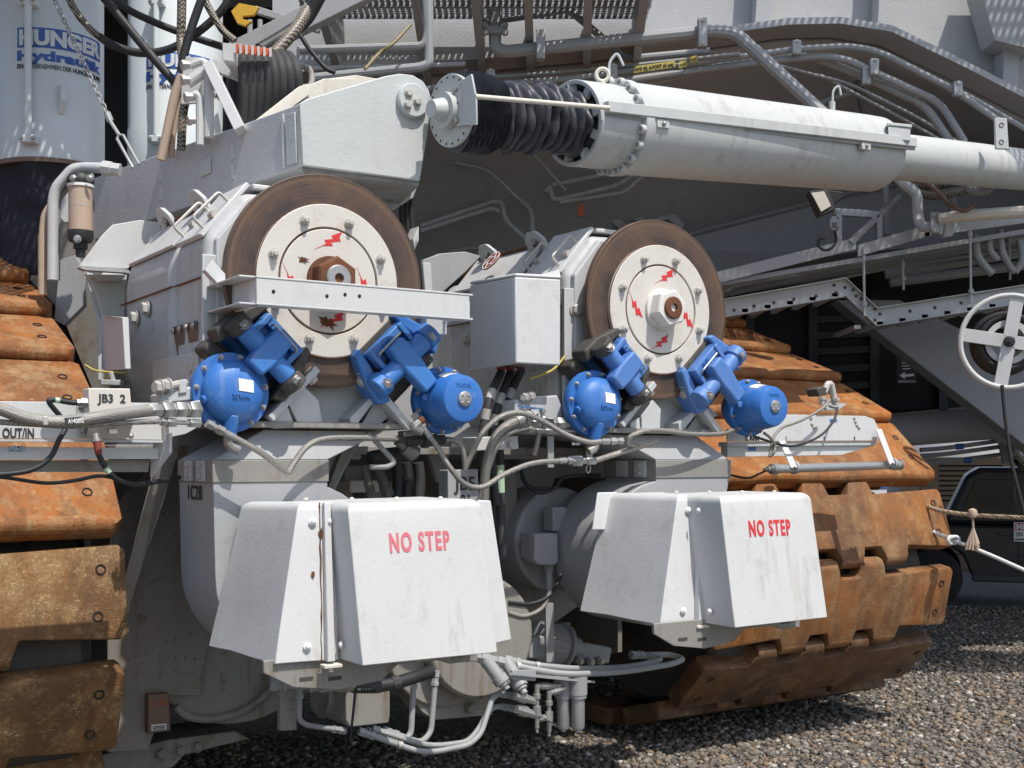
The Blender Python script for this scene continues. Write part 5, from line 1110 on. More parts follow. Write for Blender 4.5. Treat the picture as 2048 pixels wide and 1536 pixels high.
# ------------------------------------------------------------ hoses, cables, fittings
def hose(name, label, pts, r, mat, cat='hose', group=None, ends=(), fit='fitting', sm=6, n=10, bands=()):
    P = [V(x, y, v) for x, y, v in pts]; t = T(name, label, cat, min(P, key=lambda p: p.z), group)
    q = B(); q.tube(P, r, n, sm); mk('hose_body', q, mat, t, smooth=60)
    for e in ends:
        a, d_ = (P[0], P[0]-P[1]) if e == 0 else (P[-1], P[-1]-P[-2]); d_.normalize()
        q = B(); q.lathe(a-d_*.02, d_, [(0, r*1.2), (.05, r*1.25), (.052, r*1.05), (.06, r*1.05)], 14); mk('ferrule', q, fit, t)
        q = B(); q.lathe(a+d_*.04, d_, [(0, r*1.55), (.035, r*1.55)], 6); q.lathe(a+d_*.075, d_, [(0, r*1.15), (.02, r*1.15)], 12); q.lathe(a+d_*.095, d_, [(0, r*1.45), (.03, r*1.45)], 6); mk('union_nut', q, fit, t)
    for k, m_ in bands:
        PP = spline(P, 6); i = int(k*(len(PP)-2)); q = B(); q.tube(PP[i:i+3], r*1.06, n); mk('band', q, m_, t)
    return t
def chain_fit(t, pts, rs, mat='fitting'):   # row of hex unions along a line
    for (a, c), r in zip(zip(pts[:-1], pts[1:]), rs):
        q = B(); d_ = c-a; q.lathe(a, d_, [(0, r*.92), (.004, r), (d_.length-.004, r), (d_.length, r*.92)], 6 if r > .012 else 10); mk('fitting', q, mat, t)
# left shelf with junction box
sh = T('cable_shelf', 'white steel shelf marked C OUT/IN in front of left track', 'shelf', V(150, 935, .2))
q = B(); q.pv([(-60, 802), (322, 806), (324, 880), (-60, 876)], .20, .188); mk('web', q, 'white_clean', sh, bevel=.002)
q = B(); zt = V(150, 878, .2).z; u0, u1 = uvz(V(-60, 880, .2))[0], uvz(V(326, 880, .2))[0]
q.box(u0, u1, .20, .12, zt-.012, zt-.002); mk('upper_flange', q, 'grey_white', sh, smooth=None)
q = B(); q.pv([(-60, 893), (318, 896), (318, 918), (-60, 920)], .16, .10); mk('lower_channel', q, 'white_clean', sh, bevel=.002)
q = B(); q.pv([(-60, 921), (300, 920), (296, 944), (-60, 944)], .10, .0); mk('lower_lip', q, 'dirty_shade_grey', sh, smooth=None)
q = B(); q.prism([V(322, 803, .215), V(338, 800, .215), V(338, 905, .215), V(300, 955, .08), V(300, 920, .08)], UD*.014); mk('end_plate', q, 'white_clean', sh, bevel=.002)
text(sh, 'C OUT/IN', V(-14, 875, .2015), UD, ZD, .038, 'ink_black', width=(V(68, 875, .2)-V(-14, 875, .2)).length, bold=.03)
q = B(); q.pv([(19, 892), (49, 892), (49, 902), (19, 902)], .164, .161); mk('tag', q, 'label_blue', sh, smooth=None)
text(sh, 'PXS-12', V(20, 900.5, .165), UD, ZD, .016, 'ink_white', width=.055, bold=.03)
q = B(); q.pv([(338, 812), (400, 800), (404, 850), (372, 868), (340, 875)], .10, .088); mk('hose_bracket', q, 'grey_white', sh, bevel=.003)
q = B(); q.pv([(318, 788), (395, 770), (396, 800), (322, 808)], .04, -.1); mk('stop_block', q, 'grey_white', sh, bevel=.008)
for x, y in ((320, 775), (336, 772)): bolt(sh, V(x, y, .05), -UD*.9+VD*.3, .03, 'bolt_dull', 'hex')
q = B(); q.cyl(V(336, 772, .05), V(372, 766, .02), .018, n=10); mk('stop_rod', q, 'bolt_dull', sh)
q = B(); q.pv([(358, 760), (374, 758), (374, 785), (358, 788)], .05, -.03); mk('stop_tab', q, 'grey_white', sh, bevel=.004)
jb = T('junction_box', 'beige junction box lettered JB3 2 on white shelf', 'junction box', V(222, 878, .25))
q = B(); q.prism([V(177, 776, .30), V(260, 777, .30), V(266, 848, .30), V(179, 848, .30)], -VD*.10); mk('case', q, 'box_beige', jb, bevel=.004)
q = B(); q.prism([V(180, 850, .295), V(266, 850, .295), V(258, 876, .22), V(174, 876, .22)], -VD*.02); mk('sloped_base', q, 'box_beige', jb, bevel=.003)
text(jb, 'JB3  2', V(195, 804, .3015), UD, ZD, .033, 'ink_black', width=(V(251, 804, .3)-V(195, 804, .3)).length, bold=.025)
for x, y in ((163, 812), (166, 862), (262, 872), (174, 826)): bolt(jb, V(x, y, .215), VD, .010, 'steel', 'dome')
q = B(); q.pv([(154, 808), (172, 806), (172, 872), (156, 872)], .21, .205); mk('mounting_ear', q, 'grey_white', jb, bevel=.002)
q = B(); q.lathe(V(176, 806, .27), -UD, [(0, .022), (.03, .022), (.032, .016), (.045, .016)], 6); mk('cable_gland', q, 'steel', jb)
q = B(); q.pv([(219, 857), (235, 857), (235, 867), (219, 867)], .285, .270); mk('name_plate', q, 'stainless', jb, smooth=None)
hose('braided_hose', 'thick braided steel hose crossing before JB3 2 box', [(-60, 800, .42), (0, 818, .42), (60, 838, .42), (130, 843, .42), (210, 832, .42), (300, 821, .36)], .026, 'braided_steel', ends=())
t = T('hose_coupling', 'chain of steel hex couplings at the end of thick braided hose', 'coupling', V(350, 830, .3))
chain_fit(t, [V(x, y, v) for x, y, v in ((296, 821, .36), (322, 820, .34), (342, 819, .32), (350, 819, .31), (370, 819, .30), (376, 819, .29), (396, 820, .27))], [.029, .036, .03, .036, .03, .038], 'fitting')
hose('braided_hose', 'thin braided hose under the thick one before JB3 2 box', [(-60, 838, .40), (0, 844, .40), (80, 849, .40), (150, 852, .40), (230, 846, .40), (310, 843, .36)], .012, 'braided_steel')
t = T('hose_coupling', 'chain of small steel couplings at the end of thin braided hose', 'coupling', V(350, 848, .3))
chain_fit(t, [V(x, y, v) for x, y, v in ((304, 843, .36), (322, 843, .34), (332, 844, .33), (350, 845, .31), (378, 846, .29), (398, 847, .27))], [.014, .019, .022, .010, .02], 'fitting')
tg = T('hose_tag', 'black tag reading A140892 strapped on braided hose', 'tag', V(150, 848, .44))
q = B(); q.pv([(129, 836), (173, 832), (174, 846), (131, 850)], .446, .441); mk('plate', q, 'ink_black', tg, smooth=None)
text(tg, 'A140892', V(136, 847, .448), UD-ZD*.0+ZD*.06, ZD, .018, 'ink_white', width=(V(168, 847, .448)-V(136, 847, .448)).length, bold=.02)
q = B(); q.pv([(86, 832), (97, 832), (97, 851), (86, 851)], .45, .40); tk = mk('hose_clip', q, 'bolt_dull', label='small metal clip binding thick and thin braided hoses', cat='clip', bevel=.004)
CB = 'black cables at the left shelf'
hose('cable', 'black cable dropping from behind braided hoses to lower left', [(131, 858, .34), (118, 880, .36), (100, 915, .36), (62, 940, .36), (0, 949, .36), (-60, 950, .36)], .011, 'rubber', 'cable', CB)
hose('cable', 'black cable with pale green tape plugged under JB3 2 box', [(196, 900, .30), (200, 915, .30), (218, 945, .30), (240, 962, .26), (275, 969, .15), (320, 962, -.1), (358, 955, -.25)], .012, 'rubber', 'cable', CB, bands=((.30, 'green_tape'),))
hose('cable', 'thin black cable sagging over the rusty shoe', [(-60, 950, .30), (10, 955, .30), (90, 966, .30), (150, 961, .30), (195, 952, .30), (232, 956, .28)], .008, 'rubber', 'cable', CB)
hose('cable', 'short black cable with pale tape entering side of JB3 2 box', [(120, 832, .25), (98, 804, .27), (110, 800, .27), (140, 805, .27), (160, 806, .27)], .011, 'rubber', 'cable', CB, bands=((.55, 'green_tape'),))
pl = T('cable_plug', 'metal and red cable plug hanging under JB3 2 box', 'plug', V(196, 905, .3)); q = B(); q.lathe(V(191, 868, .28), V(197, 905, .3)-V(191, 868, .28), [(0, .016), (.02, .016), (.022, .02), (.035, .02), (.037, .017)], 14); mk('metal_sleeve', q, 'steel', pl)
q = B(); q.lathe(V(194, 884, .29), V(197, 905, .3)-V(194, 884, .29), [(0, .0165), (.045, .015), (.055, .012)], 14); mk('red_sleeve', q, 'boot_red', pl)
# brake hoses below the discs
HG = 'braided brake hoses'
hose('braided_hose', 'braided hose from blue dome left of rusty nut disc to small tie', [(462, 872, .16), (485, 884, .16), (520, 904, .16), (552, 928, .14), (574, 944, .12)], .0145, 'braided_steel', group=HG, ends=(0,))
hose('braided_hose', 'braided hose rising from small tie to the central manifold', [(576, 946, .12), (592, 920, .12), (615, 892, .12), (650, 878, .10), (720, 876, .05), (795, 878, .0)], .0145, 'braided_steel', group=HG)
hose('braided_hose', 'short braided hose curling down right of the central manifold', [(888, 880, .0), (905, 880, .02), (920, 890, .03), (928, 912, .03), (930, 938, .02)], .0145, 'braided_steel', group=HG, ends=(0,))
hose('braided_hose', 'long braided hose arching over to domed caliper by terminal box', [(930, 938, .02), (945, 905, .05), (965, 866, .10), (1000, 834, .12), (1040, 826, .12), (1085, 842, .12), (1130, 868, .14), (1175, 884, .16), (1208, 883, .16)], .0145, 'braided_steel', group=HG, ends=(1,))
hose('braided_hose', 'braided hose looping low from capped caliper across to right', [(856, 868, .10), (875, 895, .12), (902, 938, .14), (930, 968, .14), (965, 974, .14), (1010, 948, .14), (1065, 927, .12), (1122, 922, .10)], .0145, 'braided_steel', group=HG, ends=(0, 1))
hose('braided_hose', 'dusty braided hose pointing up right below the right disc mount', [(1188, 922, .06), (1225, 910, .06), (1270, 896, .08), (1316, 882, .10)], .016, 'braided_steel', group=HG)
hose('braided_hose', 'braided hose curved under the right disc mount', [(1300, 890, .06), (1264, 890, .10), (1256, 880, .12), (1270, 868, .14), (1310, 860, .14), (1380, 868, .12), (1440, 868, .08), (1474, 858, .04)], .0135, 'braided_steel', group=HG)
hose('braided_hose', 'thick braided hose rising in bundle between the two motors', [(968, 1010, -.05), (972, 940, -.02), (986, 885, .02), (1008, 856, .04), (1036, 842, .02)], .026, 'braided_steel', group=HG, ends=(1,))
hose('braided_hose', 'second braided hose rising in bundle between the two motors', [(955, 1010, -.06), (980, 930, .0), (996, 890, .04), (1020, 866, .03), (1060, 856, .0)], .013, 'braided_steel', group=HG, ends=(1,))
mf = T('valve_manifold', 'grimy valve manifold and hoses junction under capped caliper', 'manifold', V(830, 905, 0))
chain_fit(mf, [V(x, y, 0) for x, y in ((796, 878), (812, 880), (822, 880), (845, 880), (855, 881), (872, 880), (888, 880))], [.022, .03, .034, .045, .036, .03], 'cast_dark')
q = B(); q.pv([(808, 862), (845, 858), (848, 872), (808, 874)], .02, -.05); mk('valve_body', q, 'fitting', mf, bevel=.006)
q = B(); q.bent([V(836, 862, 0), V(828, 840, .01), V(846, 836, .01)], .004, 6, .02); mk('safety_wire', q, 'steel', mf)
q = B(); q.lathe(V(796, 880, -.1), V(842, 920, -.1)-V(796, 880, -.1), [(0, .03), (.05, .03), (.052, .045), (.12, .045), (.13, .035)], 12); mk('elbow', q, 'fitting', mf)
q = B(); q.tube([V(740, 918, -.2), V(770, 912, -.2), V(800, 908, -.18), V(818, 908, -.16)], .04, 12); mk('ribbed_hose', q, 'rubber_grey', mf)
for (x0, y0, x1, y1, r) in ((728, 930, 742, 985, .02), (752, 930, 778, 992, .026)):
    q = B(); q.tube([V(x0, y0, -.15), V(x1, y1, -.15)], r, 10); q.lathe(V(x1, y1, -.15), V(x1, y1, -.15)-V(x0, y0, -.15), [(-.06, r*1.2), (.0, r*1.2)], 8); mk('branch_pipe', q, 'cast_dark', mf)
q = B(); q.bent([V(735, 865, -.05), V(790, 925, -.05), V(775, 934, -.05), V(740, 934, -.05)], .014, 8, .04); mk('steel_line', q, 'pipe_grey', mf)
for (n_, a, p2, lb) in (('LL', 265, (455, 872), 'steel elbow under dome left of rusty nut disc'), ('RL', 268, (1222, 874), 'steel elbow under dome beside terminal box'), ('LR', 215, (848, 852), 'steel elbow on capped caliper below beam end')):
    A = ACT[n_]; a = math.radians(a); d_ = UD*math.cos(a)+ZD*math.sin(a)
    e = T('pipe_elbow', lb, 'elbow', A+d_*.26); q = B(); s0 = A+d_*.185+VD*.055; s1 = A+d_*.245+VD*.06; s2 = s1+(-ZD*.02+UD*(.05 if n_ != 'RL' else -.05)); q.bent([s0, s1, s2], .022, 10, .03); mk('elbow_body', q, 'fitting', e)
    q = B(); q.lathe(s0, s1-s0, [(-.012, .026), (.012, .026)], 10); mk('rust_collar', q, 'rust_nut', e)
# valve cluster between the motors
vc = T('valve_cluster', 'brass and steel valve cluster between cable bundle and dome', 'valve', V(1100, 930, 0))
chain_fit(vc, [V(x, y, .0) for x, y in ((1036, 842), (1052, 842), (1062, 843), (1082, 844), (1092, 845), (1112, 846), (1130, 846), (1160, 848))], [.03, .024, .03, .036, .028, .034, .02], 'fitting')
chain_fit(vc, [V(x, y, .0) for x, y in ((1058, 858), (1070, 859), (1088, 860), (1104, 861), (1120, 860), (1148, 860))], [.014, .02, .024, .018, .014], 'fitting')
q = B(); q.lathe(V(1085, 818, .0), -ZD, [(0, .018), (.02, .018), (.022, .012), (.05, .012), (.052, .02), (.07, .02)], 10); mk('valve_stem', q, 'steel', vc)
q = B(); q.bar(V(1036, 812, .02), V(1085, 818, .02), .012, .008, ZD); mk('valve_handle', q, 'label_blue', vc)
q = B(); q.tube([V(1078, 866, .0), V(1074, 890, .0), V(1068, 912, .0)], .014, 10); mk('drain_leg', q, 'cast_dark', vc)
chain_fit(vc, [V(x, y, .08) for x, y in ((1128, 922), (1142, 922), (1162, 922), (1172, 922), (1190, 922))], [.02, .032, .018, .022], 'fitting')
q = B(); q.lathe(V(1178, 892, .06), -ZD, [(0, .012), (.03, .012), (.032, .02), (.06, .02), (.062, .012), (.09, .012)], 10); mk('quick_coupler', q, 'steel', vc)
q = B(); q.tube([V(1178, 925, .07), V(1172, 938, .08), V(1176, 946, .08), V(1181, 938, .08), V(1178, 925, .07)], .003, 6, 4); mk('safety_wire', q, 'steel', vc)
q = B(); q.pv([(1096, 872), (1108, 872), (1108, 935), (1096, 935)], -.05, -.06); mk('hanger_strip', q, 'galv', vc, bevel=.001)
q = B(); q.pv([(1078, 835), (1108, 838), (1108, 848), (1078, 846)], .035, .032); mk('tag', q, 'ink_black', vc, smooth=None)
text(vc, 'A140845', V(1145, 890, .03), UD, ZD, .012, 'ink_white', width=.05, bold=.02)
q = B(); q.pv([(1143, 880), (1172, 881), (1172, 892), (1143, 891)], .028, .025); mk('tag', q, 'ink_black', vc, smooth=None)
q = B(); q.pv([(1030, 800), (1115, 790), (1125, 815), (1125, 870), (1060, 866), (1030, 830)], -.12, -.3); mk('valve_block', q, 'grey_white', vc, bevel=.008)
for x, y in ((1050, 795), (1062, 793)): bolt(vc, V(x, y, -.1), -UD*.8+VD*.5, .024, 'bolt_dull', 'hex')
bkt = T('cable_clamp_block', 'white rectangular clamp block holding cable bundle between motors', 'clamp', V(990, 905, -.08))
q = B(); q.pv([(952, 874), (1036, 872), (1038, 898), (952, 902)], -.06, -.2); mk('block', q, 'white', bkt, bevel=.005)
bolt(bkt, V(1020, 888, -.058), VD, .018, 'bolt_dull', 'hex')
# power cables from terminal box
for i, (xs, lb) in enumerate((((1002, 745, 982, 790, 968, 850, 962, 930, 975, 1010), 'thick black power cable from terminal box, nearest the capped caliper'), ((1022, 743, 1000, 800, 985, 860, 985, 930, 992, 1010), 'middle thick black power cable hanging from terminal box'), ((1042, 741, 1020, 790, 1002, 850, 1000, 930, 1004, 1120), 'thick black power cable with green tape from terminal box'))):
    hose('power_cable', lb, [(xs[k], xs[k+1], (-.36 if k == 0 else -.24)-.03*i) for k in range(0, 10, 2)], .024, 'rubber_grey', 'cable', 'power cables below terminal box', bands=((.25, 'bolt_dull'), (.42, 'bolt_dull'))+(((.80, 'green_tape'),) if i == 2 else ()))
hose('cable', 'thin yellow cable by the terminal box', [(1130, 712, -.12), (1105, 740, -.12), (1060, 758, -.14)], .007, 'tape_yellow', 'cable')
j5 = T('junction_box', 'grey junction plate lettered JB5 deep between the covers', 'junction box', V(925, 1010, -.25))
q = B(); q.pv([(896, 940), (956, 938), (958, 1010), (896, 1012)], -.2, -.3); mk('case', q, 'mid_grey', j5, bevel=.004)
text(j5, 'JB5', V(908, 980, -.198), UD, ZD, .07, 'ink_black', width=(V(950, 980, -.198)-V(908, 980, -.198)).length, bold=.02)
text(j5, '01', V(920, 1012, -.198), UD, ZD, .06, 'ink_black', width=.06, bold=.02)
for i, (x, w) in enumerate(((792, 14), (812, 16), (836, 12))): hose('power_cable', ['black riser hose left of three behind manifold', 'black riser hose in the middle of three behind manifold', 'black riser hose with blue sleeve behind manifold'][i], [(x, 925, -.4), (x+4, 960, -.4), (x, 1020, -.4)], .03, 'rubber' if i < 2 else 'rubber_grey', 'hose')
for (pts, lb) in (([(1040, 930, -.5), (1050, 965, -.45), (1080, 985, -.4), (1110, 975, -.4), (1130, 955, -.4), (1200, 950, -.4)], 'black looped cable below valve cluster'), ([(1016, 1205, -.3), (1060, 1208, -.3), (1100, 1190, -.3), (1122, 1150, -.35)], 'black hose sagging beside blower motor box'), ([(1016, 1225, -.3), (1050, 1232, -.3), (1085, 1215, -.3), (1100, 1180, -.3)], 'dusty grey hose sagging beside blower motor box')):
    hose('cable', lb, pts, .012, 'rubber' if 'black' in lb else 'dirty_shade_grey', 'cable')
# blower motor boxes in the centre recess
bm2 = T('blower_motor', 'round grey fan motor with two switch boxes between the covers', 'motor', V(1090, 1180, -.55))
q = B(); q.cyl(V(1120, 1080, -.62), V(1120, 1080, -.62)-VD*.4, .32, n=36); mk('casing', q, 'mid_grey', bm2, bevel=.02)
q = B(); q.pv([(1106, 1014), (1134, 1014), (1130, 1060), (1106, 1064)], -.46, -.56); mk('switch_box', q, 'mid_grey', bm2, bevel=.008)
q = B(); q.pv([(1070, 1068), (1116, 1066), (1118, 1124), (1108, 1132), (1078, 1130), (1069, 1120)], -.40, -.55); mk('terminal_case', q, 'mid_grey', bm2, bevel=.01)
q = B(); q.lathe(V(1098, 1131, -.48), -ZD, [(0, .03), (.03, .03), (.032, .022), (.14, .022)], 12); mk('conduit_stub', q, 'mid_grey', bm2)
# lubrication pump set low between the covers
pp = T('lube_pump', 'grey electric pump set with finned motor low between the covers', 'pump', V(1130, 1345, -.1))
c0, c1 = V(1066, 1282, -.55), V(1240, 1315, -.55); ax = (c1-c0).normalized()
q = B(); q.lathe(c0, ax, [(0, .09), (.01, .115), (.20, .115), (.21, .10)], 28); mk('pump_motor', q, 'pipe_grey', pp)
xx, yy = perp(ax)
for k in range(18): a = 2*math.pi*k/18; q = B(); d_ = xx*math.cos(a)+yy*math.sin(a); q.bar(c0+ax*.02+d_*.118, c0+ax*.19+d_*.118, .006, .016, d_); mk('cooling_fin', q, 'pipe_grey', pp)
q = B(); q.lathe(c0+ax*.21, ax, [(0, .135), (.02, .135), (.022, .08), (.12, .07)], 28); mk('bell_housing', q, 'pipe_grey', pp, bevel=.003)
for k in range(6): a = 2*math.pi*k/6; bolt(pp, c0+ax*.232+(xx*math.cos(a)+yy*math.sin(a))*.115, ax, .012, 'pipe_grey', 'hex')
q = B(); q.bar(c0+ax*.33, c0+ax*.55, .12, .10, ZD); mk('pump_body', q, 'pipe_grey', pp, bevel=.012)
q = B(); q.pv([(1056, 1275), (1090, 1272), (1092, 1318), (1058, 1318)], -.42, -.55); mk('terminal_cover', q, 'pipe_grey', pp, bevel=.01)
for i, (x, y) in enumerate(((1160, 1322), (1182, 1324), (1202, 1322))): q = B(); q.lathe(V(x, y, -.45), VD, [(-.05, .024), (0, .024), (.002, .018), (.02, .018)], 10); mk('port_plug', q, 'fitting', pp)
pipeg = 'grey lubrication pipes'
def gpipe(pts, r, label, bend=.08, mat='pipe_grey', clamps=()):
    P = [V(*p) for p in pts]; t = T('lube_pipe', label, 'pipe', min(P, key=lambda p: p.z), pipeg); q = B(); q.bent(P, r, 12, bend); mk('pipe_run', q, mat, t)
    for e in (0, -1):
        d_ = (P[1]-P[0]) if e == 0 else (P[-2]-P[-1]); d_.normalize(); q = B(); q.lathe(P[e], d_, [(0, r*1.5), (.035, r*1.5), (.037, r*1.25), (.06, r*1.25), (.062, r*1.5), (.08, r*1.5)], 6); mk('union_nut', q, mat, t)
    for x, y, v in clamps: q = B(); c = V(x, y, v); q.lathe(c-UD*.012, UD, [(0, r*1.25), (.024, r*1.25)], 12); mk('band', q, 'bolt_dull', t)
    return t
gpipe([(975, 1318, .0), (1060, 1338, .10), (1130, 1349, .16), (1240, 1345, .16), (1345, 1328, .12), (1368, 1318, .05), (1340, 1309, -.04), (1262, 1310, -.06)], .017, 'front grey pipe looping out round the pump', .14, clamps=[(1036, 1332, .08)])
gpipe([(1010, 1318, -.05), (1070, 1330, .03), (1150, 1338, .06), (1260, 1334, .06), (1330, 1318, .02), (1275, 1308, -.08)], .016, 'second grey pipe looping inside the first round the pump', .12, clamps=[(1074, 1331, .03)])
gpipe([(718, 1462, .05), (850, 1508, .12), (938, 1490, .14), (962, 1468, .12), (988, 1386, .06), (1028, 1392, .05)], .0145, 'lowest grey pipe dipping towards the gravel', .10, clamps=[(800, 1490, .1)])
gpipe([(745, 1458, .0), (860, 1494, .06), (935, 1484, .08), (955, 1462, .06), (984, 1410, .02), (1030, 1418, .02)], .0145, 'second lowest grey pipe dipping towards the gravel', .10)
gpipe([(828, 1345, -.12), (822, 1470, -.1), (800, 1484, -.08), (735, 1462, -.06)], .0155, 'left vertical grey pipe bending under the sump box', .10)
gpipe([(872, 1340, -.14), (862, 1465, -.12), (842, 1486, -.1), (768, 1460, -.12)], .0155, 'right vertical grey pipe bending under the sump box', .10)
gpipe([(600, 1365, -.25), (598, 1440, -.25), (612, 1450, -.25), (690, 1462, -.3)], .014, 'thin grey pipe behind sump box beside blower', .06)
gpipe([(540, 1366, -.1), (652, 1370, -.02)], .026, 'straight grey pipe entering black hose under faded cover')
bh = hose('rubber_hose', 'thick black rubber hose with white print under faded cover', [(705, 1373, .0), (745, 1373, .0), (790, 1366, .0), (830, 1354, -.02), (862, 1344, -.06)], .033, 'rubber', bands=((.3, 'rubber_grey'), (.5, 'rubber_grey')))
chain_fit(bh, [V(x, y, 0) for x, y in ((640, 1369), (662, 1370), (672, 1370), (688, 1371), (706, 1372))], [.036, .032, .036, .034], 'fitting')
text(bh, 'HP TYPE B 100R', V(715, 1381, .03), UD, ZD, .012, 'ink_white', width=.12, bold=.01)
hose('dip_rod', 'thin dark rod hanging straight down below black hose', [(711, 1378, .02), (706, 1430, .02), (700, 1482, .02)], .007, 'rubber', 'rod')
fl = T('oil_filter', 'pair of grey metal oil filters hanging on plate below pump', 'oil filter', V(1145, 1470, .12))
q = B(); q.prism([V(1020, 1345, .18), V(1190, 1362, .18), V(1190, 1362, .0), V(1060, 1346, .0)], -ZD*.012); mk('mount_plate', q, 'pipe_grey', fl, smooth=None)
q = B(); q.pv([(1024, 1341), (1072, 1340), (1072, 1362), (1026, 1360)], .16, .14); mk('name_board', q, 'pipe_grey', fl, bevel=.002)
for x, v in ((1127, .08), (1156, .14)):
    c = V(x, 1396, v); q = B(); q.lathe(c, -ZD, [(-.08, .04), (-.07, .046), (-.002, .046), (0, .036), (.15, .036), (.165, .03), (.167, .013), (.18, .013)], 24); mk('filter_can', q, 'alu_can', fl)
    q = B(); q.lathe(c+ZD*.075, -ZD, [(-.04, .05), (.055, .05), (.06, .042)], 24); mk('filter_head', q, 'pipe_grey', fl)
vl = T('drain_valves', 'cluster of small brass drain valves hanging beside the oil filters', 'valve', V(1080, 1475, .15))
for (x, y0, y1) in ((1074, 1368, 1465), (1098, 1382, 1472)):
    a = V(x, y0, .15); L_ = (a-V(x, y1, .15)).length; q = B(); q.lathe(a, -ZD, [(0, .014), (.05, .014), (.052, .02), (.075, .02), (.077, .012), (L_*.45, .012), (L_*.45+.002, .022), (L_*.65, .022), (L_*.65+.002, .013), (L_*.9, .013), (L_*.9+.002, .009), (L_, .009)], 10); mk('valve_leg', q, 'fitting', vl)
for (a, c, r) in (((1074, 1372), (1120, 1372), .02), ((1098, 1386), (1130, 1376), .02), ((1030, 1392), (1070, 1402), .028), ((1032, 1418), (1078, 1432), .03), ((1074, 1440), (1100, 1432), .018)):
    q = B(); q.lathe(V(*a, .14), V(*c, .14)-V(*a, .14), [(0, r*.8), (.02, r*.8), (.022, r), (.07, r), (.072, r*.75), ((V(*c, .14)-V(*a, .14)).length, r*.75)], 8); mk('cross_fitting', q, 'fitting', vl)
q = B(); q.bar(V(1082, 1432, .18), V(1104, 1444, .18), .02, .006, ZD); mk('lever', q, 'steel', vl, bevel=.002)
st2 = T('suction_strainer', 'grey stub fitting with round cap and black scribble under cover edge', 'strainer', V(1000, 1360, .1))
for (x0, y0, x1, y1) in ((968, 1316, 1006, 1366), (1012, 1322, 1034, 1360)):
    q = B(); a, c = V(x0, y0, .05), V(x1, y1, .12); q.lathe(a, c-a, [(0, .035), (.12, .035), (.122, .042), (.16, .042), (.162, .03), (.175, .03), (.177, .018), (.20, .018)], 16); mk('stub', q, 'pipe_grey', st2)
chain_fit(st2, [V(x, y, .05) for x, y in ((940, 1312), (960, 1315), (975, 1318), (992, 1322), (1008, 1326))], [.028, .034, .028, .034], 'pipe_grey')
# ------------------------------------------------------------ upper left: cables, racks, chain, air dryer
def hoseD(name, label, pts, r, mat, cat='cable', group=None, sm=6, n=10):
    P = [D(x, y, d) for x, y, d in pts]; t = T(name, label, cat, min(P, key=lambda p: p.z), group); q = B(); q.tube(P, r, n, sm); mk('cable_body', q, mat, t, smooth=60); return t
G = 'cables slung before the jacking cylinders'
for lb, pts, r, m_ in (
    ('black cable in net sleeve slung over the lettered cylinder', [(125, -30, 7.3), (150, 20, 7.3), (180, 58, 7.3), (203, 76, 7.3)], .022, 'net_sleeve'),
    ('black cable sagging between both jacking cylinders and rising right', [(200, 74, 7.3), (225, 90, 7.3), (280, 106, 7.3), (340, 98, 7.3), (395, 65, 7.3), (440, 25, 7.3), (470, -20, 7.3)], .024, 'rubber'),
    ('straight black cable slanting down to the manifold plate', [(195, -20, 7.2), (240, 35, 7.2), (300, 108, 7.2), (352, 168, 7.2)], .026, 'rubber'),
    ('black spiral wrapped cable slanting towards orange topped rack', [(215, -20, 7.4), (250, 15, 7.4), (310, 45, 7.4), (380, 72, 7.4), (446, 94, 7.4)], .022, 'rubber'),
    ('upright cable in net sleeve beside manifold plate', [(364, -20, 7.1), (363, 40, 7.1), (362, 85, 7.1), (366, 120, 7.0)], .026, 'net_sleeve'),
    ('black wrapped cable crossing at the cable knot', [(410, -20, 7.0), (385, 50, 7.0), (368, 110, 7.0), (362, 145, 7.0)], .024, 'rubber'),
    ('cable in net sleeve leading to the orange topped rack', [(400, -20, 7.2), (420, 20, 7.2), (445, 60, 7.2), (470, 82, 7.2)], .022, 'net_sleeve'),
    ('tan hose dropping behind the steering arm', [(364, 150, 6.9), (350, 190, 6.9), (335, 260, 6.9), (322, 320, 6.9)], .026, 'tan'),
    ('second tan hose dropping behind the steering arm', [(370, 160, 6.95), (356, 220, 6.95), (346, 270, 6.95), (342, 315, 6.95)], .018, 'tan'),
    ('net sleeved hose dropping behind the steering arm', [(374, 190, 6.8), (366, 230, 6.8), (362, 300, 6.8)], .024, 'net_sleeve'),
    ('fat black cable bundle strand rising to catwalk, upper', [(520, 100, 7.8), (570, 70, 7.9), (610, 40, 8.0), (640, -10, 8.)], .045, 'rubber'),
    ('fat net sleeved bundle strand rising to catwalk', [(545, 110, 7.8), (590, 60, 7.9), (615, 20, 8.0)], .04, 'net_sleeve'),
    ('thin black cable drooping behind handrail pipes', [(600, 70, 8.4), (620, 100, 8.4), (650, 135, 8.4), (670, 145, 8.4)], .016, 'rubber'),
    ('thin grey cable looping behind handrail pipes', [(560, 105, 7.9), (590, 120, 7.9), (600, 150, 7.8), (585, 190, 7.7)], .016, 'rubber_grey'),
    ('second thin grey cable looping behind handrail pipes', [(595, 130, 8.2), (620, 140, 8.2), (622, 170, 8.1), (600, 175, 8.)], .02, 'dirty_shade_grey'),
    ('yellow black rope tied to handrail below catwalk', [(822, 48, 8.9), (785, 88, 8.8), (760, 105, 8.8), (730, 138, 8.7)], .012, 'rope_weave')):
    hoseD('cable', lb, pts, r, m_, 'rope' if 'rope' in lb else 'cable', G)
for i in range(3): hoseD('cable', 'black hose hanging behind disc below arm end, ' + ['beside the arm', 'middle of three', 'beside the haunch'][i], [(806+i*9, 372, 7.2), (804+i*9, 420, 7.2), (808+i*9, 480, 7.2)], .02, 'rubber', 'hose', 'hoses hanging below the arm end', 3)
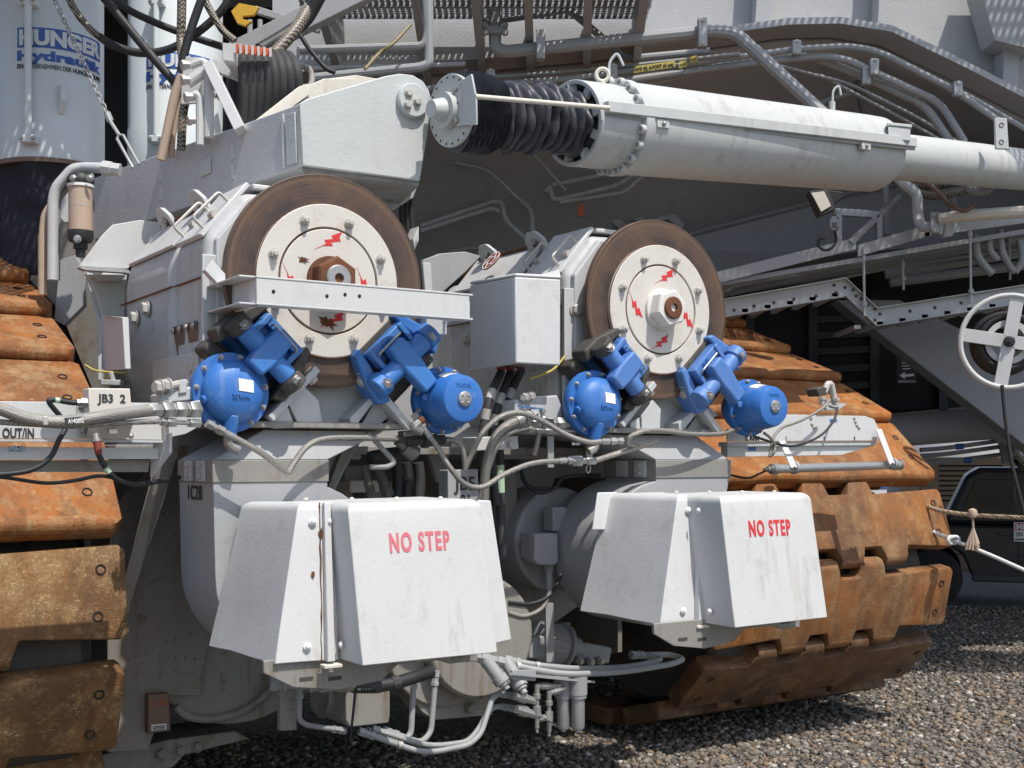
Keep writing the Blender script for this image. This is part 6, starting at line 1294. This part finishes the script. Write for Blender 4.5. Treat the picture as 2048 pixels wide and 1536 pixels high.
# chain and turnbuckle
cn = T('chain', 'galvanised chain with turnbuckle hanging past lettered jacking cylinder', 'chain', D(268, 330, 7.0))
a, c = D(100, -20, 7.2), D(214, 226, 7.05); n = 26; d_ = (c-a)/n
for k in range(n):
    p0 = a+d_*k; p1 = p0+d_*1.25; x, y = perp(d_); s = (x if k % 2 else y)*.012; q = B(); mid = (p0+p1)/2; h = (p1-p0)/2
    q.tube([mid+h*math.cos(t_)+s*math.sin(t_) for t_ in [2*math.pi*i/10 for i in range(11)]], .0045, 6); mk('link', q, 'galv', cn)
q = B(); q.lathe(c, D(222, 245, 7.05)-c, [(0, .02), (.05, .02)], 8); q.tube([D(214, 228, 7.05), D(222, 245, 7.04), D(238, 270, 7.03)], .011, 8); mk('shackle', q, 'galv', cn)
q = B(); p0, p1 = D(238, 270, 7.03), D(272, 332, 7.0); x, y = perp(p1-p0); x = AX if False else (p1-p0).cross(Vector((0, 1, 0))).normalized()*.02
for s in (-1, 1): q.tube([p0, p0.lerp(p1, .06)+x*s, p1+x*s], .008, 8)
mk('turnbuckle', q, 'galv', cn)
# manifold plate with white pipes on the arm
mp = T('hose_manifold', 'white manifold plate with bent pipes standing on the steering arm', 'manifold', D(395, 290, 6.7))
q = B(); q.prism([D(364, 150, 6.75), D(372, 112, 6.75), (D(405, 118, 6.75)), D(405, 205, 6.75), D(362, 208, 6.75)], (0, .02, 0)); mk('plate', q, 'white', mp, bevel=.002)
q = B(); q.bar(D(412, 150, 6.72), D(410, 285, 6.72), .045, .045, (0, 1, 0)); mk('post', q, 'mid_grey', mp, bevel=.003)
for pts, r in (([(374, 160), (395, 148), (408, 138), (412, 128), (404, 122), (388, 128), (380, 132)], .02), ([(376, 168), (412, 142), (418, 150), (418, 275)], .026), ([(380, 196), (392, 188), (400, 195), (400, 290)], .022)):
    q = B(); q.bent([D(x, y, 6.62) for x, y in pts], r, 10, .05); mk('pipe', q, 'white', mp)
for x, y in ((378, 130), (378, 160), (384, 194), (390, 240)): q = B(); q.lathe(D(x, y, 6.6), (-.8, -.5, -.2), [(0, .022), (.02, .022), (.022, .028), (.04, .028)], 6); mk('union_nut', q, 'bolt_dull', mp)
q = B(); q.bar(D(418, 130, 6.6), D(482, 262, 6.5), .055, .075, (0, -1, 0)); mk('brace', q, 'white_clean', mp, bevel=.003)
# rack carrying the flat hoses
rk = T('hose_rack', 'white rack with orange roller bars carrying the draped black hoses', 'rack', D(490, 120, 6.9))
q = B(); q.prism([D(445, 85, 6.62), D(470, 88, 6.62), D(470, 124, 6.62), D(445, 120, 6.62)], (.0, .3, 0)); mk('end_frame', q, 'white', rk, bevel=.003)
q = B(); q.prism([D(471, 87, 6.6), D(543, 97, 6.72), D(543, 112, 6.72), D(471, 105, 6.6)], (0, .02, 0)); mk('orange_guard', q, 'orange', rk, bevel=.003)
for k in range(7):
    x = 469+k*12; q = B(); q.bar(D(x, 86+k*1.6, 6.58+k*.02), D(x, 106+k*1.3, 6.58+k*.02), .010, .012); mk('divider', q, 'white', rk)
q = B(); q.prism([D(425, 118, 6.9), D(476, 126, 6.9), D(482, 162, 6.9), D(425, 140, 6.9)], (0, .05, 0)); mk('apron', q, 'white', rk, bevel=.002)
for k in range(8):
    x = 480+k*14; P = [D(x-4, 112, 7.05+k*.02), D(x, 104+k*1.2, 6.85+k*.02), D(x+5+k*1.2, 120+k*2, 6.72+k*.02), D(x+8+k*1.3, 170, 6.72+k*.02), D(x+4+k*1.2, 258-k*6, 6.78+k*.02)]
    t = T('draped_hose', 'flat black hose draped over rack, ' + ['end one beside white brace', 'second one from white brace', 'third one from white brace', 'fourth one from white brace', 'fourth one from the grey cable loop', 'third one from the grey cable loop', 'second one from the grey cable loop', 'end one beside grey cable loop'][k], 'hose', P[-1], 'black hoses draped over the rack'); q = B(); q.tube(P, .030, 10, 7); mk('hose_body', q, 'rubber_grey', t, smooth=60)
for k in range(5):
    x = 462+k*9; hoseD('draped_hose', 'dark hose hanging in shadow under rack apron, ' + ['first', 'second', 'third', 'fourth', 'fifth'][k] + ' from manifold post', [(x, 150, 7.1), (x-4, 200, 7.1), (x-10, 275, 7.1)], .024, 'rubber_grey', 'hose', 'hoses in shadow under the rack', 4)
yp = T('yellow_bracket', 'ochre yellow notched steel bracket under the catwalk strut', 'bracket', D(480, 50, 8.0))
q = B(); q.prism([D(462, 22, 8.), D(478, 6, 8.), D(518, 14, 8.), D(508, 30, 8.), D(486, 32, 8.), D(484, 38, 8.), D(504, 42, 8.), D(490, 52, 8.), D(474, 46, 8.)], (0, .03, 0)); mk('plate', q, 'yellow', yp, bevel=.002)
# air dryer canister
ad = T('filter_canister', 'tan filter canister with black head chalked 1-11-22', 'filter', D(160, 495, 6.9)); c = D(161, 415, 6.9); k_ = 6.9/FPX
q = B(); q.lathe(c-ZD*48*k_, ZD, [(0, 23*k_), (96*k_, 23*k_)], 32); mk('canister', q, 'tan', ad)
q = B(); q.lathe(c+ZD*44*k_, ZD, [(0, 25*k_), (6*k_, 27*k_), (16*k_, 25*k_), (22*k_, 20*k_)], 32); mk('cap', q, 'rubber', ad)
q = B(); q.ring(c+ZD*40*k_, ZD, 23*k_, 25.5*k_, 0, 8*k_, 32); mk('cap_ring', q, 'sticker', ad)
q = B(); q.lathe(c-ZD*47*k_, -ZD, [(0, 25*k_), (14*k_, 26*k_), (22*k_, 22*k_), (24*k_, 14*k_), (36*k_, 14*k_), (37*k_, 10*k_), (52*k_, 9*k_)], 24); mk('base_head', q, 'rubber', ad)
for x in (147, 180): bolt(ad, D(x, 356, 6.83), (0, -1, 0), .016, 'steel', 'dome')
bolt(ad, D(155, 478, 6.82), (0, -1, 0), .018, 'steel', 'hex')
R_ = 23*k_+.001
text(ad, '1-11-22', None, UD, ZD, .05, 'ink_white', width=.105, bold=-.005, warp=lambda x, y, z: Vector((c.x+R_*math.sin((x-.0525)/R_), c.y-R_*math.cos((x-.0525)/R_), c.z+.0+y)))
for lb, pts, r, m_ in (('grey bent air pipe wrapping the tan canister', [(105, 560, 6.95), (106, 400, 6.95), (112, 375, 6.95), (145, 338, 6.95), (165, 335, 6.95), (205, 336, 6.9), (236, 340, 6.9)], .03, 'grey_white'), ('thinner grey air pipe beside the tan canister', [(113, 560, 7.0), (114, 395, 7.0), (150, 362, 7.0), (185, 348, 7.0)], .02, 'pipe_grey'), ('beige corrugated conduit left of tan canister', [(86, 590, 7.0), (86, 470, 7.0), (90, 430, 7.0), (104, 410, 7.0)], .024, 'tan')):
    P = [D(*p) for p in pts]; t = T('air_pipe', lb, 'pipe', P[0]); q = B(); q.bent(P, r, 12, .12); mk('pipe_run', q, m_, t)
    if 'corrug' in lb:
        for k in range(40): z = P[0].lerp(P[1], k/40); q = B(); q.ring(z, ZD, r*.95, r*1.12, 0, .008, 12); mk('corrugation', q, m_, t)
    else:
        q = B(); q.lathe(P[-2], P[-1]-P[-2], [(0, r*1.4), (.05, r*1.4), (.052, r*1.2), (.10, r*1.2)], 8); mk('union_nut', q, m_, t)
ps = T('bearing_pedestal', 'grey gusseted pedestal plates left of the motor hood', 'pedestal', D(150, 740, 7.0))
q = B(); q.prism([D(120, 520, 7.3), D(150, 510, 7.3), D(172, 545, 7.3), D(168, 610, 7.3), D(128, 650, 7.3), D(108, 640, 7.3)], (.0, .06, 0)); mk('gusset_plate', q, 'mid_grey', ps, bevel=.003)
q = B(); q.prism([D(60, 560, 7.6), D(100, 400, 7.6), D(190, 400, 7.6), D(250, 560, 7.6), D(250, 760, 7.6), D(190, 790, 7.6), D(120, 620, 7.6)], (0, .1, 0)); mk('back_plate', q, 'frame_grey', ps, smooth=None)
q = B(); q.prism([D(115, 430, 7.35), D(124, 385, 7.35), D(140, 372, 7.35), D(160, 380, 7.35), D(160, 445, 7.35), D(128, 445, 7.35)], (0, .05, 0)); mk('round_lug', q, 'grey_white', ps, bevel=.004)
q = B(); q.prism([D(172, 550, 7.25), D(180, 550, 7.25), D(205, 640, 7.15), D(204, 760, 7.1), D(196, 760, 7.1), D(196, 650, 7.15)], (0, .03, 0)); mk('edge_strip', q, 'grey_white', ps, bevel=.003)
q = B(); q.bar(D(222, 745, 6.9), D(228, 765, 6.9), .03, .02); q.bar(D(205, 765, 6.9), D(245, 766, 6.9), .06, .03); mk('foot', q, 'grey_white', ps, bevel=.004)
hoseD('cable', 'thin yellow line behind left motor side box', [(170, 730, 7.0), (195, 742, 7.0), (255, 746, 7.0)], .006, 'tape_yellow')
# ------------------------------------------------------------ right side fittings
rs = T('sensor_shelf', 'white sloping steel shelf numbered 1 to 4 before right track', 'shelf', V(1620, 915, -.2))
vv = -.12
q = B(); q.pv([(1455, 858), (1530, 858), (1570, 830), (1580, 829), (1730, 832), (1748, 838), (1758, 858), (1756, 881), (1455, 883)], vv, vv-.012); mk('web', q, 'white_clean', rs, bevel=.002)
q = B(); q.pv([(1455, 884), (1756, 882), (1752, 890), (1455, 893)], vv-.01, vv-.09); mk('upper_flange', q, 'grey_white', rs, smooth=None)
q = B(); q.pv([(1455, 893), (1752, 890), (1690, 908), (1684, 910), (1455, 914)], vv-.03, vv-.09); mk('lower_channel', q, 'white_clean', rs, bevel=.002)
for n_, x in (('1', 1572), ('2', 1647), ('3', 1708), ('4', 1758)): text(rs, n_, V(x, 880.5, vv+.002), UD, ZD, .024, 'ink_black', bold=.03, squeeze=.7)
text(rs, 'C IN/IN', V(1491, 881, vv+.002), UD, ZD, .028, 'ink_black', width=(V(1518, 881, vv)-V(1491, 881, vv)).length, bold=.03)
q = B(); q.pv([(1497, 894), (1512, 894), (1512, 901), (1497, 901)], vv-.026, vv-.029); mk('tag', q, 'label_blue', rs, smooth=None)
q = B(); q.pv([(1660, 838), (1674, 838), (1674, 844), (1660, 844)], vv+.003, vv); mk('tag', q, 'label_blue', rs, smooth=None)
for x, y in ((1622, 836), (1624, 848), (1628, 855), (1709, 836), (1711, 843), (1714, 850), (1718, 855)): bolt(rs, V(x, y, vv+.001), VD, .011, 'bolt_dull', 'dome')
se = T('rod_sensor', 'silver tube sensor on two white brackets below numbered shelf', 'sensor', V(1640, 940, 0))
p0, p1 = V(1548, 938, vv+.10), V(1792, 930, vv+.06); ax = p1-p0
q = B(); q.cyl(p0, p1, .028, n=24); mk('tube', q, 'stainless', se)
q = B(); q.lathe(p0, -ax, [(-.02, .034), (.02, .034), (.022, .026), (.035, .026), (.037, .016), (.06, .016), (.062, .008), (.09, .008)], 20); mk('end_cap', q, 'steel', se)
q = B(); q.lathe(p1, ax, [(-.02, .036), (.01, .036), (.012, .03), (.03, .03), (.032, .036), (.045, .036)], 20); mk('end_cap', q, 'steel', se)
for (x, y, x2, y2) in ((1564, 882, 1588, 938), (1757, 858, 1784, 930)):
    q = B(); a, c = V(x, y, vv+.03), V(x2, y2-2, vv+.13); q.bar(a, c, .055, .008, VD); mk('bracket_arm', q, 'white_clean', se, bevel=.002)
    q = B(); q.ring(V(x2, y2-3, vv+.09), ax, .028, .042, -.012, .012, 20); mk('clamp_ring', q, 'galv', se)
    bolt(se, c+VD*.006, VD, .008, 'cast_dark', 'dome')
ls = T('limit_switch', 'grey proximity switch with elbow on small plate above numbered shelf', 'switch', V(1655, 830, -.15))
q = B(); q.prism([V(1636, 822, -.1), V(1678, 820, -.1), V(1694, 809, -.2), V(1655, 808, -.2)], ZD*.008); mk('plate', q, 'galv', ls, bevel=.001)
q = B(); q.pv([(1634, 778), (1646, 772), (1656, 776), (1654, 790), (1638, 793)], -.1, -.2); mk('body', q, 'cast_dark', ls, bevel=.008)
q = B(); q.bent([V(1648, 785, -.12), V(1655, 768, -.12), V(1662, 768, -.12), V(1670, 808, -.12)], .022, 10, .03); mk('elbow', q, 'bolt_dull', ls)
for x, y in ((1644, 800), (1652, 804), (1672, 802)): q = B(); q.lathe(V(x, y, -.1), ZD, [(-.03, .018), (.0, .018), (.002, .024), (.02, .024)], 6); mk('gland', q, 'bolt_dull', ls)
hose('cable', 'pale armoured cable from switch curling down below capped caliper', [(1660, 800, -.02), (1640, 820, -.02), (1600, 842, .0), (1565, 855, .02), (1548, 874, .03), (1542, 900, .03), (1540, 912, .03), (1548, 905, .05), (1549, 890, .05), (1540, 875, .06), (1528, 866, .06)], .009, 'braided_steel', 'cable')
hose('cable', 'black cable from switch drooping across numbered shelf', [(1675, 815, -.05), (1668, 840, -.02), (1645, 868, -.01), (1610, 886, -.0), (1575, 892, .0), (1530, 880, .02), (1480, 862, .02)], .008, 'rubber', 'cable')
hose('cable', 'thin black cable from silver tube sensor to the blower duct', [(1534, 940, -.02), (1518, 948, -.05), (1495, 956, -.1), (1460, 950, -.2)], .007, 'rubber', 'cable')
# floodlight and switch box under the ram
fd = T('floodlight', 'dark floodlight tilted downward beneath the ram barrel', 'floodlight', D(1640, 425, 9.6))
q = B(); q.prism([D(1618, 382, 9.6), D(1656, 378, 9.6), D(1672, 418, 9.6), D(1640, 432, 9.6)], (0, .12, 0)); mk('housing', q, 'rubber_grey', fd, bevel=.006)
q = B(); q.prism([D(1622, 386, 9.595), D(1648, 383, 9.595), D(1662, 412, 9.595), D(1642, 424, 9.595)], (0, -.006, 0)); mk('lens', q, 'cream', fd, bevel=.002)
q = B(); q.prism([D(1656, 380, 9.62), D(1688, 384, 9.62), D(1686, 396, 9.62), D(1666, 410, 9.62)], (0, .10, 0)); mk('hood', q, 'black_panel', fd, bevel=.006)
sx = T('switch_box', 'small grey switch box on post beside service walkway', 'switch box', D(1670, 482, 10.5))
q = B(); q.prism([D(1660, 432, 10.5), D(1678, 432, 10.5), D(1678, 460, 10.5), D(1660, 460, 10.5)], (0, .06, 0)); mk('case', q, 'galv', sx, bevel=.006)
for x, y in ((1662, 435), (1675, 435), (1662, 457), (1675, 457)): bolt(sx, D(x, y, 10.499), (0, -1, 0), .006, 'cast_dark', 'dome')
for k in range(3): q = B(); q.bar(D(1664, 446+k*4, 10.498), D(1674, 446+k*4, 10.498), .004, .008); mk('print_line', q, 'ink_black', sx, smooth=None)
q = B(); q.tube([D(1670, 462, 10.5), D(1672, 480, 10.5), D(1664, 496, 10.45), D(1648, 500, 10.45), D(1636, 490, 10.45), D(1640, 478, 10.45), D(1650, 476, 10.45)], .012, 8, 5); mk('conduit_loop', q, 'rubber', sx)
pipe('pipe', [(1780, 340, 10.6), (1812, 372, 10.6), (1834, 386, 10.6), (1836, 440, 10.6), (1846, 456, 10.5), (1872, 452, 10.4)], .045, 'grey_white', 'white drain pipe dropping with elbows beneath ram tail tube', bend=.10)
pipe('pipe', [(1880, 438, 10.3), (1920, 432, 10.2), (2250, 410, 9.8)], .048, 'cream', 'pale horizontal pipe leaving square clamp at right')
pipe('pipe', [(1750, 350, 10.3), (1800, 355, 10.3), (1860, 366, 10.2), (1900, 410, 10.1), (1930, 424, 10.1), (1950, 408, 10.1)], .02, 'plate_brown', 'thin brown pipe curling under the ram tail tube')
cq = T('pipe_clamp', 'square grey pipe clamp block beside white drain pipe', 'clamp', D(1880, 470, 10.3)); q = B(); q.prism([D(1860, 424, 10.3), D(1880, 424, 10.3), D(1880, 466, 10.3), D(1862, 466, 10.3)], (.05, .14, 0)); mk('block', q, 'galv', cq, bevel=.008)
q = B(); q.prism([D(1896, 424, 10.4), D(1908, 422, 10.4), D(1914, 450, 10.4), D(1905, 472, 10.4), D(1888, 474, 10.4)], (0, .06, 0)); mk('backing', q, 'grey_white', cq, bevel=.004)
for y in (430, 460): bolt(cq, D(1868, y, 10.299), (0, -1, 0), .014, 'bolt_dull', 'hex')
for lb, pts, r in (('upper net sleeved hose sagging under tail tube', [(1760, 348, 10.8), (1800, 362, 10.8), (1850, 372, 10.8), (1920, 362, 10.8), (1960, 350, 10.8)], .04), ('lower net sleeved hose sagging under tail tube', [(1800, 362, 10.7), (1830, 384, 10.7), (1880, 390, 10.7), (1940, 376, 10.7), (1990, 360, 10.7)], .04), ('net sleeved hose dropping behind ram tail', [(1716, 168, 11.0), (1722, 190, 10.9), (1728, 215, 10.8), (1740, 245, 10.7)], .045), ('grey bent hose hooked under tail tube', [(1930, 365, 10.3), (1950, 382, 10.2), (1975, 378, 10.2), (1985, 360, 10.3)], .04)):
    hoseD('sleeved_hose', lb, pts, r, 'net_sleeve' if 'net' in lb else 'pipe_grey', 'hose')
for i, (pts, r) in enumerate((([(1950, 470, 10.8), (1955, 510, 10.8), (1972, 535, 10.8), (1985, 548, 10.8)], .035), ([(1978, 470, 10.8), (1980, 500, 10.8), (1995, 520, 10.8)], .03), ([(2000, 460, 10.8), (2004, 500, 10.8), (2018, 530, 10.8), (2030, 545, 10.8)], .03), ([(2040, 480, 10.8), (2044, 520, 10.8), (2030, 545, 10.8)], .03))): hoseD('cable', 'grey curved conduit dropping into cable tray, ' + ['thickest one', 'second one', 'third one', 'end one'][i], pts, r, 'pipe_grey', 'conduit')
# hose reel wheel
rl = T('hose_reel', 'white four spoked reel wheel with black hose coiled behind', 'reel', D(2012, 780, 9.0)); c = D(2018, 683, 9.0); ax = Vector((-.22, -1, -.02)).normalized(); x = Vector((0, 0, 1)); x = (x-ax*x.dot(ax)).normalized(); y = ax.cross(x); Rr = .335
q = B(); q.tube([c+(x*math.cos(a)+y*math.sin(a))*Rr for a in [2*math.pi*k/48 for k in range(49)]], .019, 10); mk('rim', q, 'white', rl)
for k in range(4): a = math.radians(-10+90*k); d_ = x*math.cos(a)+y*math.sin(a); q = B(); q.bar(c+d_*.03, c+d_*(Rr-.005), .095, .012, ax.cross(d_)*0+ax); mk('spoke', q, 'white', rl, bevel=.002)
q = B(); q.lathe(c+ax*.0, ax, [(-.02, .04), (.02, .04), (.03, .03), (.032, .012), (.05, .012)], 20); mk('hub', q, 'rubber', rl)
for k in range(7): q = B(); rr = .19+.008*(k % 3)+k*.003; q.tube([c-ax*(.05+.035*k)+(x*math.cos(a)+y*math.sin(a))*rr for a in [2*math.pi*j/36 for j in range(37)]], .022, 8); mk('hose_coil', q, 'rubber', rl)
q = B(); q.ring(c-ax*.30, ax, .12, .16, 0, .27, 36); mk('drum', q, 'white', rl)
hoseD('cable', 'thin black reel hose hanging down across dark pickup', [(2004, 770, 8.9), (2012, 850, 8.9), (2024, 930, 8.9), (2044, 1010, 8.9), (2060, 1080, 8.9)], .013, 'rubber', 'hose')
for i, (y0, y1) in enumerate(((898, 880), (910, 892), (925, 908))): 
    hoseD('cable', 'grey rail tube with blue tape above the pickup roof, ' + ['upper', 'middle', 'lower'][i], [(1840, y0+2, 13.5), (1900, y0-3, 13.5), (2010, y1, 13.5), (2050, y1-6, 13.5)], .025, 'haunch_grey', 'pipe', None, 3)
    if i != 1: x = 1935-16*(i == 0); q = B(); yy = y0-8; q.lathe(D(x, yy+(3 if i else 3), 13.5), (1, 0, .08), [(-.04, .033), (.04, .033)], 12); mk('tape_wrap', q, 'ink_blue', label='blue tape wrapped round ' + ('lower' if i else 'upper') + ' grey rail tube', cat='tape')
gs = T('valve_rack', 'grey bracket with silver fittings and mesh hose above pickup cab', 'bracket', D(2010, 930, 13.4))
q = B(); q.prism([D(1996, 868, 13.4), D(2008, 868, 13.4), D(2022, 925, 13.4), D(2008, 928, 13.4)], (0, .06, 0)); mk('arm', q, 'mid_grey', gs, bevel=.004)
for x, y in ((1992, 878), (2014, 880), (2018, 905), (2036, 875)): q = B(); q.lathe(D(x, y, 13.3), (.7, -.5, .3), [(0, .06), (.08, .06), (.082, .09), (.12, .09)], 10); mk('fitting', q, 'mid_grey', gs)
q = B(); q.tube([D(2026, 895, 13.3), D(2036, 915, 13.3), D(2060, 940, 13.3)], .07, 10, 4); mk('mesh_hose', q, 'net_sleeve', gs)
# ropes tied to the right track
rp = T('twisted_rope', 'twisted tan rope with frayed tassel tied to right track', 'rope', V(1858, 1015, -.5))
P = [D(1855, 1013, 9.2), D(1885, 1022, 9.1), D(1945, 1030, 8.9), D(2060, 1036, 8.5)]; Q = spline(P, 30)
for s in range(3):
    q = B(); pts = []
    for i, p in enumerate(Q): a = i*.9+s*2.094; pts.append(p+Vector((0, math.cos(a), math.sin(a)))*.008)
    q.tube(pts, .0085, 6); mk('strand', q, 'tan' if s else 'rope_weave', rp)
kp = D(1945, 1028, 8.85); q = B(); q.lathe(kp-ZD*.03, ZD, [(0, .012), (.01, .028), (.035, .036), (.06, .028), (.07, .01)], 12); mk('knot', q, 'tan', rp)
for k in range(60):
    a = random.random()*6.28; rr = random.random()**.6*.05; q = B(); e = kp+Vector((math.cos(a)*rr, math.sin(a)*rr, -.20-random.random()*.06)); q.tube([kp-ZD*.03, kp-ZD*.1+Vector((0.005, 0, 0)), e], [.009, .008, .006], 5); mk('frayed_end', q, 'tan', rp)
wr = T('white_rope', 'white rope knotted through right track running down past pickup', 'rope', D(2048, 1140, 8.5))
q = B(); q.tube([D(1866, 1063, 9.15), D(1890, 1074, 9.1), D(1910, 1082, 9.0), D(1980, 1110, 8.8), D(2070, 1150, 8.5)], .014, 10, 6); mk('cord', q, 'rope_white', wr)
q = B(); kk = D(1905, 1080, 9.0)
for s in range(3): q.tube([kk+Vector((math.cos(a)*.028+.012*s-.01, math.cos(a+s)*.02, math.sin(a)*.026)) for a in [2*math.pi*j/12 for j in range(13)]], .012, 8)
mk('knot', q, 'rope_white', wr)
# ------------------------------------------------------------ vehicles behind
def pickup(x0, y, label, s=1.0, cab=1.05):
    # x0: rear bumper, faces +x, near side at y
    t = T('pickup_truck', label, 'pickup', (6.9, y, 0)); t.rotation_euler = (0, 0, math.radians(-19))
    def side(pts, y0, y1, nm, m_, bev=.03, seg=3):
        q = B(); q.prism([Vector((x0+a*s, y0, z*s)) for a, z in pts], (0, y1-y0, 0)); return mk(nm, q, m_, t, bevel=bev, seg=seg)
    body = [(0, .55), (0, 1.08), (.05, 1.12), (5.5, 1.10), (5.62, .95), (5.62, .5), (4.95, .42), (4.8, .75), (4.55, .86), (4.25, .86), (4.0, .75), (3.85, .42), (1.45, .42), (1.33, .72), (1.1, .86), (.75, .86), (.55, .72), (.42, .5)]
    side(body, y, y+1.85, 'body', 'truck_black', .05)
    side([(cab, 1.11), (cab+.32, 1.80), (cab+.5, 1.90), (cab+2.1, 1.90), (cab+2.35, 1.85), (cab+3.2, 1.12)], y+.12, y+1.73, 'cab', 'truck_black', .07)
    for (a, c, tl, tr) in ((cab+.30, cab+.95, .14, .0), (cab+1.12, cab+1.98, .0, .0), (cab+2.08, cab+2.72, 0, .42)):
        q = B(); q.prism([Vector((x0+p*s, y+.115, z*s)) for p, z in ((a-.1*(tl > 0), 1.17), (c, 1.17), (c-tr, 1.74), (a+tl, 1.74))], (0, .02, 0)); mk('window', q, 'truck_glass', t, bevel=.03)
    for a in (cab+.98, cab+2.03):
        q = B(); q.prism([Vector((x0+a*s-.006, y-.003, .48*s)), Vector((x0+a*s+.006, y-.003, .48*s)), Vector((x0+a*s+.006, y-.003, 1.10*s)), Vector((x0+a*s-.006, y-.003, 1.10*s))], (0, .01, 0)); mk('door_gap', q, 'black_void', t, smooth=None)
    for a in (cab+.72, cab+1.15):
        q = B(); p = Vector((x0+a*s, y-.02, .99*s)); q.prism([p, p+Vector((.19, 0, 0)), p+Vector((.19, 0, .05)), p+Vector((0, 0, .05))], (0, .03, 0)); mk('door_handle', q, 'truck_trim', t, bevel=.012)
    q = B(); q.prism([Vector((x0+1.5*s, y-.02, .66*s)), Vector((x0+3.8*s, y-.02, .66*s)), Vector((x0+3.8*s, y-.02, .70*s)), Vector((x0+1.5*s, y-.02, .70*s))], (0, .03, 0)); mk('side_moulding', q, 'truck_trim', t, bevel=.008)
    q = B(); q.prism([Vector((x0+1.45*s, y-.01, .36*s)), Vector((x0+3.9*s, y-.01, .36*s)), Vector((x0+3.9*s, y-.01, .46*s)), Vector((x0+1.45*s, y-.01, .46*s))], (0, .2, 0)); mk('sill', q, 'truck_trim', t, bevel=.02)
    for a in (.95, 4.4):
        for yy in (y+.02, y+1.6):
            wc = Vector((x0+a*s, yy, .39*s)); q = B(); q.lathe(wc, (0, 1, 0), [(0, .24*s), (.0, .33*s), (.03, .385*s), (.21, .385*s), (.24, .33*s), (.24, .24*s)], 36); w_ = mk('wheel', q, 'tyre', t)
            q = B(); q.lathe(wc+Vector((0, .02, 0)), (0, 1, 0), [(0, .05*s), (.01, .20*s), (-.01, .24*s), (.1, .25*s)], 28); mk('rim', q, 'galv', w_)
    q = B(); q.prism([Vector((x0+.02, y-.006, .78)), Vector((x0+.12, y-.006, .78)), Vector((x0+.12, y-.006, 1.05)), Vector((x0+.02, y-.006, 1.05))], (0, .1, 0)); mk('tail_light', q, 'boot_red', t, bevel=.02)
    return t
pk = pickup(4.72, 16.5, 'black pickup with small white sign parked beyond the right track')
sgn = B(); a = D(2032, 1084, 16.46); sgn.prism([a, a+Vector((.5, 0, 0)), a+Vector((.5, 0, .26)), a+Vector((0, 0, .26))], (0, .012, 0)); mk('door_sign', sgn, 'sticker', pk, bevel=.006)
q = B(); q.prism([a+Vector((.02, -.003, .15)), a+Vector((.48, -.003, .15)), a+Vector((.48, -.003, .25)), a+Vector((.02, -.003, .25))], (0, .003, 0)); mk('sign_band', q, 'red_paint', pk, smooth=None)
text(pk, 'MI', a+Vector((.03, -.005, .165)), (1, 0, 0), ZD, .07, 'ink_white', bold=.05); text(pk, '(32', a+Vector((.03, -.005, .08)), (1, 0, 0), ZD, .045, 'ink_black', bold=.02); text(pk, 'www.', a+Vector((.02, -.005, .02)), (1, 0, 0), ZD, .035, 'ink_black', bold=.02)
vn = T('motor_coach', 'long white coach with blue stripe parked far behind the track', 'coach', (11, 29, 0)); 
def vbox(x0, x1, z0, z1, y0, y1, nm, m_, bev=.05):
    q = B(); q.prism([(x0, y0, z0), (x1, y0, z0), (x1, y0, z1), (x0, y0, z1)], (0, y1-y0, 0)); return mk(nm, q, m_, vn, bevel=bev)
vbox(5.2, 20, .45, 3.3, 28, 30.5, 'body', 'van_white', .12); vbox(5.25, 20, 1.45, 1.62, 27.985, 28.0, 'stripe', 'van_blue', 0)
vbox(5.25, 20, 1.36, 1.39, 27.985, 28.0, 'stripe', 'van_blue', 0)
for k in range(9): vbox(6.0+k*1.5, 7.1+k*1.5, 2.86, 3.2, 27.98, 28.0, 'window', 'truck_glass' if k % 3 else 'mid_grey', .02)
for x in (7.2, 15.5):
    q = B(); q.lathe((x, 28.05, .5), (0, 1, 0), [(0, .3), (.02, .5), (.25, .5)], 28); mk('wheel', q, 'tyre', vn)
cr = T('vented_crate', 'brown slatted crate standing behind the dark pickup', 'crate', (7.6, 23, 0)); q = B(); q.prism([(7.4, 22.5, .3), (9.2, 22.5, .3), (9.2, 22.5, 2.05), (7.4, 22.5, 2.05)], (0, 1.2, 0)); mk('body', q, 'crate_brown', cr, bevel=.02)
for k in range(8): q = B(); q.prism([(7.75, 22.49, 1.25+k*.09), (8.9, 22.49, 1.25+k*.09), (8.9, 22.49, 1.28+k*.09), (7.75, 22.49, 1.28+k*.09)], (0, .009, 0)); mk('vent_slot', q, 'black_void', cr, smooth=None)
q = B(); q.prism([(7.45, 22.6, .004), (9.15, 22.6, .004), (9.15, 22.6, .298), (7.45, 22.6, .298)], (0, 1, 0)); mk('skid', q, 'plate_brown', cr)
dm = T('equipment_cover', 'grey domed tarp cover behind the pickup roof', 'tarp', (8.5, 24.5, 0)); q = B(); q.lathe((9.2, 25.2, .6), ZD, [(-.59, 1.5), (0, 1.55), (1.2, 1.5), (1.6, 1.35), (1.85, 1.0), (1.95, .5), (1.97, .01)], 36); mk('dome', q, 'haunch_grey', dm)
